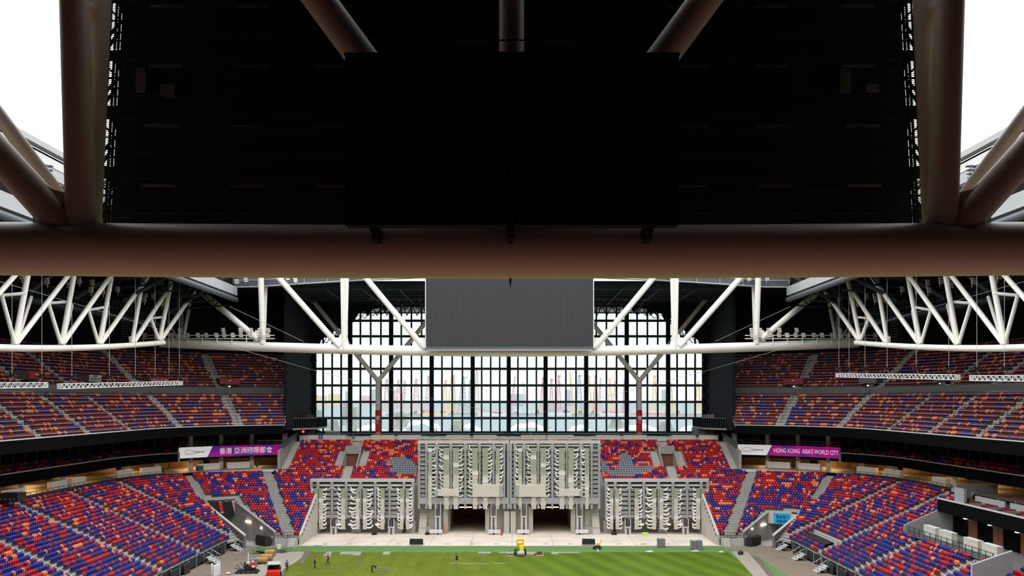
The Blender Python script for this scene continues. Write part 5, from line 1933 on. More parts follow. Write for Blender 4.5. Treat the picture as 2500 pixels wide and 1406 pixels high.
# ---- folded retractable stands ---------------------------------------------------------------------
def stand(label, D, x0, x1, y0, y1, posts, cols, beam_y, rib_y, plate_rows, arms, center=False, boxes=()):
    """A retractable stand folded upright, underside to the pitch. Pixel layout at depth D."""
    c = px((x0 + x1) / 2, 1305, D)
    c.z = 0
    t = thing('folding_stand', label, 'stand', tuple(c))
    MB2 = MB()
    pbox(MB2, x0, x1, y0, y0 + 7.5, D - 0.35, D + 0.7)
    MB2.build('top_beam', 'grey_light', t)
    for x in posts:
        b = MB()
        pbox(b, x - 2.6, x + 2.6, y0 + 7, beam_y[1] + (12 if center else 3), D - 0.30, D + 0.1)
        pbox(b, x - 1.0, x + 1.0, y0 + 9, beam_y[1], D - 0.42, D - 0.28)
        pbox(b, x - 3.4, x + 3.4, y0 + 7, y0 + 25, D - 0.36, D - 0.2)
        b.build('post', 'grey_steel', t)
    b = MB()
    pbox(b, x0 + 2, x1 - 2, beam_y[0], beam_y[1], D - (0.36 if center else 0.15), D + 0.5)
    b.build('cross_beam', 'grey_steel', t)
    b = MB()
    pbox(b, x0 + 1, x1 - 1, y0 + 6, beam_y[1] - 2, D + 0.62, D + 0.72)
    b.build('backing_sheet', 'slate', t)
    # folded tread ribs between posts
    for i in range(len(posts) - 1):
        xa, xb_ = posts[i] + 3, posts[i + 1] - 3
        if xb_ - xa < 4:
            continue
        w = (xb_ - xa) * D / F
        key = ('rib', round(w, 2), round(D))
        if key not in me_cache:
            q = MB()
            q.box((0, 0, 0), (w, 0.10, 0.52))
            q.box((0, -0.14, 0.24), (w, 0.28, 0.06))
            me_cache[key] = q.mesh('rib', ['rib'])
        y = rib_y[0]
        while y < rib_y[1]:
            p = px((xa + xb_) / 2, y, D + 0.45)
            link('rib', me_cache[key], t, p - c)
            y += rib_y[2]
    for i in range(len(posts) - 1):
        xa, xb_ = posts[i] + 4, posts[i + 1] - 4
        if xb_ - xa < 14:
            continue
        yh = y0 + (12 if center else 16)
        sd_ = 1 if i % 2 else -1
        P_ = [(xa, yh), (xb_, yh), (xb_ + 0.4, yh + 5), (xb_ - 3.5, yh + 9)] if sd_ > 0 else [(xb_, yh), (xa, yh), (xa - 0.4, yh + 5), (xa + 3.5, yh + 9)]
        MB().pipe([px(x, y, D - 0.1) for x, y in P_], 0.1, 7).build('header_pipe', 'hose', t)
    # columns of plates with bent white hoses on both sides
    pr0, pr1, pn = plate_rows
    for ci, (x, w, skipm) in enumerate(cols):
        for j in range(pn):
            f = j / (pn - 1)
            y = pr0 + (pr1 - pr0) * f
            hh = (pr1 - pr0) / (pn - 1)
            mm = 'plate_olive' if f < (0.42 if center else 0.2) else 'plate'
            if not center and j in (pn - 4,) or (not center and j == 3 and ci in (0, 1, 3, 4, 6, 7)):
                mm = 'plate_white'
            if center and (j * 7 + ci * 3) % 17 == 0:
                mm = 'plate_white'
            ww = w * (1.0 if (j % 3) else 1.12) * (0.72 if center and y > 1213 and j % 2 else 1.0)
            key = ('plate', mm, round(ww, 1), round(hh, 1), round(D))
            if key not in me_cache:
                q = MB()
                W_, H_ = ww * D / F, hh * D / F
                q.hexa([(-W_ / 2, -0.10, -H_ * 0.48), (W_ / 2, -0.10, -H_ * 0.48), (W_ / 2, 0.10, -H_ * 0.48), (-W_ / 2, 0.10, -H_ * 0.48)],
                       [(-W_ / 2, -0.22, H_ * 0.30), (W_ / 2, -0.22, H_ * 0.30), (W_ / 2, 0.10, H_ * 0.30), (-W_ / 2, 0.10, H_ * 0.30)])
                q.box((0, -0.19, H_ * 0.40), (W_ * 1.02, 0.16, H_ * 0.16))
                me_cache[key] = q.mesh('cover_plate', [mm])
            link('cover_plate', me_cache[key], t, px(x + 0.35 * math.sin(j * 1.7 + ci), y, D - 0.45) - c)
            for sx in (-1, 1):
                if (sx, ci) not in arms or (center and beam_y[0] - 4 < y):
                    continue
                ln = arms[(sx, ci)]
                var = (j + ci) % 3
                key = ('hose', sx, var, round(ln, 1), round(D))
                if key not in me_cache:
                    q = MB()
                    l = ln * D / F
                    k_ = D / F
                    if var == 0:
                        P_ = [(0, 0, 0), (sx * l * 0.45, 0.05, -1.2 * k_), (sx * l * 0.8, 0.1, 0.5 * k_), (sx * l, 0.15, 4.5 * k_)]
                    elif var == 1:
                        P_ = [(0, 0, 0), (sx * l * 0.5, 0.0, -0.6 * k_), (sx * l * 0.9, 0.1, 1.6 * k_), (sx * l * 0.86, 0.15, 5.0 * k_)]
                    else:
                        P_ = [(0, 0, 0), (sx * l * 0.4, 0.05, -2.0 * k_), (sx * l * 0.7, 0.05, -1.4 * k_), (sx * l, 0.15, 3.0 * k_)]
                    q.pipe(P_, (1.5 if center else 1.9) * k_, 7)
                    me_cache[key] = q.mesh('hose', ['hose'])
                ho = link('hose', me_cache[key], t, px(x + sx * w * 0.45, y, D - 0.4) - c)
                ho.rotation_euler = (0, rnd.uniform(-0.45, 0.35) * sx, 0)
                ho.scale = (rnd.uniform(0.75, 1.1), 1, rnd.uniform(0.8, 1.25))
        # dark clips beside each plate column
        b = MB()
        for j in range(pn):
            y = pr0 + (pr1 - pr0) * j / (pn - 1)
            for sx in (-1, 1):
                pbox(b, x + sx * w * 0.5 - 1.6, x + sx * w * 0.5 + 1.6, y - 1.4, y + 1.4, D - 0.3, D - 0.05)
        b.build('clip', 'rubber', t)
    for (xa, xb_, ya, yb) in boxes:
        b = MB()
        pbox(b, xa, xb_, ya, yb, D - 0.9, D - 0.3)
        x = xa + 2
        while x < xb_ - 3:
            pbox(b, x, x + 1.4, ya + 1, yb - 1, D - 0.97, D - 0.88)
            x += 3.2
        bo = b.build('cable_box', 'plate', t)
        pbox(MB(), (xa if xa < 1100 or 1250 < xa < 1340 else xb_ - 9) + 1, (xa if xa < 1100 or 1250 < xa < 1340 else xb_ - 9) + 8, ya + 2, yb - 2, D - 1.0, D - 0.88).build('box_door', 'grey_steel', bo)
    return t


def legs(t, D, xs, ytop, center=False):
    for x in xs:
        g = MB()
        for sx in (-1, 1):
            pbox(g, x + sx * 5 - 2.6, x + sx * 5 + 2.6, 1288 if not center else 1262, 1306, D - 0.9, D - 0.2)
            pbox(g, x + sx * 6.6 - 1, x + sx * 6.6 + 1, ytop, 1306, D - 0.8, D - 0.5)
        pbox(g, x - 8, x + 8, 1286 if not center else 1260, 1289 if not center else 1263, D - 1.0, D - 0.2)
        lo = g.build('hydraulic_leg', 'grey_light', t)
        q = MB()
        q.pipe([px(x, ytop + 2, D - 0.7), px(x, 1290, D - 0.7)], 0.13, 8)
        q.pipe([px(x, 1283, D - 0.7), px(x, 1306, D - 0.7)], 0.2, 8)
        q.build('piston', 'slate', lo)


DT = 170.5
for s, nm in SIDES:
    fx = (lambda x: x) if s < 0 else (lambda x: 2 * 1244 - x)
    posts = sorted(fx(x) for x in (760, 776, 810, 845, 880, 916, 951, 986, 1008))
    raw = [(771, 9, 0), (784, 9, 0), (838, 9.5, 0), (873.5, 8.5, 0), (891, 9.5, 0), (934, 9.5, 0), (981, 8, 0), (995, 8, 0)]
    if s < 0:
        arms = {(-1, 0): 7, (1, 1): 9, (-1, 2): 10, (-1, 3): 16, (1, 4): 16, (-1, 5): 9, (-1, 6): 8, (1, 7): 9}
    else:
        arms = {(1, 0): 7, (-1, 1): 9, (1, 2): 10, (1, 3): 16, (-1, 4): 16, (1, 5): 9, (1, 6): 8, (-1, 7): 9}
    cols = [(fx(x), w, k_) for x, w, k_ in raw]
    t = stand('folded grey retractable stand, smaller unit on the %s of the centre' % nm, DT, min(fx(757), fx(1012)), max(fx(757), fx(1012)), 1169, 1292, posts, cols, (1257, 1264), (1184, 1256, 11.2), (1196, 1288, 12), arms)
    legs(t, DT, (fx(814), fx(955)), 1267)
    slab('trim_bay_ledge', *sorted((px(fx(770), 1290, DT + 2).x, px(fx(1000), 1290, DT + 2).x)), DT + 2.0, DT + 2.5, -0.1, 1.3, 'concrete_dark')
    for x in (770, 870, 972, 1003):
        p = px(fx(x), 1290, DT + 0.8)
        slab('column_bay', p.x - 0.9, p.x + 0.9, DT + 0.6, DT + 1.6, -0.1, 2.4, 'concrete')
    for i, x in enumerate((781, 830, 860, 925)):
        p = px(fx(x), 1281, 173.13)
        MB().box(p, (1.3 if i else 0.7, 0.15, 0.28)).build('bay_lamp', 'lamp_hot', loc=tuple(p), **tagp('glowing lamp under the %s smaller folded stand, %s from its outer side' % (nm, ORD[i]), 'lamp'))

cpl = [1023, 1041, 1066, 1101, 1136, 1171, 1205, 1231, 1240.5]
cpr = [1247, 1257, 1279.5, 1314, 1348.6, 1384, 1418.7, 1444.5, 1463]
cl = [(1050, 9.5, 0), (1090, 14, 0), (1113, 14, 0), (1160, 13, 0), (1185, 13.5, 0), (1215, 10, 0)]
cr = [(1270, 9, 0), (1303, 14, 0), (1326, 13.5, 0), (1372, 14, 0), (1394, 13, 0), (1433, 10, 0)]
al = {(1, 0): 11, (-1, 1): 11, (1, 2): 11, (-1, 3): 11, (1, 4): 10, (1, 5): 8}
ar = {(-1, 0): 8, (-1, 1): 12, (1, 2): 11, (-1, 3): 11, (1, 4): 12, (-1, 5): 10}
tl = stand('tall folded retractable stand, left half of the centre pair', DT, 1019.5, 1242.5, 1075.5, 1240, cpl, cl, (1215, 1230), (1088, 1214, 11.0), (1098, 1238, 16), al, True, [(1061, 1120, 1194, 1211), (1154, 1227, 1183, 1213)])
tr = stand('tall folded retractable stand, right half of the centre pair', DT, 1244.5, 1466, 1075.5, 1240, cpr, cr, (1215, 1230), (1088, 1214, 11.0), (1098, 1238, 16), ar, True, [(1259, 1331, 1183, 1213), (1365, 1423, 1194, 1211)])
legs(tl, DT - 0.4, (1069, 1205), 1228, True)
legs(tr, DT - 0.4, (1279, 1415), 1228, True)
for x in (1088, 1190, 1296, 1399):
    p = px(x, 1290, DT + 1.2)
    slab('column_bay', p.x - 0.42, p.x + 0.42, DT + 0.9, DT + 1.8, -0.1, 5.2, 'concrete_light')
for x in (1237, 1253):
    p = px(x, 1290, DT + 0.6)
    slab('column_bay', p.x - 0.5, p.x + 0.5, DT + 0.3, DT + 1.2, -0.1, 4.3, 'concrete_light')
for x, xx in ((1025, 1043), (1444, 1462)):
    pa, pb = px(x, 1270, DT + 1.5), px(xx, 1270, DT + 1.5)
    b = MB()
    for q in range(9):
        b.span(pa.x, pb.x, DT - 1.4 + q * 0.5, DT - 0.9 + q * 0.5, -0.1, 0.5 + q * 0.55)
    b.build('stair_flight', 'concrete_light', kind='structure', loc=(pa.x, DT, 0))
for x in (1150, 1345):
    p = px(x, 1238, DT + 2.5)
    MB().box(p, (5.0, 0.15, 0.14)).build('tunnel_lamp', 'lamp_hot', loc=tuple(p), **tagp('lamp strip over the %s tunnel mouth' % ('left' if x < 1244 else 'right'), 'lamp'))
for x in (1048, 1440):
    p = px(x, 1262, DT + 3)
    slab('wall_bay_panel', p.x - 1.0, p.x + 1.0, DT + 2.4, DT + 2.7, 0, 4.2, 'plate')
    q = px(x, 1275, DT + 0.2)
    slab('equipment_plinth', q.x - 1.8, q.x + 1.8, DT - 0.6, DT + 0.6, 0, 1.3, 'concrete')
# white guard bars on the apron by the hydraulic legs
for i, (xa, xb_) in enumerate(((1048, 1080), (1192, 1222), (1262, 1292), (1405, 1436))):
    D = 168.8
    t = thing('guard_barrier', 'low white guard barrier on the apron, %s from the left' % ORD[i], 'barrier', (px(xa, 1300, D).x, D, 0), group='white guard barriers below the centre stand')
    for z in (0.75, 0.4):
        A = px(xa, 1300, D)
        B_ = px(xb_, 1300, D)
        MB().span(A.x, B_.x, D, D + 0.1, z, z + 0.26).build('board', 'white', t)
    b = MB()
    for f in (0.08, 0.92):
        x = px(xa + (xb_ - xa) * f, 1300, D).x
        b.span(x - 0.08, x + 0.08, D + 0.1, D + 0.25, 0, 1.0)
    b.build('post', 'grey_steel', t)
# ================================================================== SEATS
def seat_parts():
    """Tip-up seat, front towards -Y: (back), (pan + pedestal)."""
    w, h, c = 0.238, 0.47, 0.075
    ring = [(-w + c, 0), (w - c, 0), (w, c), (w, h - c), (w - c, h), (-w + c, h), (-w, h - c), (-w, c)]
    back = MB()
    A = [(x, 0.12 + 0.10 * z / h, 0.40 + z) for x, z in ring]
    B_ = [(x * 0.96, 0.20 + 0.10 * z / h, 0.40 + z) for x, z in ring]
    back.add(A + B_, [tuple(range(8)), tuple(range(15, 7, -1))] + [(i, 8 + i, 8 + (i + 1) % 8, (i + 1) % 8) for i in range(8)], 0)
    pan = MB()
    pan.hexa([(-0.2, 0.02, 0.36), (0.2, 0.02, 0.36), (0.2, 0.10, 0.36), (-0.2, 0.10, 0.36)], [(-0.2, -0.02, 0.70), (0.2, -0.02, 0.70), (0.2, 0.05, 0.72), (-0.2, 0.05, 0.72)], 0)
    fr = MB()
    fr.hexa([(-0.06, 0.10, 0), (0.06, 0.10, 0), (0.06, 0.22, 0), (-0.06, 0.22, 0)], [(-0.2, 0.10, 0.42), (0.2, 0.10, 0.42), (0.2, 0.18, 0.42), (-0.2, 0.18, 0.42)], 0)
    return back, pan, fr


CMAT = ['seat_red', 'seat_blue', 'seat_orange', 'seat_grey', 'seat_maroon']
CNAME = ['red', 'blue', 'orange', 'grey', 'dark red']
bk, pn_, fr_ = seat_parts()


def in_frame(p):
    u, v = proj((p[0], p[1], p[2] + 0.6))
    return 2 < u < 2498 and 690 < v < 1402


order = sorted((i for i in range(len(seats)) if in_frame(seats[i])), key=lambda i: seats[i][1])
single = set(order[:300])
# --- the 300 nearest as things of their own
TN = {'low': 'lower stand', 'mid': 'middle tier', 'up': 'upper tier', 'club': 'club balcony', 'end': 'end stand'}
protos = {}
me_fr = fr_.mesh('seat_frame', ['seat_frame'])
for ci in range(5):
    protos[ci] = (bk.mesh('backrest', [CMAT[ci]]), pn_.mesh('seat_pan', [CMAT[ci]]))
    protos[ci][0].polygons.foreach_set('use_smooth', [True] * len(protos[ci][0].polygons))
ONES = ['', 'first', 'second', 'third', 'fourth', 'fifth', 'sixth', 'seventh', 'eighth', 'ninth']
TENS = ['', '', 'twent', 'thirt', 'fort', 'fift', 'sixt', 'sevent', 'eight', 'ninet']


def ordinal(n):
    if n <= 20:
        return ORD[n - 1]
    if n < 100:
        return TENS[n // 10] + ('ieth' if n % 10 == 0 else 'y-' + ONES[n % 10])
    return '%dth' % n


rank = {}
seen_row = {}
for i in sorted(order, key=lambda i: seats[i][1]):
    key = (seats[i][0] < 0, seats[i][6], seats[i][7])
    seen_row[key] = seen_row.get(key, 0) + 1
    rank[i] = seen_row[key]
for i in order[:300]:
    x, y, z, nx, ny, ci, tn, row = seats[i]
    rz = math.atan2(ny, nx) - math.pi / 2
    sd = 'left' if x < 0 else 'right'
    o = link('stadium_seat', me_fr, None, (x, y, z), rz, label='%s seat, %s %s, %s row up, %s seat from the photo edge' % (CNAME[ci], sd, TN[tn], ordinal(row + 1), ordinal(rank[i])), category='seat',
             group='%s seats near the edge, %s %s' % (CNAME[ci], sd, TN[tn]))
    link('backrest', protos[ci][0], o)
    link('seat_pan', protos[ci][1], o)
# --- all other seats: one object
tv = np.array(bk.v + pn_.v + fr_.v, dtype=np.float32)
tf = bk.f + [tuple(i + len(bk.v) for i in f) for f in pn_.f] + [tuple(i + len(bk.v) + len(pn_.v) for i in f) for f in fr_.f]
ncol = len(bk.f) + len(pn_.f)
rest = [seats[i] for i in range(len(seats)) if i not in single]
N = len(rest)
P = np.array([s[:5] for s in rest], dtype=np.float32)
ci = np.array([s[5] for s in rest], dtype=np.int32)
ca, sa = P[:, 4], -P[:, 3]                    # local +Y -> outward normal (nx, ny)
V = np.empty((N, len(tv), 3), dtype=np.float32)
V[:, :, 0] = P[:, 0:1] + ca[:, None] * tv[None, :, 0] + P[:, 3:4] * tv[None, :, 1]
V[:, :, 1] = P[:, 1:2] + sa[:, None] * tv[None, :, 0] + P[:, 4:5] * tv[None, :, 1]
V[:, :, 2] = P[:, 2:3] + tv[None, :, 2]
ls = np.array([len(f) for f in tf], dtype=np.int32)
lv = np.array([i for f in tf for i in f], dtype=np.int32)
me = bpy.data.meshes.new('stadium_seats')
me.vertices.add(N * len(tv))
me.vertices.foreach_set('co', V.ravel())
me.loops.add(N * len(lv))
me.loops.foreach_set('vertex_index', (lv[None, :] + (np.arange(N, dtype=np.int32) * len(tv))[:, None]).ravel())
me.polygons.add(N * len(tf))
starts = np.concatenate(([0], np.cumsum(ls)[:-1])).astype(np.int32)
me.polygons.foreach_set('loop_start', (starts[None, :] + (np.arange(N, dtype=np.int32) * len(lv))[:, None]).ravel())
mi = np.full((N, len(tf)), 5, dtype=np.int32)
mi[:, :ncol] = ci[:, None]
me.polygons.foreach_set('material_index', mi.ravel())
for c in CMAT + ['seat_frame']:
    me.materials.append(M[c])
me.update(calc_edges=True)
me.validate()
so = bpy.data.objects.new('stadium_seats', me)
COL.objects.link(so)
so['kind'] = 'stuff'
so['label'] = 'rows of red, blue and orange tip-up seats filling all the stands'
so['category'] = 'seats'
print('SEATS', len(seats), 'rest', N)

# ================================================================== COUNTERS
def counter(loc, rz, L, label, group, rounded=False, H=1.15):
    t = thing('bar_counter', label, 'counter', loc, rz, group)
    MB().box((0, 0, H / 2), (L, 0.8, H)).build('body', 'counter', t, loc=(0, 0, 0))
    MB().box((0, 0, H + 0.03), (L + 0.06, 0.9, 0.06)).build('worktop', 'plate_white', t, loc=(0, 0, 0))
    b = MB()
    n = max(4, int(L / 0.5))
    for i in range(n):
        b.box((-L / 2 + L * (i + 0.5) / n, -0.41, H * 0.76), (0.11, 0.03, 0.11))
    b.build('vent_hole', 'black', t, loc=(0, 0, 0))
    b = MB()
    b.box((0, -0.405, H * 0.52), (L, 0.02, 0.025))
    for i in range(1, 5):
        b.box((-L / 2 + L * i / 5, -0.405, H * 0.26), (0.02, 0.02, H * 0.5))
    b.build('panel_joint', 'base_grey', t, loc=(0, 0, 0))
    return t


xs_ = [(732, 777), (789, 845), (907, 963), (972, 1028), (1090, 1147), (1156, 1212), (1272, 1333), (1336, 1400), (1456, 1513), (1522, 1578), (1640, 1697), (1707, 1752)]
for i, (a, c) in enumerate(xs_):
    D = 191.6
    counter(((a + c - 2 * CX) / 2 * D / F, D, 17.02), 0, (c - a) * D / F, 'cream bar counter on the ledge below the big window, %s from the left' % ORD[i], 'bar counters below the big window')
for side, nm in SIDES:
    L_ = [(32, 60), (140, 47), (187, 46), (301, 52), (368, 64), (508, 60), (581, 60)] if side < 0 else [(1902, 60), (1977, 60), (2118, 60), (2182, 60), (2298, 50)]
    for i, (pxx, w) in enumerate(L_):
        r = 32.4 if 440 < pxx < 2040 else 33.6
        s = CLUBX.find(r, pxx, side)
        x, y, nx, ny = CLUBX.at(r, s, side)
        ty, tx = abs(ny), abs(nx)
        wlen = w * y / F / max(0.35, abs(-ny if False else ny))
        counter((x, y, 11.92), math.atan2(ny, nx) - math.pi / 2, min(4.6, max(3.0, wlen)), 'cream bar counter on the %s lower concourse, %s from the left' % (nm, ORD[i]), 'bar counters on the %s lower concourse' % nm)

# ================================================================== DARK LOUNGE BALCONIES BESIDE THE WINDOW
for s, nm in SIDES:
    xi = -46.3 if s < 0 else 45.3
    xo = -42.6 if s < 0 else 41.6
    bl = bpy.data.objects.new('balcony_' + nm, None)
    COL.objects.link(bl)
    bl.location = (xi, 200, 20)
    bl['kind'] = 'structure'
    b = MB()
    b.hexa([(xi, 186, 19.9), (xo, 192, 19.9), (xo, 203, 19.9), (xi, 203, 19.9)], [(xi, 186, 21.9), (xo, 192, 21.9), (xo, 203, 21.9), (xi, 203, 21.9)])
    b.build('front', 'fascia', bl)
    b = MB()
    b.hexa([(xi, 185.8, 19.5), (xo, 191.8, 19.5), (xo, 203, 19.5), (xi, 203, 19.5)], [(xi, 185.8, 19.9), (xo, 191.8, 19.9), (xo, 203, 19.9), (xi, 203, 19.9)])
    b.build('soffit_trim', 'concrete', bl)
    b = MB()
    for i in range(10):
        f = (i + 0.5) / 10
        b.box((xi + (xo - xi) * f, 186 + 6 * f - 0.05, 20.9), (0.07, 0.1, 1.7))
    b.build('panel_seam', 'slate', bl)
    b = MB()
    for i in range(14):
        f = (i + 0.5) / 14
        b.box((xi + (xo - xi) * f, 186.3 + 6 * f, 21.98), (0.22, 0.2, 0.12))
    b.build('table_lamp_row', 'grey_steel', bl)
    v2, f2 = text_geo('LOUNGE', 0.95, 0.03, 'LEFT', 0.01)
    wd = max(v[0] for v in v2)
    x0, wt = (-44.7, 1.6) if s < 0 else (41.3, 2.7)
    MB().add([(x0 + v[0] * wt / wd, 191.8 + v[2], 22.05 + v[1]) for v in v2], f2).build('lettering', 'sign_grey' if s > 0 else 'slate', bl)
    # steel side wall under the balcony
    if s > 0:
        slab('wall_kiosk', 41.4, 45.3, 196.5, 203, 17.6, 19.5, 'slate')
        for q in (42.2, 44.0):
            slab('door_%d' % (40 + int(q)), q, q + 1.2, 196.4, 196.5, 17.6, 19.1, 'cardboard')
    else:
        MB().box((-44.4, 187.2, 19.15), (0.5, 0.12, 0.4)).build('exit_sign', 'lamp_red', None, loc=(-44.4, 187.2, 19), **tagp('lit red exit sign under the left dark balcony', 'sign'))
# stored goods on the left end of the terrace
def goods(x, y0, y1, D, w, m, name, label, cat, kind='box'):
    a, c = px(x - w / 2, y1, D), px(x + w / 2, y0, D)
    a.z = max(a.z, 17.02 if D < 193.4 else 17.6)
    t = thing(name, label, cat, ((a.x + c.x) / 2, D + 0.4, a.z))
    W2, H2 = c.x - a.x, c.z - a.z
    if kind == 'box':
        MB().box((0, 0, H2 / 2), (W2, 0.8, H2)).build('body', m, t, loc=(0, 0, 0))
        MB().box((0, -0.41, H2 * 0.5), (W2 * 0.12, 0.03, H2)).build('tape', 'plate', t, loc=(0, 0, 0))
    elif kind == 'tarp':
        b = MB().ball((0, 0, H2 * 0.45), 0.5, 0, 12, 7, (W2, 0.9, H2 * 1.0))
        b.v = [(vx + 0.06 * math.sin(vz * 9 + vx * 4), vy, max(0, vz)) for vx, vy, vz in b.v]
        b.build('cover', m, t, loc=(0, 0, 0))
    elif kind == 'wrapped':
        MB().box((0, 0, H2 * 0.45), (W2 * 0.9, 0.8, H2 * 0.9)).build('body', m, t, loc=(0, 0, 0))
        MB().box((0, -0.42, H2 * 0.45), (W2 * 0.6, 0.04, H2 * 0.5)).build('front', 'slate', t, loc=(0, 0, 0))
        MB().box((0, 0, H2 * 0.95), (W2 * 0.95, 0.85, H2 * 0.08)).build('lid', 'plate_white', t, loc=(0, 0, 0))
    elif kind == 'drum':
        MB().pipe([(0, 0, 0), (0, 0, H2 * 0.93)], W2 / 2, 14).build('body', m, t, loc=(0, 0, 0))
        MB().pipe([(0, 0, H2 * 0.93), (0, 0, H2)], W2 / 2 * 1.05, 14).build('lid', 'slate', t, loc=(0, 0, 0))
    return t


goods(748, 1052, 1062, 194.5, 16, 'blue_tarp', 'tarpaulin', 'crumpled blue tarpaulin heap above the first counter', 'tarpaulin', 'tarp')
goods(759, 1042, 1062, 196.5, 8, 'cardboard', 'cardboard_box', 'tall cardboard box standing behind the blue tarpaulin', 'box')
goods(765, 1042, 1056, 196, 4, 'orange', 'cardboard_box', 'narrow orange box standing next to the tall cardboard box', 'box')
goods(772, 1041, 1049, 197.5, 6, 'white', 'paper_drum', 'white drum on the terrace under the dark balcony', 'drum', 'drum')
goods(776, 1049, 1060, 195, 14, 'tarp_dark', 'equipment_bag', 'black equipment bag behind the first counter gap', 'bag', 'tarp')
for i, x in enumerate((800, 811, 823)):
    goods(x, 1052, 1061, 195, 11, 'bin_grey', 'wrapped_appliance', 'plastic-wrapped appliance on the terrace, %s of three in a row' % ORD[i], 'appliance', 'wrapped')
goods(783, 1062, 1071, 192.0, 10.5, 'blue_tarp', 'cloth_bale', 'blue cloth bale between the two leftmost counters', 'bale', 'box')
goods(726, 1061, 1070, 192.2, 5, 'blue_tarp', 'water_drum', 'blue drum left of the leftmost counter', 'drum', 'drum')
goods(718, 1056, 1069, 194.2, 5, 'white', 'gas_cylinder', 'white cylinder left of the leftmost counter', 'cylinder', 'drum')
goods(710, 1050, 1066, 194.6, 5, 'cardboard', 'packing_stack', 'stack of orange and white packs beside the grey wall', 'stack', 'wrapped')
goods(862, 1062, 1071, 192, 4, 'slate', 'info_post', 'dark information post at the left gap between counters', 'post', 'box')

# lamp standing behind window, dark pieces on the sill
for i, x in enumerate((868, 1066, 1340)):
    p = px(x, 1058, 203)
    t = thing('queue_stand', 'dark queue stand before the window glass, %s from the left' % ORD[i], 'stand', (p.x, 203, 17.6), group='dark queue stands before the window')
    MB().pipe([(p.x, 203, 17.6), (p.x, 203, 19.6)], 0.06, 8).build('pole', 'black', t)
    MB().pipe([(p.x, 203, 17.6), (p.x, 203, 17.75)], 0.35, 12, r1=0.12).build('base', 'black', t)
p = px(1277, 1055, 202.5)
t = thing('equipment_bag', 'long dark bag lying on the terrace before the middle window', 'bag', (p.x, 202.5, 17.6))
MB().pipe([(p.x - 1.7, 202.5, 17.94), (p.x + 1.7, 202.5, 17.94)], 0.35, 10).build('body', 'black', t)
MB().ball((p.x - 1.5, 202.3, 18.05), 0.36).ball((p.x + 1.6, 202.3, 18.05), 0.38).build('end_roll', 'slate', t)

# flight cases and yellow poles on the left gallery above the banner
for i, x in enumerate((640, 653, 666, 679)):
    s_ = CLUBX.find(34.3, 640, -1) + 1.2 * i
    X, Y, nx, ny = CLUBX.at(34.3, s_, -1)
    t = thing('flight_case', 'black flight case with white lid above the Chinese banner, %s from the left' % ORD[i], 'case', (X, Y, 16.45), math.atan2(ny, nx) - math.pi / 2, 'flight cases above the Chinese banner')
    MB().box((0, 0, 0.45), (1.05, 0.7, 0.75)).build('body', 'black', t, loc=(0, 0, 0))
    MB().box((0, 0, 0.9), (1.08, 0.72, 0.14)).build('lid', 'white', t, loc=(0, 0, 0))
    for q in (-0.3, 0.3):
        MB().box((q, -0.36, 0.5), (0.16, 0.03, 0.12)).build('latch', 'rail_metal', t, loc=(0, 0, 0))
    for q in (-0.4, 0.4):
        MB().pipe([(q, -0.25, 0.06), (q, 0.25, 0.06)], 0.06, 8).build('castor', 'rubber', t, loc=(0, 0, 0))
for i, x in enumerate((571, 608, 632)):
    s_ = CLUBX.find(33.9, x, -1)
    X, Y, nx, ny = CLUBX.at(33.9, s_, -1)
    t = thing('barrier_pole', 'yellow pole on the gallery above the Chinese banner, %s from the left' % ORD[i], 'pole', (X, Y, 16.45))
    MB().pipe([(X, Y, 16.45), (X, Y, 17.75)], 0.05, 8).build('pole', 'machine_yellow', t)
    MB().pipe([(X, Y, 16.45), (X, Y, 16.53)], 0.2, 10).build('base', 'machine_yellow', t)

# ================================================================== RIGHT SIDE BOXES AND MID CONCOURSE
def R_(x, y, D):
    return px(x, y, D)


slab('floor_side_concourse', 58.6, 90, 101, 131, 5.9, 6.1, 'concrete_dark')
for nme, y, xa, za, xb_, zb_, m in (('wall_side_cut', 131.0, 58.4, 7.3, 69.5, 12.2, 'concrete'), ('wall_side_cut_near', 100.6, 52.6, 7.1, 57.2, 8.7, 'roof_grey')):
    b = MB()
    b.hexa([(xa, y, 3.2), (xb_, y, 3.2), (xb_, y + 0.4, 3.2), (xa, y + 0.4, 3.2)], [(xa, y, za), (xb_, y, zb_), (xb_, y + 0.4, zb_), (xa, y + 0.4, za)])
    b.build(nme, m, kind='structure', loc=(xa, y, 5))
slab('floor_boxes', 63.5, 84, 88, 131, 10.0, 10.4, 'concrete_dark')
slab('trim_boxes', 63.2, 63.6, 88, 130.8, 9.4, 11.25, 'fascia')
slab('trim_boxes_coping', 63.15, 63.65, 88, 130.8, 11.25, 11.4, 'nosing')
slab('wall_side_back', 65.6, 66.0, 101, 131, 6.1, 10.0, 'fascia')
for i, y in enumerate((111, 117.5, 124)):
    slab('door_%d' % (60 + i), 65.5, 65.6, y, y + 2.4, 6.1, 8.8, 'wood_red')
    MB().box((65.4, y + 3.0, 8.9), (0.4, 0.4, 0.3)).build('side_lamp', 'lamp_hot' if i < 2 else 'lamp_white', loc=(65.4, y + 3.0, 8.9), **tagp('small glowing lamp under the red sofa boxes, %s from the near end' % ORD[i], 'lamp'))
b = MB()
for i in range(15):
    y = 107.5 + i * 1.62
    b.bar((58.7, y, 6.1), (58.7, y, 7.2), 0.07, 0.07)
for z in (6.6, 7.2):
    b.bar((58.7, 107.2, z), (58.7, 130.6, z), 0.07, 0.07)
b.build('side_rail', 'dark_rail', kind='structure', loc=(58.7, 119, 6.1))
MB().add([(58.75, 107.2, 6.15), (58.75, 130.6, 6.15), (58.75, 130.6, 7.15), (58.75, 107.2, 7.15)], [(0, 1, 2, 3)]).build('side_rail_glass', 'clear', kind='structure', loc=(58.7, 119, 6.1))
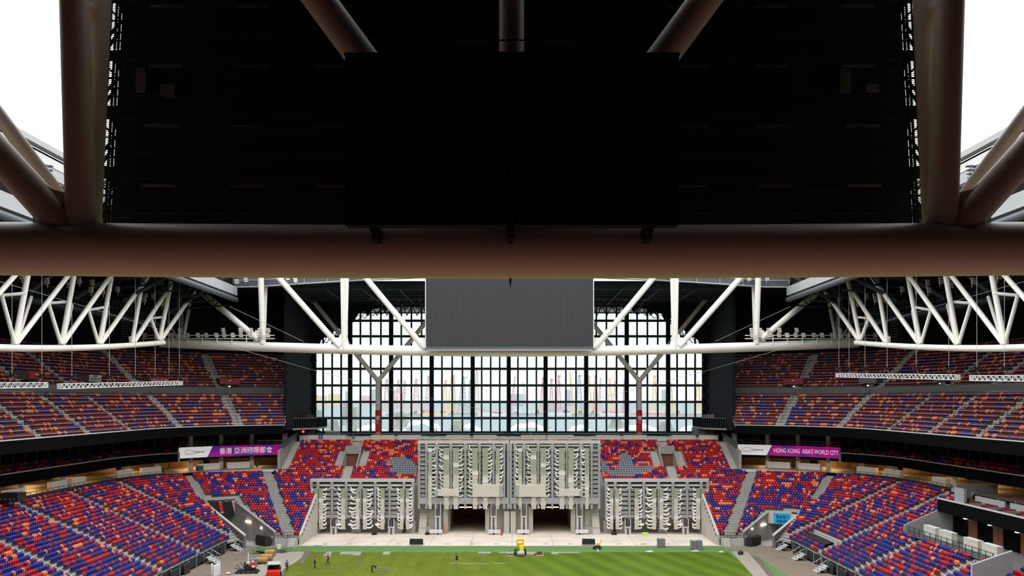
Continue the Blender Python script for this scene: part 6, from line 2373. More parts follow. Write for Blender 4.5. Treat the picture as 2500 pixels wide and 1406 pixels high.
for i, y in enumerate((128.3, 123.6, 116.8, 112.2)):
    counter((61.2, y, 6.1), -math.pi / 2, 3.6, 'cream counter in the right stand under the red sofa boxes, %s from the left' % ORD[i], 'counters under the red sofa boxes', H=1.35)
# sofa boxes: two rows of red benches between pale partitions
for i in range(6):
    y = 126.5 - i * 4.3
    for row, (x, z) in enumerate(((66.2, 10.4), (70.6, 11.2))):
        t = thing('sofa', 'dark red bench sofa in the %s row of boxes, %s from the far end' % (('front', 'back')[row], ORD[i]), 'sofa', (x, y, z), -math.pi / 2, 'dark red sofas in the right stand boxes')
        MB().box((0, 0, 0.25), (2.9, 0.7, 0.4)).build('seat', 'sofa_red', t, loc=(0, 0, 0))
        MB().box((0, 0.36, 0.62), (2.9, 0.22, 0.75)).build('backrest', 'sofa_red', t, loc=(0, 0, 0))
        MB().box((-1.5, 0.05, 0.35), (0.14, 0.8, 0.6)).box((1.5, 0.05, 0.35), (0.14, 0.8, 0.6)).build('armrest', 'sofa_red', t, loc=(0, 0, 0))
    slab('partition', 64.0, 67.4, y - 2.2, y - 2.05, 10.4, 11.3, 'grey_steel')
    slab('partition', 68.6, 72.0, y - 2.2, y - 2.05, 11.2, 12.1, 'grey_steel')
for y0, y1 in ((120.5, 128.2), (111.5, 119.2), (103, 110)):
    slab('partition', 67.4, 67.6, y0, y1, 10.4, 12.0, 'grey_light')
slab('floor_boxes_back', 67.6, 84, 88, 131, 10.4, 11.2, 'concrete_dark')
# white parapet walls that step along the lower bowl's upper edge on the right
slab('parapet_step', 68.6, 69.0, 131, 137.5, 10.6, 12.2, 'roof_grey')
slab('parapet_step', 66.0, 66.4, 128.6, 131.4, 10.6, 12.9, 'roof_grey')
slab('parapet_step', 66.2, 72.5, 131.4, 131.8, 10.8, 13.3, 'concrete')
for i, (y, m) in enumerate(((119.5, 'blue_tarp'), (116.5, 'machine_yellow'))):
    slab('door_%d' % (70 + i), 83.4, 83.6, y, y + 0.9, 11.2, 13.6, m)
slab('wall_boxes_back', 83.6, 84, 88, 131, 11.2, 13.8, 'fascia')

# things on the left concourse rail
p = px(30, 1213, 121)
t = thing('camera_crate', 'black equipment crate on the left concourse parapet at the photo edge', 'crate', tuple(p))
MB().box(p, (2.6, 2.2, 1.0)).build('body', 'black', t)
MB().box(p + Vector((0, 0, 0.53)), (2.7, 2.3, 0.08)).build('lid', 'rubber', t)
b = MB()
for i in range(4):
    b.box(p + Vector((-0.9 + 0.6 * i, -1.12, -0.2)), (0.2, 0.05, 0.12))
b.build('catch', 'rail_metal', t)
D = 174.2
p = px(490, 1139, D)
t = thing('cleaning_cart', 'dark green cleaning cart before the left corner counter', 'cart', (p.x, D, 11.92))
MB().box((p.x, D, 12.5), (0.9, 0.6, 0.8)).build('body', 'green', t)
MB().box((p.x - 0.65, D, 12.4), (0.4, 0.5, 0.7)).build('bin', 'black', t)
MB().pipe([(p.x + 0.3, D, 12.8), (p.x + 0.35, D, 13.7)], 0.04, 6).ball((p.x + 0.35, D, 13.7), 0.12).build('mop', 'white', t)
b = MB()
for dx in (-0.7, 0.35):
    for dy in (-0.2, 0.2):
        b.ball((p.x + dx, D + dy, 12.02), 0.1)
b.build('wheel', 'rubber', t)
# ================================================================== THINGS ON AND AROUND THE PITCH
def g(x, y):
    """Ground point the photograph shows at pixel (x, y)."""
    D = CAMZ * F / (y - CY)
    return Vector(((x - CX) * D / F, D, 0.0))


# --- red utility cart
p = g(668, 1412)
c = thing('utility_cart', 'red utility cart with a pale canopy on the bare base', 'vehicle', (p.x, p.y, 0.09), 0.18)
K = dict(loc=(0, 0, 0))
b = MB()
b.hexa([(-0.95, -1.6, 0.5), (0.95, -1.6, 0.5), (0.95, -0.5, 0.5), (-0.95, -0.5, 0.5)], [(-0.85, -1.5, 1.15), (0.85, -1.5, 1.15), (0.9, -0.5, 1.3), (-0.9, -0.5, 1.3)])
b.build('hood', 'machine_red', c, **K)
MB().box((0, 0.1, 0.45), (1.5, 3.2, 0.3)).box((0, -1.66, 0.42), (1.9, 0.14, 0.4)).build('chassis', 'black', c, **K)
MB().box((0, 0.3, 0.95), (1.5, 0.9, 0.5)).box((0, 0.75, 1.35), (1.5, 0.15, 0.7)).build('seat', 'black', c, **K)
MB().box((0, 1.5, 0.95), (1.8, 1.3, 0.12)).box((-0.88, 1.5, 1.15), (0.06, 1.3, 0.4)).box((0.88, 1.5, 1.15), (0.06, 1.3, 0.4)).build('cargo_bed', 'rubber', c, **K)
b = MB()
for i in range(14):
    b.ball((rnd.uniform(-0.7, 0.7), rnd.uniform(1.0, 2.0), 1.25 + rnd.uniform(0, 0.25)), 0.28, 0, 7, 5)
b.build('turf_scraps', 'turf_roll', c, kind='stuff', **K)
b = MB()
for sx in (-1, 1):
    b.pipe([(sx * 0.85, -0.5, 1.2), (sx * 0.8, -0.3, 2.1)], 0.04, 6)
    b.pipe([(sx * 0.85, 0.9, 1.0), (sx * 0.8, 0.8, 2.1)], 0.04, 6)
b.build('canopy_post', 'black', c, **K)
b = MB()
b.hexa([(-0.95, -0.6, 2.05), (0.95, -0.6, 2.05), (0.95, 1.0, 2.05), (-0.95, 1.0, 2.05)], [(-0.8, -0.4, 2.25), (0.8, -0.4, 2.25), (0.8, 0.85, 2.25), (-0.8, 0.85, 2.25)])
b.build('canopy', 'roof_grey', c, **K)
for sx in (-1, 1):
    for y in (-1.05, 1.35):
        w = MB().pipe([(sx * 0.78, y, 0.36), (sx * 1.02, y, 0.36)], 0.36, 16).build('wheel', 'rubber', c, **K)
        MB().pipe([(sx * 1.02, y, 0.36), (sx * 1.04, y, 0.36)], 0.18, 12).build('hub', 'grey_steel', w, **K)
MB().pipe([(0.3, -0.4, 1.4), (0.3, -0.25, 1.5)], 0.2, 12).build('steering_wheel', 'black', c, **K)

# --- tracked turf machine
p = g(604, 1400)
c = thing('tracked_machine', 'black and red tracked turf machine left of the red cart', 'machine', (p.x, p.y, 0.05), 0.1)
for sy in (-0.55, 0.55):
    b = MB()
    pr = [(-1.5, 0.0), (1.5, 0.0), (1.75, 0.28), (1.4, 0.5), (-1.3, 0.5), (-1.7, 0.25)]
    A = [(x, sy - 0.2, z) for x, z in pr]
    B_ = [(x, sy + 0.2, z) for x, z in pr]
    b.add(A + B_, [tuple(range(5, -1, -1)), tuple(range(6, 12))] + [(i, (i + 1) % 6, 6 + (i + 1) % 6, 6 + i) for i in range(6)])
    tk = b.build('track', 'rubber', c, **K)
    b = MB()
    for x in (-1.1, -0.4, 0.3, 1.0):
        b.pipe([(x, sy - 0.23, 0.25), (x, sy + 0.23, 0.25)], 0.16, 10)
    b.build('roller', 'slate', tk, **K)
MB().box((0.4, 0, 0.85), (1.6, 0.9, 0.6)).build('engine_cover', 'black', c, **K)
MB().box((0.9, -0.2, 1.3), (0.9, 0.7, 0.45)).build('hood', 'machine_red', c, **K)
MB().box((1.0, -0.58, 1.1), (0.5, 0.05, 0.3)).build('number_plate', 'white', c, **K)
b = MB()
for x0, x1, z1 in ((-0.6, -1.6, 1.3), (-0.3, -0.9, 1.7), (-0.8, -1.9, 0.9)):
    b.pipe([(x0, -0.3, 0.6), (x1, -0.3, z1)], 0.07, 7)
b.pipe([(-1.3, -0.6, 1.35), (-1.3, 0.6, 1.35)], 0.06, 6)
b.build('lift_arm', 'slate', c, **K)
MB().box((-0.2, 0.1, 1.0), (0.5, 0.5, 0.5)).box((-0.4, 0.1, 1.4), (0.15, 0.5, 0.5)).build('seat', 'black', c, **K)
MB().ball((0.1, -0.1, 1.55), 0.2).ball((0.75, 0.1, 1.7), 0.18).build('canister', 'white', c, **K)

# --- green and yellow roller tractor
p = g(1270, 1357)
c = thing('roller_tractor', 'green and yellow tractor with a front roller at the turf edge', 'vehicle', (p.x, p.y, 0.06), 0.05)
MB().pipe([(-0.55, -0.6, 0.42), (0.65, -0.6, 0.42)], 0.42, 20).build('roller_drum', 'grey_steel', c, **K)
MB().box((0, 0.5, 0.75), (1.3, 1.3, 0.7)).box((-0.72, -0.5, 0.9), (0.12, 0.5, 0.9)).build('chassis', 'machine_green', c, **K)
b = MB()
b.hexa([(-0.15, -0.45, 0.8), (0.55, -0.45, 0.8), (0.55, 0.6, 0.8), (-0.15, 0.6, 0.8)], [(-0.1, -0.35, 1.6), (0.5, -0.35, 1.6), (0.5, 0.6, 1.7), (-0.1, 0.6, 1.7)])
b.build('hood', 'machine_yellow', c, **K)
MB().box((0.1, 1.1, 1.55), (1.1, 0.7, 0.5)).build('seat', 'machine_yellow', c, **K)
b = MB()
for sx in (-0.45, 0.55):
    b.pipe([(sx, 1.4, 1.0), (sx, 1.35, 2.5)], 0.05, 6)
b.build('canopy_post', 'black', c, **K)
MB().box((0.05, 1.0, 2.55), (1.35, 1.2, 0.14)).box((0.05, 0.45, 2.42), (1.2, 0.08, 0.2)).build('canopy', 'machine_yellow', c, **K)
for sx in (-0.8, 0.9):
    w = MB().pipe([(sx - 0.15, 1.0, 0.5), (sx + 0.15, 1.0, 0.5)], 0.5, 16).build('wheel', 'rubber', c, **K)
    MB().pipe([(sx - 0.17, 1.0, 0.5), (sx + 0.17, 1.0, 0.5)], 0.24, 12).build('hub', 'machine_yellow', w, **K)

# --- yellow mower
p = g(1458, 1341)
c = thing('turf_mower', 'small black and yellow mower on the green strip', 'mower', (p.x, p.y, 0.03), -0.2)
MB().hexa([(-0.55, -0.4, 0.25), (0.5, -0.4, 0.25), (0.5, 0.4, 0.25), (-0.55, 0.4, 0.25)], [(-0.35, -0.35, 0.6), (0.4, -0.35, 0.75), (0.4, 0.35, 0.75), (-0.35, 0.35, 0.6)]).build('deck', 'black', c, **K)
MB().box((0.25, 0, 0.85), (0.5, 0.5, 0.4)).build('engine_cover', 'machine_yellow', c, **K)
MB().bar((0.35, 0, 0.8), (0.8, 0, 1.7), 0.16, 0.16).box((0.78, 0, 1.65), (0.22, 0.6, 0.12)).build('handle', 'machine_yellow', c, **K)
for x in (-0.5, 0.45):
    for y in (-0.4, 0.4):
        MB().pipe([(x, y - 0.08, 0.24), (x, y + 0.08, 0.24)], 0.24, 12).build('wheel', 'rubber', c, **K)

# --- turf rolls
for i, (x, y, w, lab) in enumerate(((641, 1377, 26, 'brown turf roll nearest the grey bin'), (653, 1369, 25, 'brown turf roll in the middle of the three'), (660, 1358, 23, 'brown turf roll farthest from the grey bin'))):
    p = g(x, y)
    L = w * p.y / F
    t = thing('turf_roll', lab, 'turf roll', (p.x, p.y, 0.09), -0.12, 'rolled turf beside the bare base')
    MB().pipe([(-L / 2, 0, 0.52), (L / 2, 0, 0.52)], 0.52, 22).build('roll', 'turf_roll', t, smooth=True, **K)
    b = MB()
    q = [(L / 2 + 0.01, 0.08 * k_ * math.cos(k_ * 1.1) * 0.6, 0.52 + 0.08 * k_ * math.sin(k_ * 1.1) * 0.6) for k_ in range(10)]
    b.pipe(q, 0.03, 5)
    b.build('spiral_edge', 'soil', t, **K)
    MB().box((L / 2 - 0.2, -0.35, 0.03), (0.6, 0.7, 0.06)).build('loose_end', 'art_grass', t, **K)
p = g(668, 1349)
t = thing('turf_heap', 'heap of green turf offcuts behind the turf rolls', 'turf heap', (p.x, p.y, 0.05))
b = MB()
for i in range(22):
    b.box((rnd.uniform(-2.6, 2.6), rnd.uniform(-0.8, 0.8), 0.15 + rnd.uniform(0, 0.5)), (rnd.uniform(0.8, 1.8), 0.6, 0.12), rz=rnd.uniform(-0.6, 0.6))
b.build('offcuts', 'art_grass', t, kind='stuff', **K)
# --- grey bin
p = g(620, 1385)
t = thing('wheelie_bin', 'grey wheeled bin beside the brown turf rolls', 'bin', (p.x, p.y, 0.09), 0.2)
MB().hexa([(-0.4, -0.4, 0.12), (0.4, -0.4, 0.12), (0.4, 0.4, 0.12), (-0.4, 0.4, 0.12)], [(-0.5, -0.5, 1.15), (0.5, -0.5, 1.15), (0.5, 0.5, 1.15), (-0.5, 0.5, 1.15)]).build('body', 'bin_grey', t, **K)
MB().box((0, 0, 1.2), (1.08, 1.08, 0.1)).build('lid', 'bin_grey', t, **K)
b = MB()
for sx in (-0.35, 0.35):
    b.pipe([(sx - 0.05, 0.4, 0.12), (sx + 0.05, 0.4, 0.12)], 0.12, 10)
b.build('wheel', 'rubber', t, **K)
# --- tall white pads
p = g(681, 1349.5)
t = thing('white_pad', 'white post pads standing upright beside the turf heap', 'pad', (p.x, p.y, 0.05))
for i in range(3):
    MB().pipe([(-0.2 + 0.2 * i, 0, 0), (-0.2 + 0.2 * i, 0, 1.4)], 0.13, 10).build('roll', 'white', t, **K)
p = g(606, 1377)
t = thing('goal_post', 'slim white post standing on the green strip by the tracked machine', 'post', (p.x, p.y, 0.03))
MB().pipe([(0, 0, 0), (0, 0, 1.7)], 0.1, 10).build('pole', 'white', t, **K)
MB().box((0, 0, 0.04), (0.4, 0.4, 0.08)).build('base', 'grey_steel', t, **K)
src = None
for i, (x, y, h) in enumerate(((517, 1404, 1.5), (523, 1409, 1.7), (527, 1406, 1.75), (531, 1404, 1.6), (535.5, 1402, 1.65))):
    p = g(x, y)
    lab = 'upright white corner pad by the left stand wall, %s from the left' % ORD[i]
    if src is None:
        src = thing('corner_pad', lab, 'pad', (p.x, p.y, -0.02), 0, 'white pads standing by the left stand wall')
        MB().pipe([(0, 0, 0), (0, 0, 1.6)], 0.17, 12).ball((0, 0, 1.6), 0.17).build('pad', 'white', src, **K)
        MB().pipe([(0, 0, 0), (0, 0, 0.06)], 0.2, 12).build('foot', 'grey_light', src, **K)
    else:
        copy_tree(src, loc=(p.x, p.y, -0.02), label=lab)
p = g(557, 1402)
t = thing('white_canister', 'white canister lying on the green strip at the bottom edge', 'canister', (p.x, p.y, 0.02), 0.4)
MB().pipe([(-0.3, 0, 0.14), (0.3, 0, 0.14)], 0.14, 10).build('body', 'white', t, **K)
MB().pipe([(0.3, 0, 0.14), (0.36, 0, 0.14)], 0.09, 8).build('cap', 'slate', t, **K)
# --- black covered panels on wheels along the apron edge
for i, (x, w, lab) in enumerate(((1016.5, 33, 'black covered bench before the left folded stand'), (1437, 32, 'black covered bench beside the yellow mower'))):
    p = g(x, 1331)
    L = w * p.y / F
    t = thing('covered_bench', lab, 'bench', (p.x, p.y, 0))
    MB().hexa([(-L / 2, -0.35, 0.2), (L / 2, -0.35, 0.2), (L / 2, 0.35, 0.2), (-L / 2, 0.35, 0.2)], [(-L / 2 + 0.05, -0.3, 1.15), (L / 2 - 0.08, -0.3, 1.12), (L / 2 - 0.05, 0.3, 1.12), (-L / 2 + 0.05, 0.3, 1.15)]).build('cover', 'tarp_dark', t, **K)
    b = MB()
    for sx in (-0.42, 0.42):
        b.box((sx * L, 0, 0.1), (0.12, 0.8, 0.2))
    b.box((0, -0.3, 0.12), (L * 0.9, 0.06, 0.06))
    b.build('foot_rail', 'grey_steel', t, **K)
# --- stacks of grey crates
for x, y, w, h, lab in ((1614, 1336, 17, 22, 'tall grey crate stack on the green strip, left of the two'), (1700, 1341, 25, 22, 'wide grey crate stack on the green strip, right of the two')):
    p = g(x, y)
    L, H = w * p.y / F, h * p.y / F
    t = thing('crate_stack', lab, 'crates', (p.x, p.y, 0.03), 0.12)
    for k_ in range(9):
        z = 0.12 + k_ * (H - 0.12) / 9
        cz = z + (H - 0.12) / 18
        for sx in ((-0.25, 0.25) if w > 20 else (0,)):
            MB().box((sx * L, 0, cz), (L * (0.46 if w > 20 else 0.94), L * 0.7, (H - 0.12) / 9 * 0.72)).build('crate', 'grey_steel' if (k_ + int(sx * 4)) % 3 else 'bin_grey', t, **K)
    MB().box((0, 0, 0.06), (L, L * 0.8, 0.1)).build('pallet', 'concrete_dark', t, **K)
    b = MB()
    for sx in (-0.49, 0.49):
        for sy in (-0.36, 0.36):
            b.bar((sx * L, sy * L, 0.1), (sx * L, sy * L, H), 0.05, 0.05)
    b.build('corner_post', 'slate', t, **K)
# --- hi-vis packs, cables and small things in front of the folded stands
for i, x in enumerate((1572, 1578.5)):
    p = px(x, 1300, 168)
    t = thing('safety_vest', 'lime safety pack below the right folded stand, %s one' % ('left' if i == 0 else 'right'), 'vest', (p.x, 168, 0.0))
    MB().box((p.x, 168, 0.325), (0.5, 0.3, 0.65)).build('body', 'hivis', t)
    MB().box((p.x, 167.83, 0.35), (0.5, 0.03, 0.1)).build('stripe', 'roof_white', t)
for x, w, lab in ((1050, 22, 'dark cable coil beside the leftmost guard barrier'), (920, 14, 'dark cable coil under the left folded stand'), (1505, 16, 'dark cable coil under the right folded stand')):
    p = px(x - 6, 1302, 169.3)
    t = thing('cable_coil', lab, 'cable', (p.x, 169.3, 0.0))
    for k_ in range(3):
        b = MB()
        b.pipe([(0.5 * math.cos(a_ * math.pi / 6) * (1 - 0.1 * k_), 0.5 * math.sin(a_ * math.pi / 6) * (1 - 0.1 * k_), 0.1 + 0.15 * k_) for a_ in range(13)], 0.09, 6)
        b.build('loop', 'rubber', t, **K)
p = px(1225, 1298, 168.5)
t = thing('fire_cylinder', 'red cylinder at the end of a white guard barrier', 'cylinder', (p.x, 168.4, 0))
MB().pipe([(0, 0, 0), (0, 0, 0.85)], 0.16, 12).build('body', 'machine_red', t, **K)
MB().pipe([(0, 0, 0.85), (0, 0, 1.0)], 0.06, 8).build('valve', 'black', t, **K)
p = px(1089, 1290, 171)
t = thing('timber_board', 'orange timber boards leaning by the left tunnel pier', 'timber', (p.x, 170.3, 0))
for k_ in range(3):
    MB().bar((-0.3 + 0.25 * k_, 0, 0.0), (-0.25 + 0.25 * k_, 0.4, 1.6 - 0.3 * k_), 0.2, 0.05).build('board', 'cardboard', t, **K)
# loose white bits along the apron edge
for i, (x, y, w) in enumerate(((777, 1332, 19), (794, 1333.5, 4), (1460, 1346, 4), (1697, 1346.5, 18), (1585, 1348, 20), (1228, 1331, 22), (900, 1330, 12), (1760, 1349, 13))):
    p = g(x, y)
    L = w * p.y / F
    t = MB()
    t.box((p.x, p.y, 0.1), (L, 0.3, 0.12 if w > 5 else 0.5)).box((p.x + L * 0.1, p.y + 0.1, 0.2), (L * 0.5, 0.2, 0.08))
    t.build('foam_strip', 'white', None, loc=(p.x, p.y, 0), **tagp('white foam piece lying at the far turf edge, %s from the left' % ORD[sorted((777, 794, 1460, 1697, 1585, 1228, 900, 1760)).index(x)], 'foam', 'white foam pieces at the far turf edge'))
p = g(1808, 1355)
t = thing('tool_bag', 'black bag on the grey base strip at the right', 'bag', (p.x, p.y, 0.09))
MB().ball((0, 0, 0.3), 0.5, 0, 12, 7, (1, 0.7, 0.7)).build('body', 'black', t, **K)
MB().pipe([(-0.3, 0, 0.5), (0, 0, 0.8), (0.3, 0, 0.5)], 0.04, 6).build('strap', 'slate', t, **K)
p = g(1315, 1355.5)
t = thing('turf_bundle', 'brown bundle of turf beside the roller tractor', 'turf bundle', (p.x, p.y, 0.08))
MB().pipe([(-0.7, 0, 0.28), (0.7, 0.1, 0.28)], 0.28, 12).build('roll', 'turf_roll', t, **K)
MB().pipe([(-0.3, -0.2, 0.5), (0.6, -0.1, 0.5)], 0.2, 10).build('top_roll', 'soil', t, **K)
p = g(1246, 1356)
t = thing('turf_slab', 'grey lifted turf slab in the gap left of the roller tractor', 'turf slab', (p.x, p.y, 0.09))
MB().box((0, 0, 0.12), (0.9, 0.5, 0.16), rz=0.3).build('slab', 'soil', t, **K)
MB().box((0.05, 0.02, 0.23), (0.8, 0.4, 0.06), rz=0.45).build('top', 'base_grey', t, **K)

# ---- portable stairs, fences and drapes along the stand fronts
for s, nm in SIDES:
    def S(x):
        return x if s < 0 else 2 * 1247 - x
    for i, (x, y) in enumerate(((597, 1343), (545, 1374)) if s < 0 else ((2494 - 1892, 1343), (2494 - 1935, 1366), (2494 - 1976, 1396))):
        p = g(S(x), y)
        xw = s * 48.6 + (MIRX if s > 0 else 0)
        t = thing('portable_stair', 'grey portable stair against the %s stand front, %s from the far end' % (nm, ORD[i]), 'stairs', (xw - s * 0.4, p.y, 0), 0, 'portable stairs along the stand fronts')
        for k_ in range(4):
            MB().box((-s * 0.45 * (3 - k_), 0, 0.14 + 0.27 * k_), (0.48, 2.2, 0.06)).box((-s * (0.45 * (3 - k_) + 0.2), 0, 0.02 + 0.27 * k_), (0.04, 2.2, 0.24)).build('step', 'grey_light', t, **K)
        b = MB()
        for yy in (-1.1, 1.1):
            b.pipe([(-s * 1.5, yy, 0.2), (-s * 1.45, yy, 1.15), (-s * 0.1, yy, 1.95), (0, yy, 1.0)], 0.04, 6)
            b.pipe([(-s * 0.9, yy, 0.4), (-s * 0.85, yy, 1.5)], 0.03, 6)
        b.build('handrail', 'rail_metal', t, **K)
    for i, (x, y) in enumerate(((612, 1352), (585, 1364)) if s < 0 else ((2494 - 1905, 1360),)):
        p = g(S(x), y)
        t = thing('crowd_barrier', 'grey wire crowd barrier on the %s track, %s one' % (nm, ORD[i]), 'barrier', (p.x, p.y, -0.02), math.radians(62 * -s))
        b = MB()
        b.pipe([(-1.2, 0, 0.1), (-1.2, 0, 1.1), (1.2, 0, 1.1), (1.2, 0, 0.1), (-1.2, 0, 0.15)], 0.035, 6)
        b.build('frame', 'rail_metal', t, **K)
        b = MB()
        for k_ in range(13):
            b.bar((-1.1 + 0.18 * k_, 0, 0.15), (-1.1 + 0.18 * k_, 0, 1.08), 0.022, 0.022)
        b.build('bars', 'rail_metal', t, **K)
        MB().box((-0.8, 0, 0.03), (0.06, 0.6, 0.05)).box((0.8, 0, 0.03), (0.06, 0.6, 0.05)).build('foot', 'rail_metal', t, **K)
    for i, y in enumerate((147.5, 131.5, 126.5)):
        xw = s * 48.75 + (MIRX if s > 0 else 0)
        t = thing('black_drape', 'black drape covering an opening in the %s stand front, %s from the far end' % (nm, ORD[i]), 'drape', (xw - s * 0.15, y, 0), 0, 'black drapes on the stand fronts')
        b = MB()
        vs = []
        for k_ in range(11):
            w = 0.12 * math.sin(k_ * 2.2)
            vs += [(-s * (0.1 + abs(w)), -1.3 + 0.26 * k_, -0.02), (-s * 0.05, -1.3 + 0.26 * k_, 1.45)]
        b.add(vs, [(2 * k_, 2 * k_ + 2, 2 * k_ + 3, 2 * k_ + 1) for k_ in range(10)])
        b.build('cloth', 'tarp_dark', t, **K)
        MB().pipe([(-s * 0.05, -1.4, 1.47), (-s * 0.05, 1.4, 1.47)], 0.04, 6).build('rod', 'slate', t, **K)
    # dark opening frames in the wall front
    b = MB()
    for k_ in range(18):
        y = 92 + k_ * 3.4
        b.box((s * 48.85 + (MIRX if s > 0 else 0), y, 0.95), (0.14, 0.16, 1.6))
    b.build('trim_front_posts_' + nm, 'grey_steel', kind='structure', loc=(s * 49, 120, 0))
    b = MB()
    b.pipe([(s * 49.0 + (MIRX if s > 0 else 0), 86, 1.95), (s * 49.0 + (MIRX if s > 0 else 0), 151, 1.95)], 0.05, 6)
    for k_ in range(33):
        b.bar((s * 49.0 + (MIRX if s > 0 else 0), 86 + 2 * k_, 1.7), (s * 49.0 + (MIRX if s > 0 else 0), 86 + 2 * k_, 1.95), 0.05, 0.05)
    b.build('front_rail_' + nm, 'dark_rail', kind='structure', loc=(s * 49, 120, 1.9))
# black sheet over the first seats of the right stand
t = thing('seat_cover', 'long black sheet covering front seats of the right stand', 'cover', (50.6, 145.5, 2.2), 0)
b = MB()
vs = []
for k_ in range(13):
    y = -5.5 + k_ * 0.9
    for (x, z) in ((-1.0, -0.45), (-0.8, 0.75 + 0.06 * math.sin(k_ * 2)), (0.6, 1.05), (1.1, 0.5)):
        vs.append((x, y, z))
b.add(vs, [(4 * k_ + j, 4 * k_ + 4 + j, 4 * k_ + 5 + j, 4 * k_ + 1 + j) for k_ in range(12) for j in range(3)])
b.build('sheet', 'tarp_dark', t, **K)
b = MB()
for k_ in range(6):
    b.box((-0.85, -5 + 2 * k_, 0.78), (0.1, 0.1, 0.1))
b.build('clip', 'rail_metal', t, **K)

# ================================================================== PEOPLE
def person(label, loc, rz, J, cl, hair='hair', cap=None, scale=1.0):
    """One continuous skinned body posed by joint positions J (metres; x right, y forward, z up)."""
    t = thing('person', label, 'person', loc, rz)
    names = list(J)
    edges = [('pelvis', 'chest'), ('chest', 'neck'), ('neck', 'head'), ('chest', 'sho_l'), ('sho_l', 'elb_l'), ('elb_l', 'wri_l'), ('chest', 'sho_r'), ('sho_r', 'elb_r'), ('elb_r', 'wri_r'),
             ('pelvis', 'hip_l'), ('hip_l', 'kne_l'), ('kne_l', 'ank_l'), ('ank_l', 'toe_l'), ('pelvis', 'hip_r'), ('hip_r', 'kne_r'), ('kne_r', 'ank_r'), ('ank_r', 'toe_r')]
    rad = dict(pelvis=0.155, chest=0.165, neck=0.06, head=0.07, sho=0.075, elb=0.05, wri=0.035, hip=0.10, kne=0.068, ank=0.048, toe=0.04)
    me = bpy.data.meshes.new('body_skeleton')
    me.from_pydata([Vector(J[n]) for n in names], [(names.index(a), names.index(b)) for a, b in edges], [])
    o = bpy.data.objects.new('body_tmp', me)
    COL.objects.link(o)
    m = o.modifiers.new('skin', 'SKIN')
    m.use_smooth_shade = True
    for i, n in enumerate(names):
        r = rad[n.split('_')[0]]
        me.skin_vertices[0].data[i].radius = (r * (1.15 if n in ('chest', 'pelvis') else 1), r)
        me.skin_vertices[0].data[i].use_root = n == 'pelvis'
    s = o.modifiers.new('sub', 'SUBSURF')
    s.levels = 1
    dg = bpy.context.evaluated_depsgraph_get()
    bm_ = bpy.data.meshes.new_from_object(o.evaluated_get(dg))
    bpy.data.objects.remove(o)
    bpy.data.meshes.remove(me)
    zone = {'pelvis': 1, 'hip': 1, 'kne': 1, 'ank': 1, 'toe': 3, 'chest': 0, 'sho': 0, 'elb': 2, 'wri': 4, 'neck': 4, 'head': 4}
    zone.update(cl.get('zones', {}))
    mats_ = [cl['top'], cl['legs'], cl['sleeve'], cl['shoe'], 'skin']
    bm_.materials.clear()
    for mm in mats_:
        bm_.materials.append(M[mm])
    for p_ in bm_.polygons:
        c_ = p_.center
        best = None
        for a, b in edges:
            A, B_ = Vector(J[a]), Vector(J[b])
            d = B_ - A
            f = max(0, min(1, (c_ - A).dot(d) / d.length_squared))
            e = (A + d * f - c_).length
            if best is None or e < best[0]:
                best = (e, a if f < 0.5 else b)
        p_.material_index = zone[best[1].split('_')[0]]
    bm_.name = 'body'
    link('body', bm_, t)
    H = Vector(J['head'])
    dirv = (H - Vector(J['neck'])).normalized()
    hc = H + dirv * 0.07
    fw = Vector(cl.get('face', (0, 1, 0))).normalized()
    hd = MB().ball(hc, 0.115, 0, 14, 10, (0.84, 0.92, 1.05))
    hd.ball(hc + fw * 0.112 + Vector((0, 0, -0.01)), 0.022, 0, 6, 5)
    sd_ = fw.cross(Vector((0, 0, 1))).normalized()
    for q in (-1, 1):
        hd.ball(hc + sd_ * q * 0.098, 0.03, 0, 6, 5, (0.6, 1, 1))
    ho = hd.build('head', 'skin', t, loc=(0, 0, 0), smooth=True)
    ey = MB()
    for q in (-1, 1):
        ey.ball(hc + fw * 0.098 + sd_ * q * 0.04 + Vector((0, 0, 0.02)), 0.014, 0, 6, 4)
    ey.box(hc + fw * 0.102 + Vector((0, 0, -0.05)), (0.05, 0.02, 0.012))
    ey.build('face_features', 'hair', ho, loc=(0, 0, 0))
    MB().ball(hc + Vector((0, 0, 0.028)) - fw * 0.018, 0.118, 0, 14, 8, (0.88, 0.95, 0.98)).build('hair' if not cap else 'cap', cap or hair, ho, loc=(0, 0, 0), smooth=True)
    if cap:
        MB().box(hc + fw * 0.14 + Vector((0, 0, 0.06)), (0.16, 0.1, 0.02)).build('cap_peak', cap, ho, loc=(0, 0, 0))
    for q in ('l', 'r'):
        w_, e_ = Vector(J['wri_' + q]), Vector(J['elb_' + q])
        d = (w_ - e_).normalized()
        sd2 = d.cross(Vector((0, 1, 0.01))).normalized()
        nn = d.cross(sd2).normalized()
        hb = MB()
        hb.bar(w_ - d * 0.01, w_ + d * 0.085, 0.075, 0.032)
        for k_, (off, ln) in enumerate(((-0.028, 0.062), (-0.010, 0.075), (0.010, 0.070), (0.027, 0.055))):
            st_ = w_ + d * 0.08 + sd2 * off
            hb.pipe([st_, st_ + d * ln * 0.5 + nn * 0.006, st_ + d * ln * 0.9 + nn * 0.03], 0.0095, 6, r1=0.007)
        st_ = w_ + d * 0.03 + sd2 * 0.035
        hb.pipe([st_, st_ + d * 0.03 + sd2 * 0.025, st_ + d * 0.06 + sd2 * 0.028], 0.011, 6, r1=0.008)
        hb.build('hand', 'skin', t, loc=(0, 0, 0))
    return t


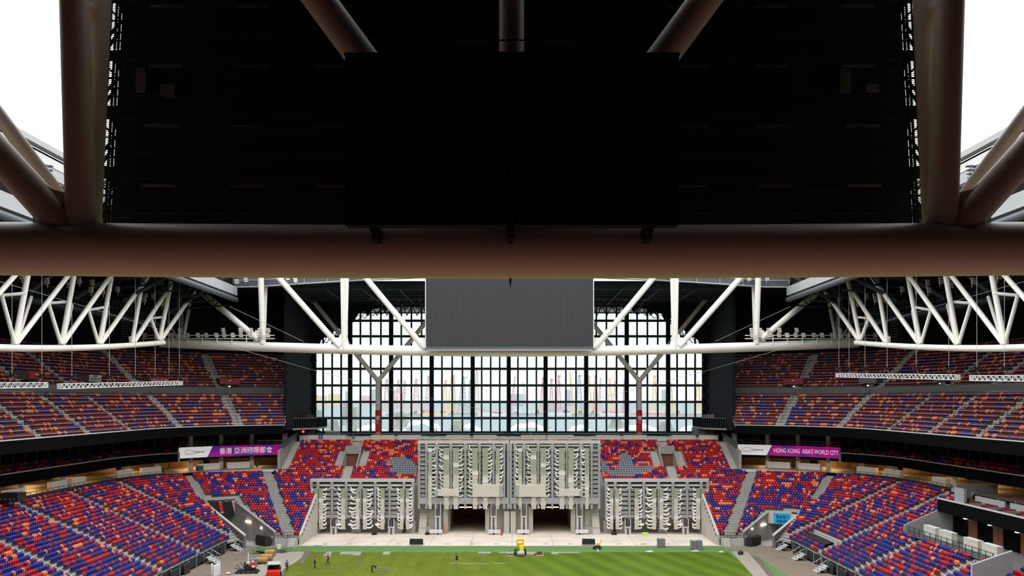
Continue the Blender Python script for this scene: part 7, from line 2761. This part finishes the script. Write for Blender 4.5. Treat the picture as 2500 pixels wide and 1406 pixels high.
def standing(dx=0.11, stride=0.0, arm=0.0, armb=0.25):
    return dict(pelvis=(0, 0, 0.93), chest=(0, 0.01, 1.28), neck=(0, 0.0, 1.48), head=(0, 0.01, 1.57),
                sho_l=(-0.19, 0, 1.40), elb_l=(-0.25, -0.02 + arm, 1.14), wri_l=(-0.25, 0.06 + arm * 1.8, 0.92),
                sho_r=(0.19, 0, 1.40), elb_r=(0.25, -0.02 - arm, 1.14), wri_r=(0.25, 0.06 - arm * 1.4, 0.92),
                hip_l=(-dx, 0, 0.88), kne_l=(-dx, 0.03 - stride * 0.45, 0.48), ank_l=(-dx, -stride, 0.08), toe_l=(-dx, 0.17 - stride, 0.035),
                hip_r=(dx, 0, 0.88), kne_r=(dx, 0.05 + stride * 0.6, 0.48), ank_r=(dx, 0.0 + stride, 0.08), toe_r=(dx, 0.17 + stride, 0.035))


def at(x, y, z=0.06):
    p = g(x, y)
    return (p.x, p.y, z)


person('person in grey shirt and black trousers by the cart, back turned', at(700.5, 1396.5, 0.09), 0.1, standing(), dict(top='c_grey', legs='c_black', sleeve='skin', shoe='c_black'))
person('person in brown vest with cream sleeves walking on the pitch', at(769, 1387.5), 0.9, standing(stride=0.26, arm=0.12), dict(top='c_brown', legs='c_black', sleeve='c_cream', shoe='c_white'))
person('person in black with red cap and white sleeves striding left', at(801, 1380), 1.35, standing(stride=0.32, arm=0.14), dict(top='c_black', legs='c_black', sleeve='c_white', shoe='c_white'), cap='sign_red')
person('person in black shirt and shorts standing mid-pitch', at(1115, 1378.5), 0.4, standing(stride=0.06), dict(top='c_black', legs='c_black', sleeve='skin', shoe='c_black', zones={'kne': 4, 'ank': 4}))
bend = dict(pelvis=(0, -0.1, 0.90), chest=(0, 0.25, 1.02), neck=(0, 0.47, 0.99), head=(0, 0.55, 0.93),
            sho_l=(-0.18, 0.38, 0.98), elb_l=(-0.20, 0.44, 0.70), wri_l=(-0.10, 0.52, 0.44),
            sho_r=(0.18, 0.38, 0.98), elb_r=(0.20, 0.44, 0.70), wri_r=(0.10, 0.54, 0.44),
            hip_l=(-0.11, -0.1, 0.85), kne_l=(-0.13, -0.04, 0.47), ank_l=(-0.13, -0.08, 0.08), toe_l=(-0.13, 0.09, 0.035),
            hip_r=(0.11, -0.1, 0.85), kne_r=(0.13, 0.0, 0.47), ank_r=(0.13, 0.04, 0.08), toe_r=(0.13, 0.21, 0.035))
person('person in black bending down over the turf', at(909, 1398.5), -1.2, bend, dict(top='c_black', legs='c_navy', sleeve='c_black', shoe='c_black', face=(0, 0.4, -0.9)))
sit = dict(pelvis=(0, -0.1, 0.36), chest=(0, 0.0, 0.70), neck=(0, 0.06, 0.89), head=(0, 0.09, 0.98),
           sho_l=(-0.19, 0.02, 0.82), elb_l=(-0.24, 0.12, 0.58), wri_l=(-0.15, 0.34, 0.5), sho_r=(0.19, 0.02, 0.82), elb_r=(0.24, 0.12, 0.58), wri_r=(0.15, 0.34, 0.5),
           hip_l=(-0.12, -0.06, 0.33), kne_l=(-0.15, 0.33, 0.5), ank_l=(-0.14, 0.14, 0.09), toe_l=(-0.14, 0.30, 0.035),
           hip_r=(0.12, -0.06, 0.33), kne_r=(0.15, 0.33, 0.5), ank_r=(0.14, 0.14, 0.09), toe_r=(0.14, 0.30, 0.035))
q = px(626, 1142, 179.5)
person('person in navy crouching by the last corner counter', (q.x, 179.6, 11.92), -1.2, sit, dict(top='c_navy', legs='c_navy', sleeve='c_navy', shoe='c_black'))

# ================================================================== OUTSIDE THE WINDOW
MB().span(-5000, 5000, 300, 9000, -8, -3).build('sea', 'water', kind='structure', loc=(0, 300, -5))
MB().span(-160, 160, 207, 300, 6.5, 9).build('ground_promenade', 'plaza', kind='structure', loc=(0, 250, 8))


def tree(x, y, D, h, w, label, seed):
    r_ = random.Random(seed)
    b0 = px(x, y, D)
    base = Vector((b0.x, D, 9.0))
    t = thing('tree', label, 'tree', tuple(base), group='trees outside the window')
    top = b0.z
    b = MB()
    b.pipe([base, (base.x + 0.2, D, (9 + top) / 2), (base.x, D, top - h * 0.3)], 0.22, 7, r1=0.08)
    for k_ in range(6):
        a = r_.uniform(0, 6.28)
        z = top - h * r_.uniform(0.3, 0.75)
        b.pipe([(base.x, D, z - 0.6), (base.x + math.cos(a) * w * 0.4, D + math.sin(a) * w * 0.4, z + 0.5)], 0.07, 5, r1=0.03)
    b.build('trunk', 'bark', t)
    b = MB()
    for k_ in range(900):
        a, u = r_.uniform(0, 6.28), r_.random()
        rr = (r_.random() ** 0.5) * w * 0.5 * (1.0 - 0.5 * u) * (1 + 0.3 * math.sin(a * 3 + seed))
        c_ = Vector((base.x + rr * math.cos(a), D + rr * math.sin(a), top - h * 0.85 + h * 0.85 * u))
        s_ = r_.uniform(0.14, 0.3)
        d1 = Vector((r_.uniform(-1, 1), r_.uniform(-1, 1), r_.uniform(-1, 1))).normalized() * s_
        d2 = d1.cross(Vector((r_.uniform(-1, 1), r_.uniform(-1, 1), r_.uniform(-1, 1)))).normalized() * s_ * 0.6
        b.add([c_ - d1, c_ + d2, c_ + d1, c_ - d2], [(0, 1, 2, 3)])
    b.build('foliage', 'leaf', t, kind='stuff')


tree(848, 985, 225, 6.5, 4.2, 'tall green tree outside behind the leftmost big mullions', 1)
tree(864, 994, 236, 6.5, 4.0, 'yellow-green tree outside right of the tallest tree', 2)
tree(778, 1002, 228, 5.0, 3.4, 'small tree outside the left corner of the window', 3)
tree(815, 1026, 215, 4.0, 4.0, 'grey-green tree outside left behind wrapped appliances', 4)
tree(978, 1005, 232, 5.5, 5.2, 'sparse tree outside right of the left red column', 5)
tree(1118, 1027, 226, 4.0, 5.0, 'bushy tree outside the window near the centre', 6)
tree(1504, 1024, 222, 2.6, 4.2, 'bright green shrub outside beside the right red column', 7)
tree(1622, 1030, 222, 3.0, 4.4, 'grey-green tree outside near the right window end', 8)

for i, (x, y, w, lab) in enumerate(((905, 1036, 78, 'white canopy roof outside left of the centre'), (1030, 1024, 90, 'white domed canopy outside below the barges'), (1145, 1034, 70, 'white canopy roof outside near the middle mullion'), (1290, 1032, 110, 'long white canopy roof outside right of the centre'), (1415, 1037, 60, 'white canopy roof outside before the moored barges'), (1560, 1036, 120, 'pale canopy roof outside behind the right red column'), (1690, 1038, 60, 'white canopy roof outside at the right window end'))):
    D = 246 + 2 * i
    c_ = px(x, y, D)
    W2 = w * D / F / 2
    t = thing('canopy_roof', lab, 'canopy', (c_.x, D, 9.0), group='white canopy roofs outside the window')
    b = MB()
    n = 12
    vs = []
    for k_ in range(n + 1):
        u = k_ / n * 2 - 1
        z = c_.z - 2.4 * abs(u) ** 2.2 + 0.25 * math.sin(u * 9)
        vs += [(c_.x + u * W2, D - 4, z - 1.2), (c_.x + u * W2, D, z), (c_.x + u * W2, D + 6, z - 0.6)]
    b.add(vs, [(3 * k_ + j, 3 * k_ + 3 + j, 3 * k_ + 4 + j, 3 * k_ + 1 + j) for k_ in range(n) for j in (0, 1)])
    b.build('membrane', 'tent', t)
    b = MB()
    for u in (-0.9, -0.3, 0.3, 0.9):
        b.pipe([(c_.x + u * W2, D, 9), (c_.x + u * W2, D, c_.z - 2.4 * abs(u) ** 2.2 - 0.1)], 0.12, 6)
    b.build('mast', 'tent', t)


def crane(x, D, ytop, ybase, w, mm, lean, label):
    """Lattice derrick standing on a barge."""
    top, base = px(x + lean, ytop, D), px(x, ybase, D)
    base.z = -3.0
    k_ = D / F
    t = thing('barge_crane', label, 'crane', tuple(base), group='barge cranes across the water')
    b = MB()
    n = 9
    hw = w * k_ / 2
    L = [[], [], [], []]
    for i in range(n + 1):
        f = i / n
        c_ = base.lerp(top, f)
        q = hw * (1 - 0.78 * f)
        for j, (sx, sy) in enumerate(((-1, -1), (1, -1), (1, 1), (-1, 1))):
            L[j].append(c_ + Vector((sx * q, sy * q, 0)))
    for j in range(4):
        b.pipe(L[j], 0.85 * k_, 5)
    for i in range(n):
        for j in range(4):
            a, c_ = (L[j][i], L[(j + 1) % 4][i + 1]) if i % 2 else (L[(j + 1) % 4][i], L[j][i + 1])
            b.pipe([a, c_], 0.55 * k_, 4, caps=False)
            b.pipe([L[j][i + 1], L[(j + 1) % 4][i + 1]], 0.42 * k_, 4, caps=False)
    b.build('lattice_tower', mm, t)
    b = MB()
    b.pipe([top, top + Vector((w * 0.5 * k_, 0, -2 * k_))], 1.3 * k_, 6)
    b.pipe([top, base + Vector((w * 1.6 * k_, 0, 2 * k_))], 0.28 * k_, 4)
    b.ball(top, 2.2 * k_)
    b.build('jib_head', mm, t)
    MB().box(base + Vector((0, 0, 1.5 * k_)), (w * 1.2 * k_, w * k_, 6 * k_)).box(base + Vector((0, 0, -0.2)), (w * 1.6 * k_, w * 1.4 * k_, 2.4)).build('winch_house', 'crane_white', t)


CR = [(944, 926, 1002, 17, 'crane_pink', 0), (974, 928, 1000, 13, 'crane_pink', -2), (985, 930, 1000, 9, 'crane_pink', 3), (1016, 926, 1004, 18, 'crane_pink', 0), (1044, 918, 1004, 14, 'crane_pink', 2),
      (1084, 928, 1006, 14, 'crane_yellow', 4), (1100, 918, 1008, 15, 'crane_yellow', 3), (1108, 916, 1006, 10, 'crane_pink', 0), (1128, 920, 1008, 20, 'crane_blue', 3), (1148, 928, 1006, 10, 'crane_blue', 0), (1164, 898, 1006, 14, 'crane_pink', 0),
      (1323, 921, 1008, 11, 'crane_red', 3), (1346, 926, 1006, 12, 'crane_red', 0), (1364, 917, 1008, 13, 'crane_red', 0), (1400, 908, 1006, 9, 'crane_yellow', -9), (1414, 916, 1010, 16, 'crane_blue', 0), (1440, 918, 1008, 12, 'crane_yellow', -2),
      (1454, 918, 1010, 12, 'crane_red', 0), (1462, 924, 1012, 8, 'crane_pink', 4), (1492, 924, 1010, 12, 'crane_yellow', -4), (1501, 930, 1010, 10, 'crane_yellow', 0), (1525, 928, 1012, 10, 'crane_red', 0), (1598, 917, 1010, 14, 'crane_yellow', 0),
      (1640, 936, 1012, 12, 'crane_yellow', -3), (1704, 932, 1014, 14, 'crane_yellow', 0), (1716, 914, 1014, 8, 'crane_yellow', 0), (1290, 935, 1000, 9, 'crane_white', -14), (1247, 920, 1002, 6, 'crane_pink', 10)]
CRN = {'crane_pink': 'pale pink', 'crane_yellow': 'yellow', 'crane_blue': 'grey-blue', 'crane_red': 'red', 'crane_white': 'white'}
cnt = {}
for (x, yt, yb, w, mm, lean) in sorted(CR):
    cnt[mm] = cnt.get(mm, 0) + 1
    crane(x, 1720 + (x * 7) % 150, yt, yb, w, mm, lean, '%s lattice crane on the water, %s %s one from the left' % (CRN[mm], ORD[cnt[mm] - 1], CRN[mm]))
BG = [(985, 1003, 1014, 90, 'hull', 'crane_white'), (1060, 1006, 1017, 70, 'crane_yellow', 'crane_red'), (1120, 1007, 1019, 100, 'hull', 'crane_yellow'), (1205, 1005, 1018, 80, 'crane_white', 'crane_pink'), (1290, 1004, 1018, 90, 'hull', 'crane_white'),
      (1366, 1005, 1018, 70, 'crane_white', 'crane_blue'), (1430, 1008, 1019, 70, 'hull', 'crane_yellow'), (1500, 1006, 1018, 80, 'crane_white', 'crane_red'), (1585, 1006, 1017, 90, 'crane_red', 'crane_white'), (1665, 1008, 1018, 100, 'hull', 'crane_yellow')]
for i, (x, y0, y1, w, mh, md) in enumerate(BG):
    D = 1560 + (i % 3) * 40
    c_ = px(x, y1, D)
    c_.z = -2.2
    k_ = D / F
    t = thing('barge', 'moored work barge across the water, %s from the left' % ORD[i], 'barge', tuple(c_), group='moored barges across the water')
    MB().hexa([(c_.x - w * 0.45 * k_, D, c_.z - 1), (c_.x + w * 0.45 * k_, D, c_.z - 1), (c_.x + w * 0.45 * k_, D + 16, c_.z - 1), (c_.x - w * 0.45 * k_, D + 16, c_.z - 1)],
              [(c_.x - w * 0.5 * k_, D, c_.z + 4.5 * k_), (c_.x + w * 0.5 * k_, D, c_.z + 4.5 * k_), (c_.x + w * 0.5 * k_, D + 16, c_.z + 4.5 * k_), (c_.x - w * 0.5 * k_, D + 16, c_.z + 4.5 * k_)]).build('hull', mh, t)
    b = MB()
    r_ = random.Random(i)
    for q_ in range(9):
        hh = r_.uniform(2, 9) * k_
        b.box((c_.x + r_.uniform(-0.4, 0.4) * w * k_, D + 8, c_.z + 4.5 * k_ + hh / 2), (r_.uniform(4, 12) * k_, 8, hh))
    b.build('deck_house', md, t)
    b = MB()
    for q_ in range(5):
        xx = c_.x + r_.uniform(-0.45, 0.45) * w * k_
        b.pipe([(xx, D + 6, c_.z + 4 * k_), (xx + r_.uniform(-10, 10) * k_, D + 6, c_.z + r_.uniform(14, 26) * k_)], 0.5 * k_, 5)
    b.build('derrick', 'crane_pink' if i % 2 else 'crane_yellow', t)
for i, (x, yt, w, mm, lab) in enumerate(((775, 966, 40, 'crane_yellow', 'low yellow building far across the water'), (815, 962, 30, 'crane_yellow', 'low amber building far across the water'), (890, 966, 26, 'crane_pink', 'low pink building far across the water'), (913, 951, 14, 'crane_blue', 'grey-blue tower block far across the water'), (961, 953, 9, 'crane_pink', 'small pink tower block far across the water'), (847, 956, 8, 'crane_blue', 'slim grey tower far across the left water'), (1265, 962, 36, 'crane_blue', 'pale blue shed far across the middle water'), (1388, 953, 16, 'crane_blue', 'grey block on the barges behind the yellow jib'), (1622, 952, 11, 'crane_blue', 'small blue block far across the right water'))):
    D = 4200
    k_ = D / F
    a = px(x, yt, D)
    t = thing('far_building', lab, 'building', (a.x, D, -3))
    MB().span(a.x - w * k_ / 2, a.x + w * k_ / 2, D, D + 20, -3, a.z).build('wall', mm, t)
    MB().span(a.x - w * k_ / 2 * 0.6, a.x + w * k_ / 2 * 0.4, D + 3, D + 12, a.z, a.z + 3).build('roof_hut', 'crane_white', t)
    b = MB()
    for r2 in range(max(2, int((a.z + 3) / 8))):
        b.span(a.x - w * k_ * 0.42, a.x + w * k_ * 0.42, D - 0.3, D, a.z - 6 - 8 * r2, a.z - 3.5 - 8 * r2)
    b.build('window_band', 'crane_white', t)
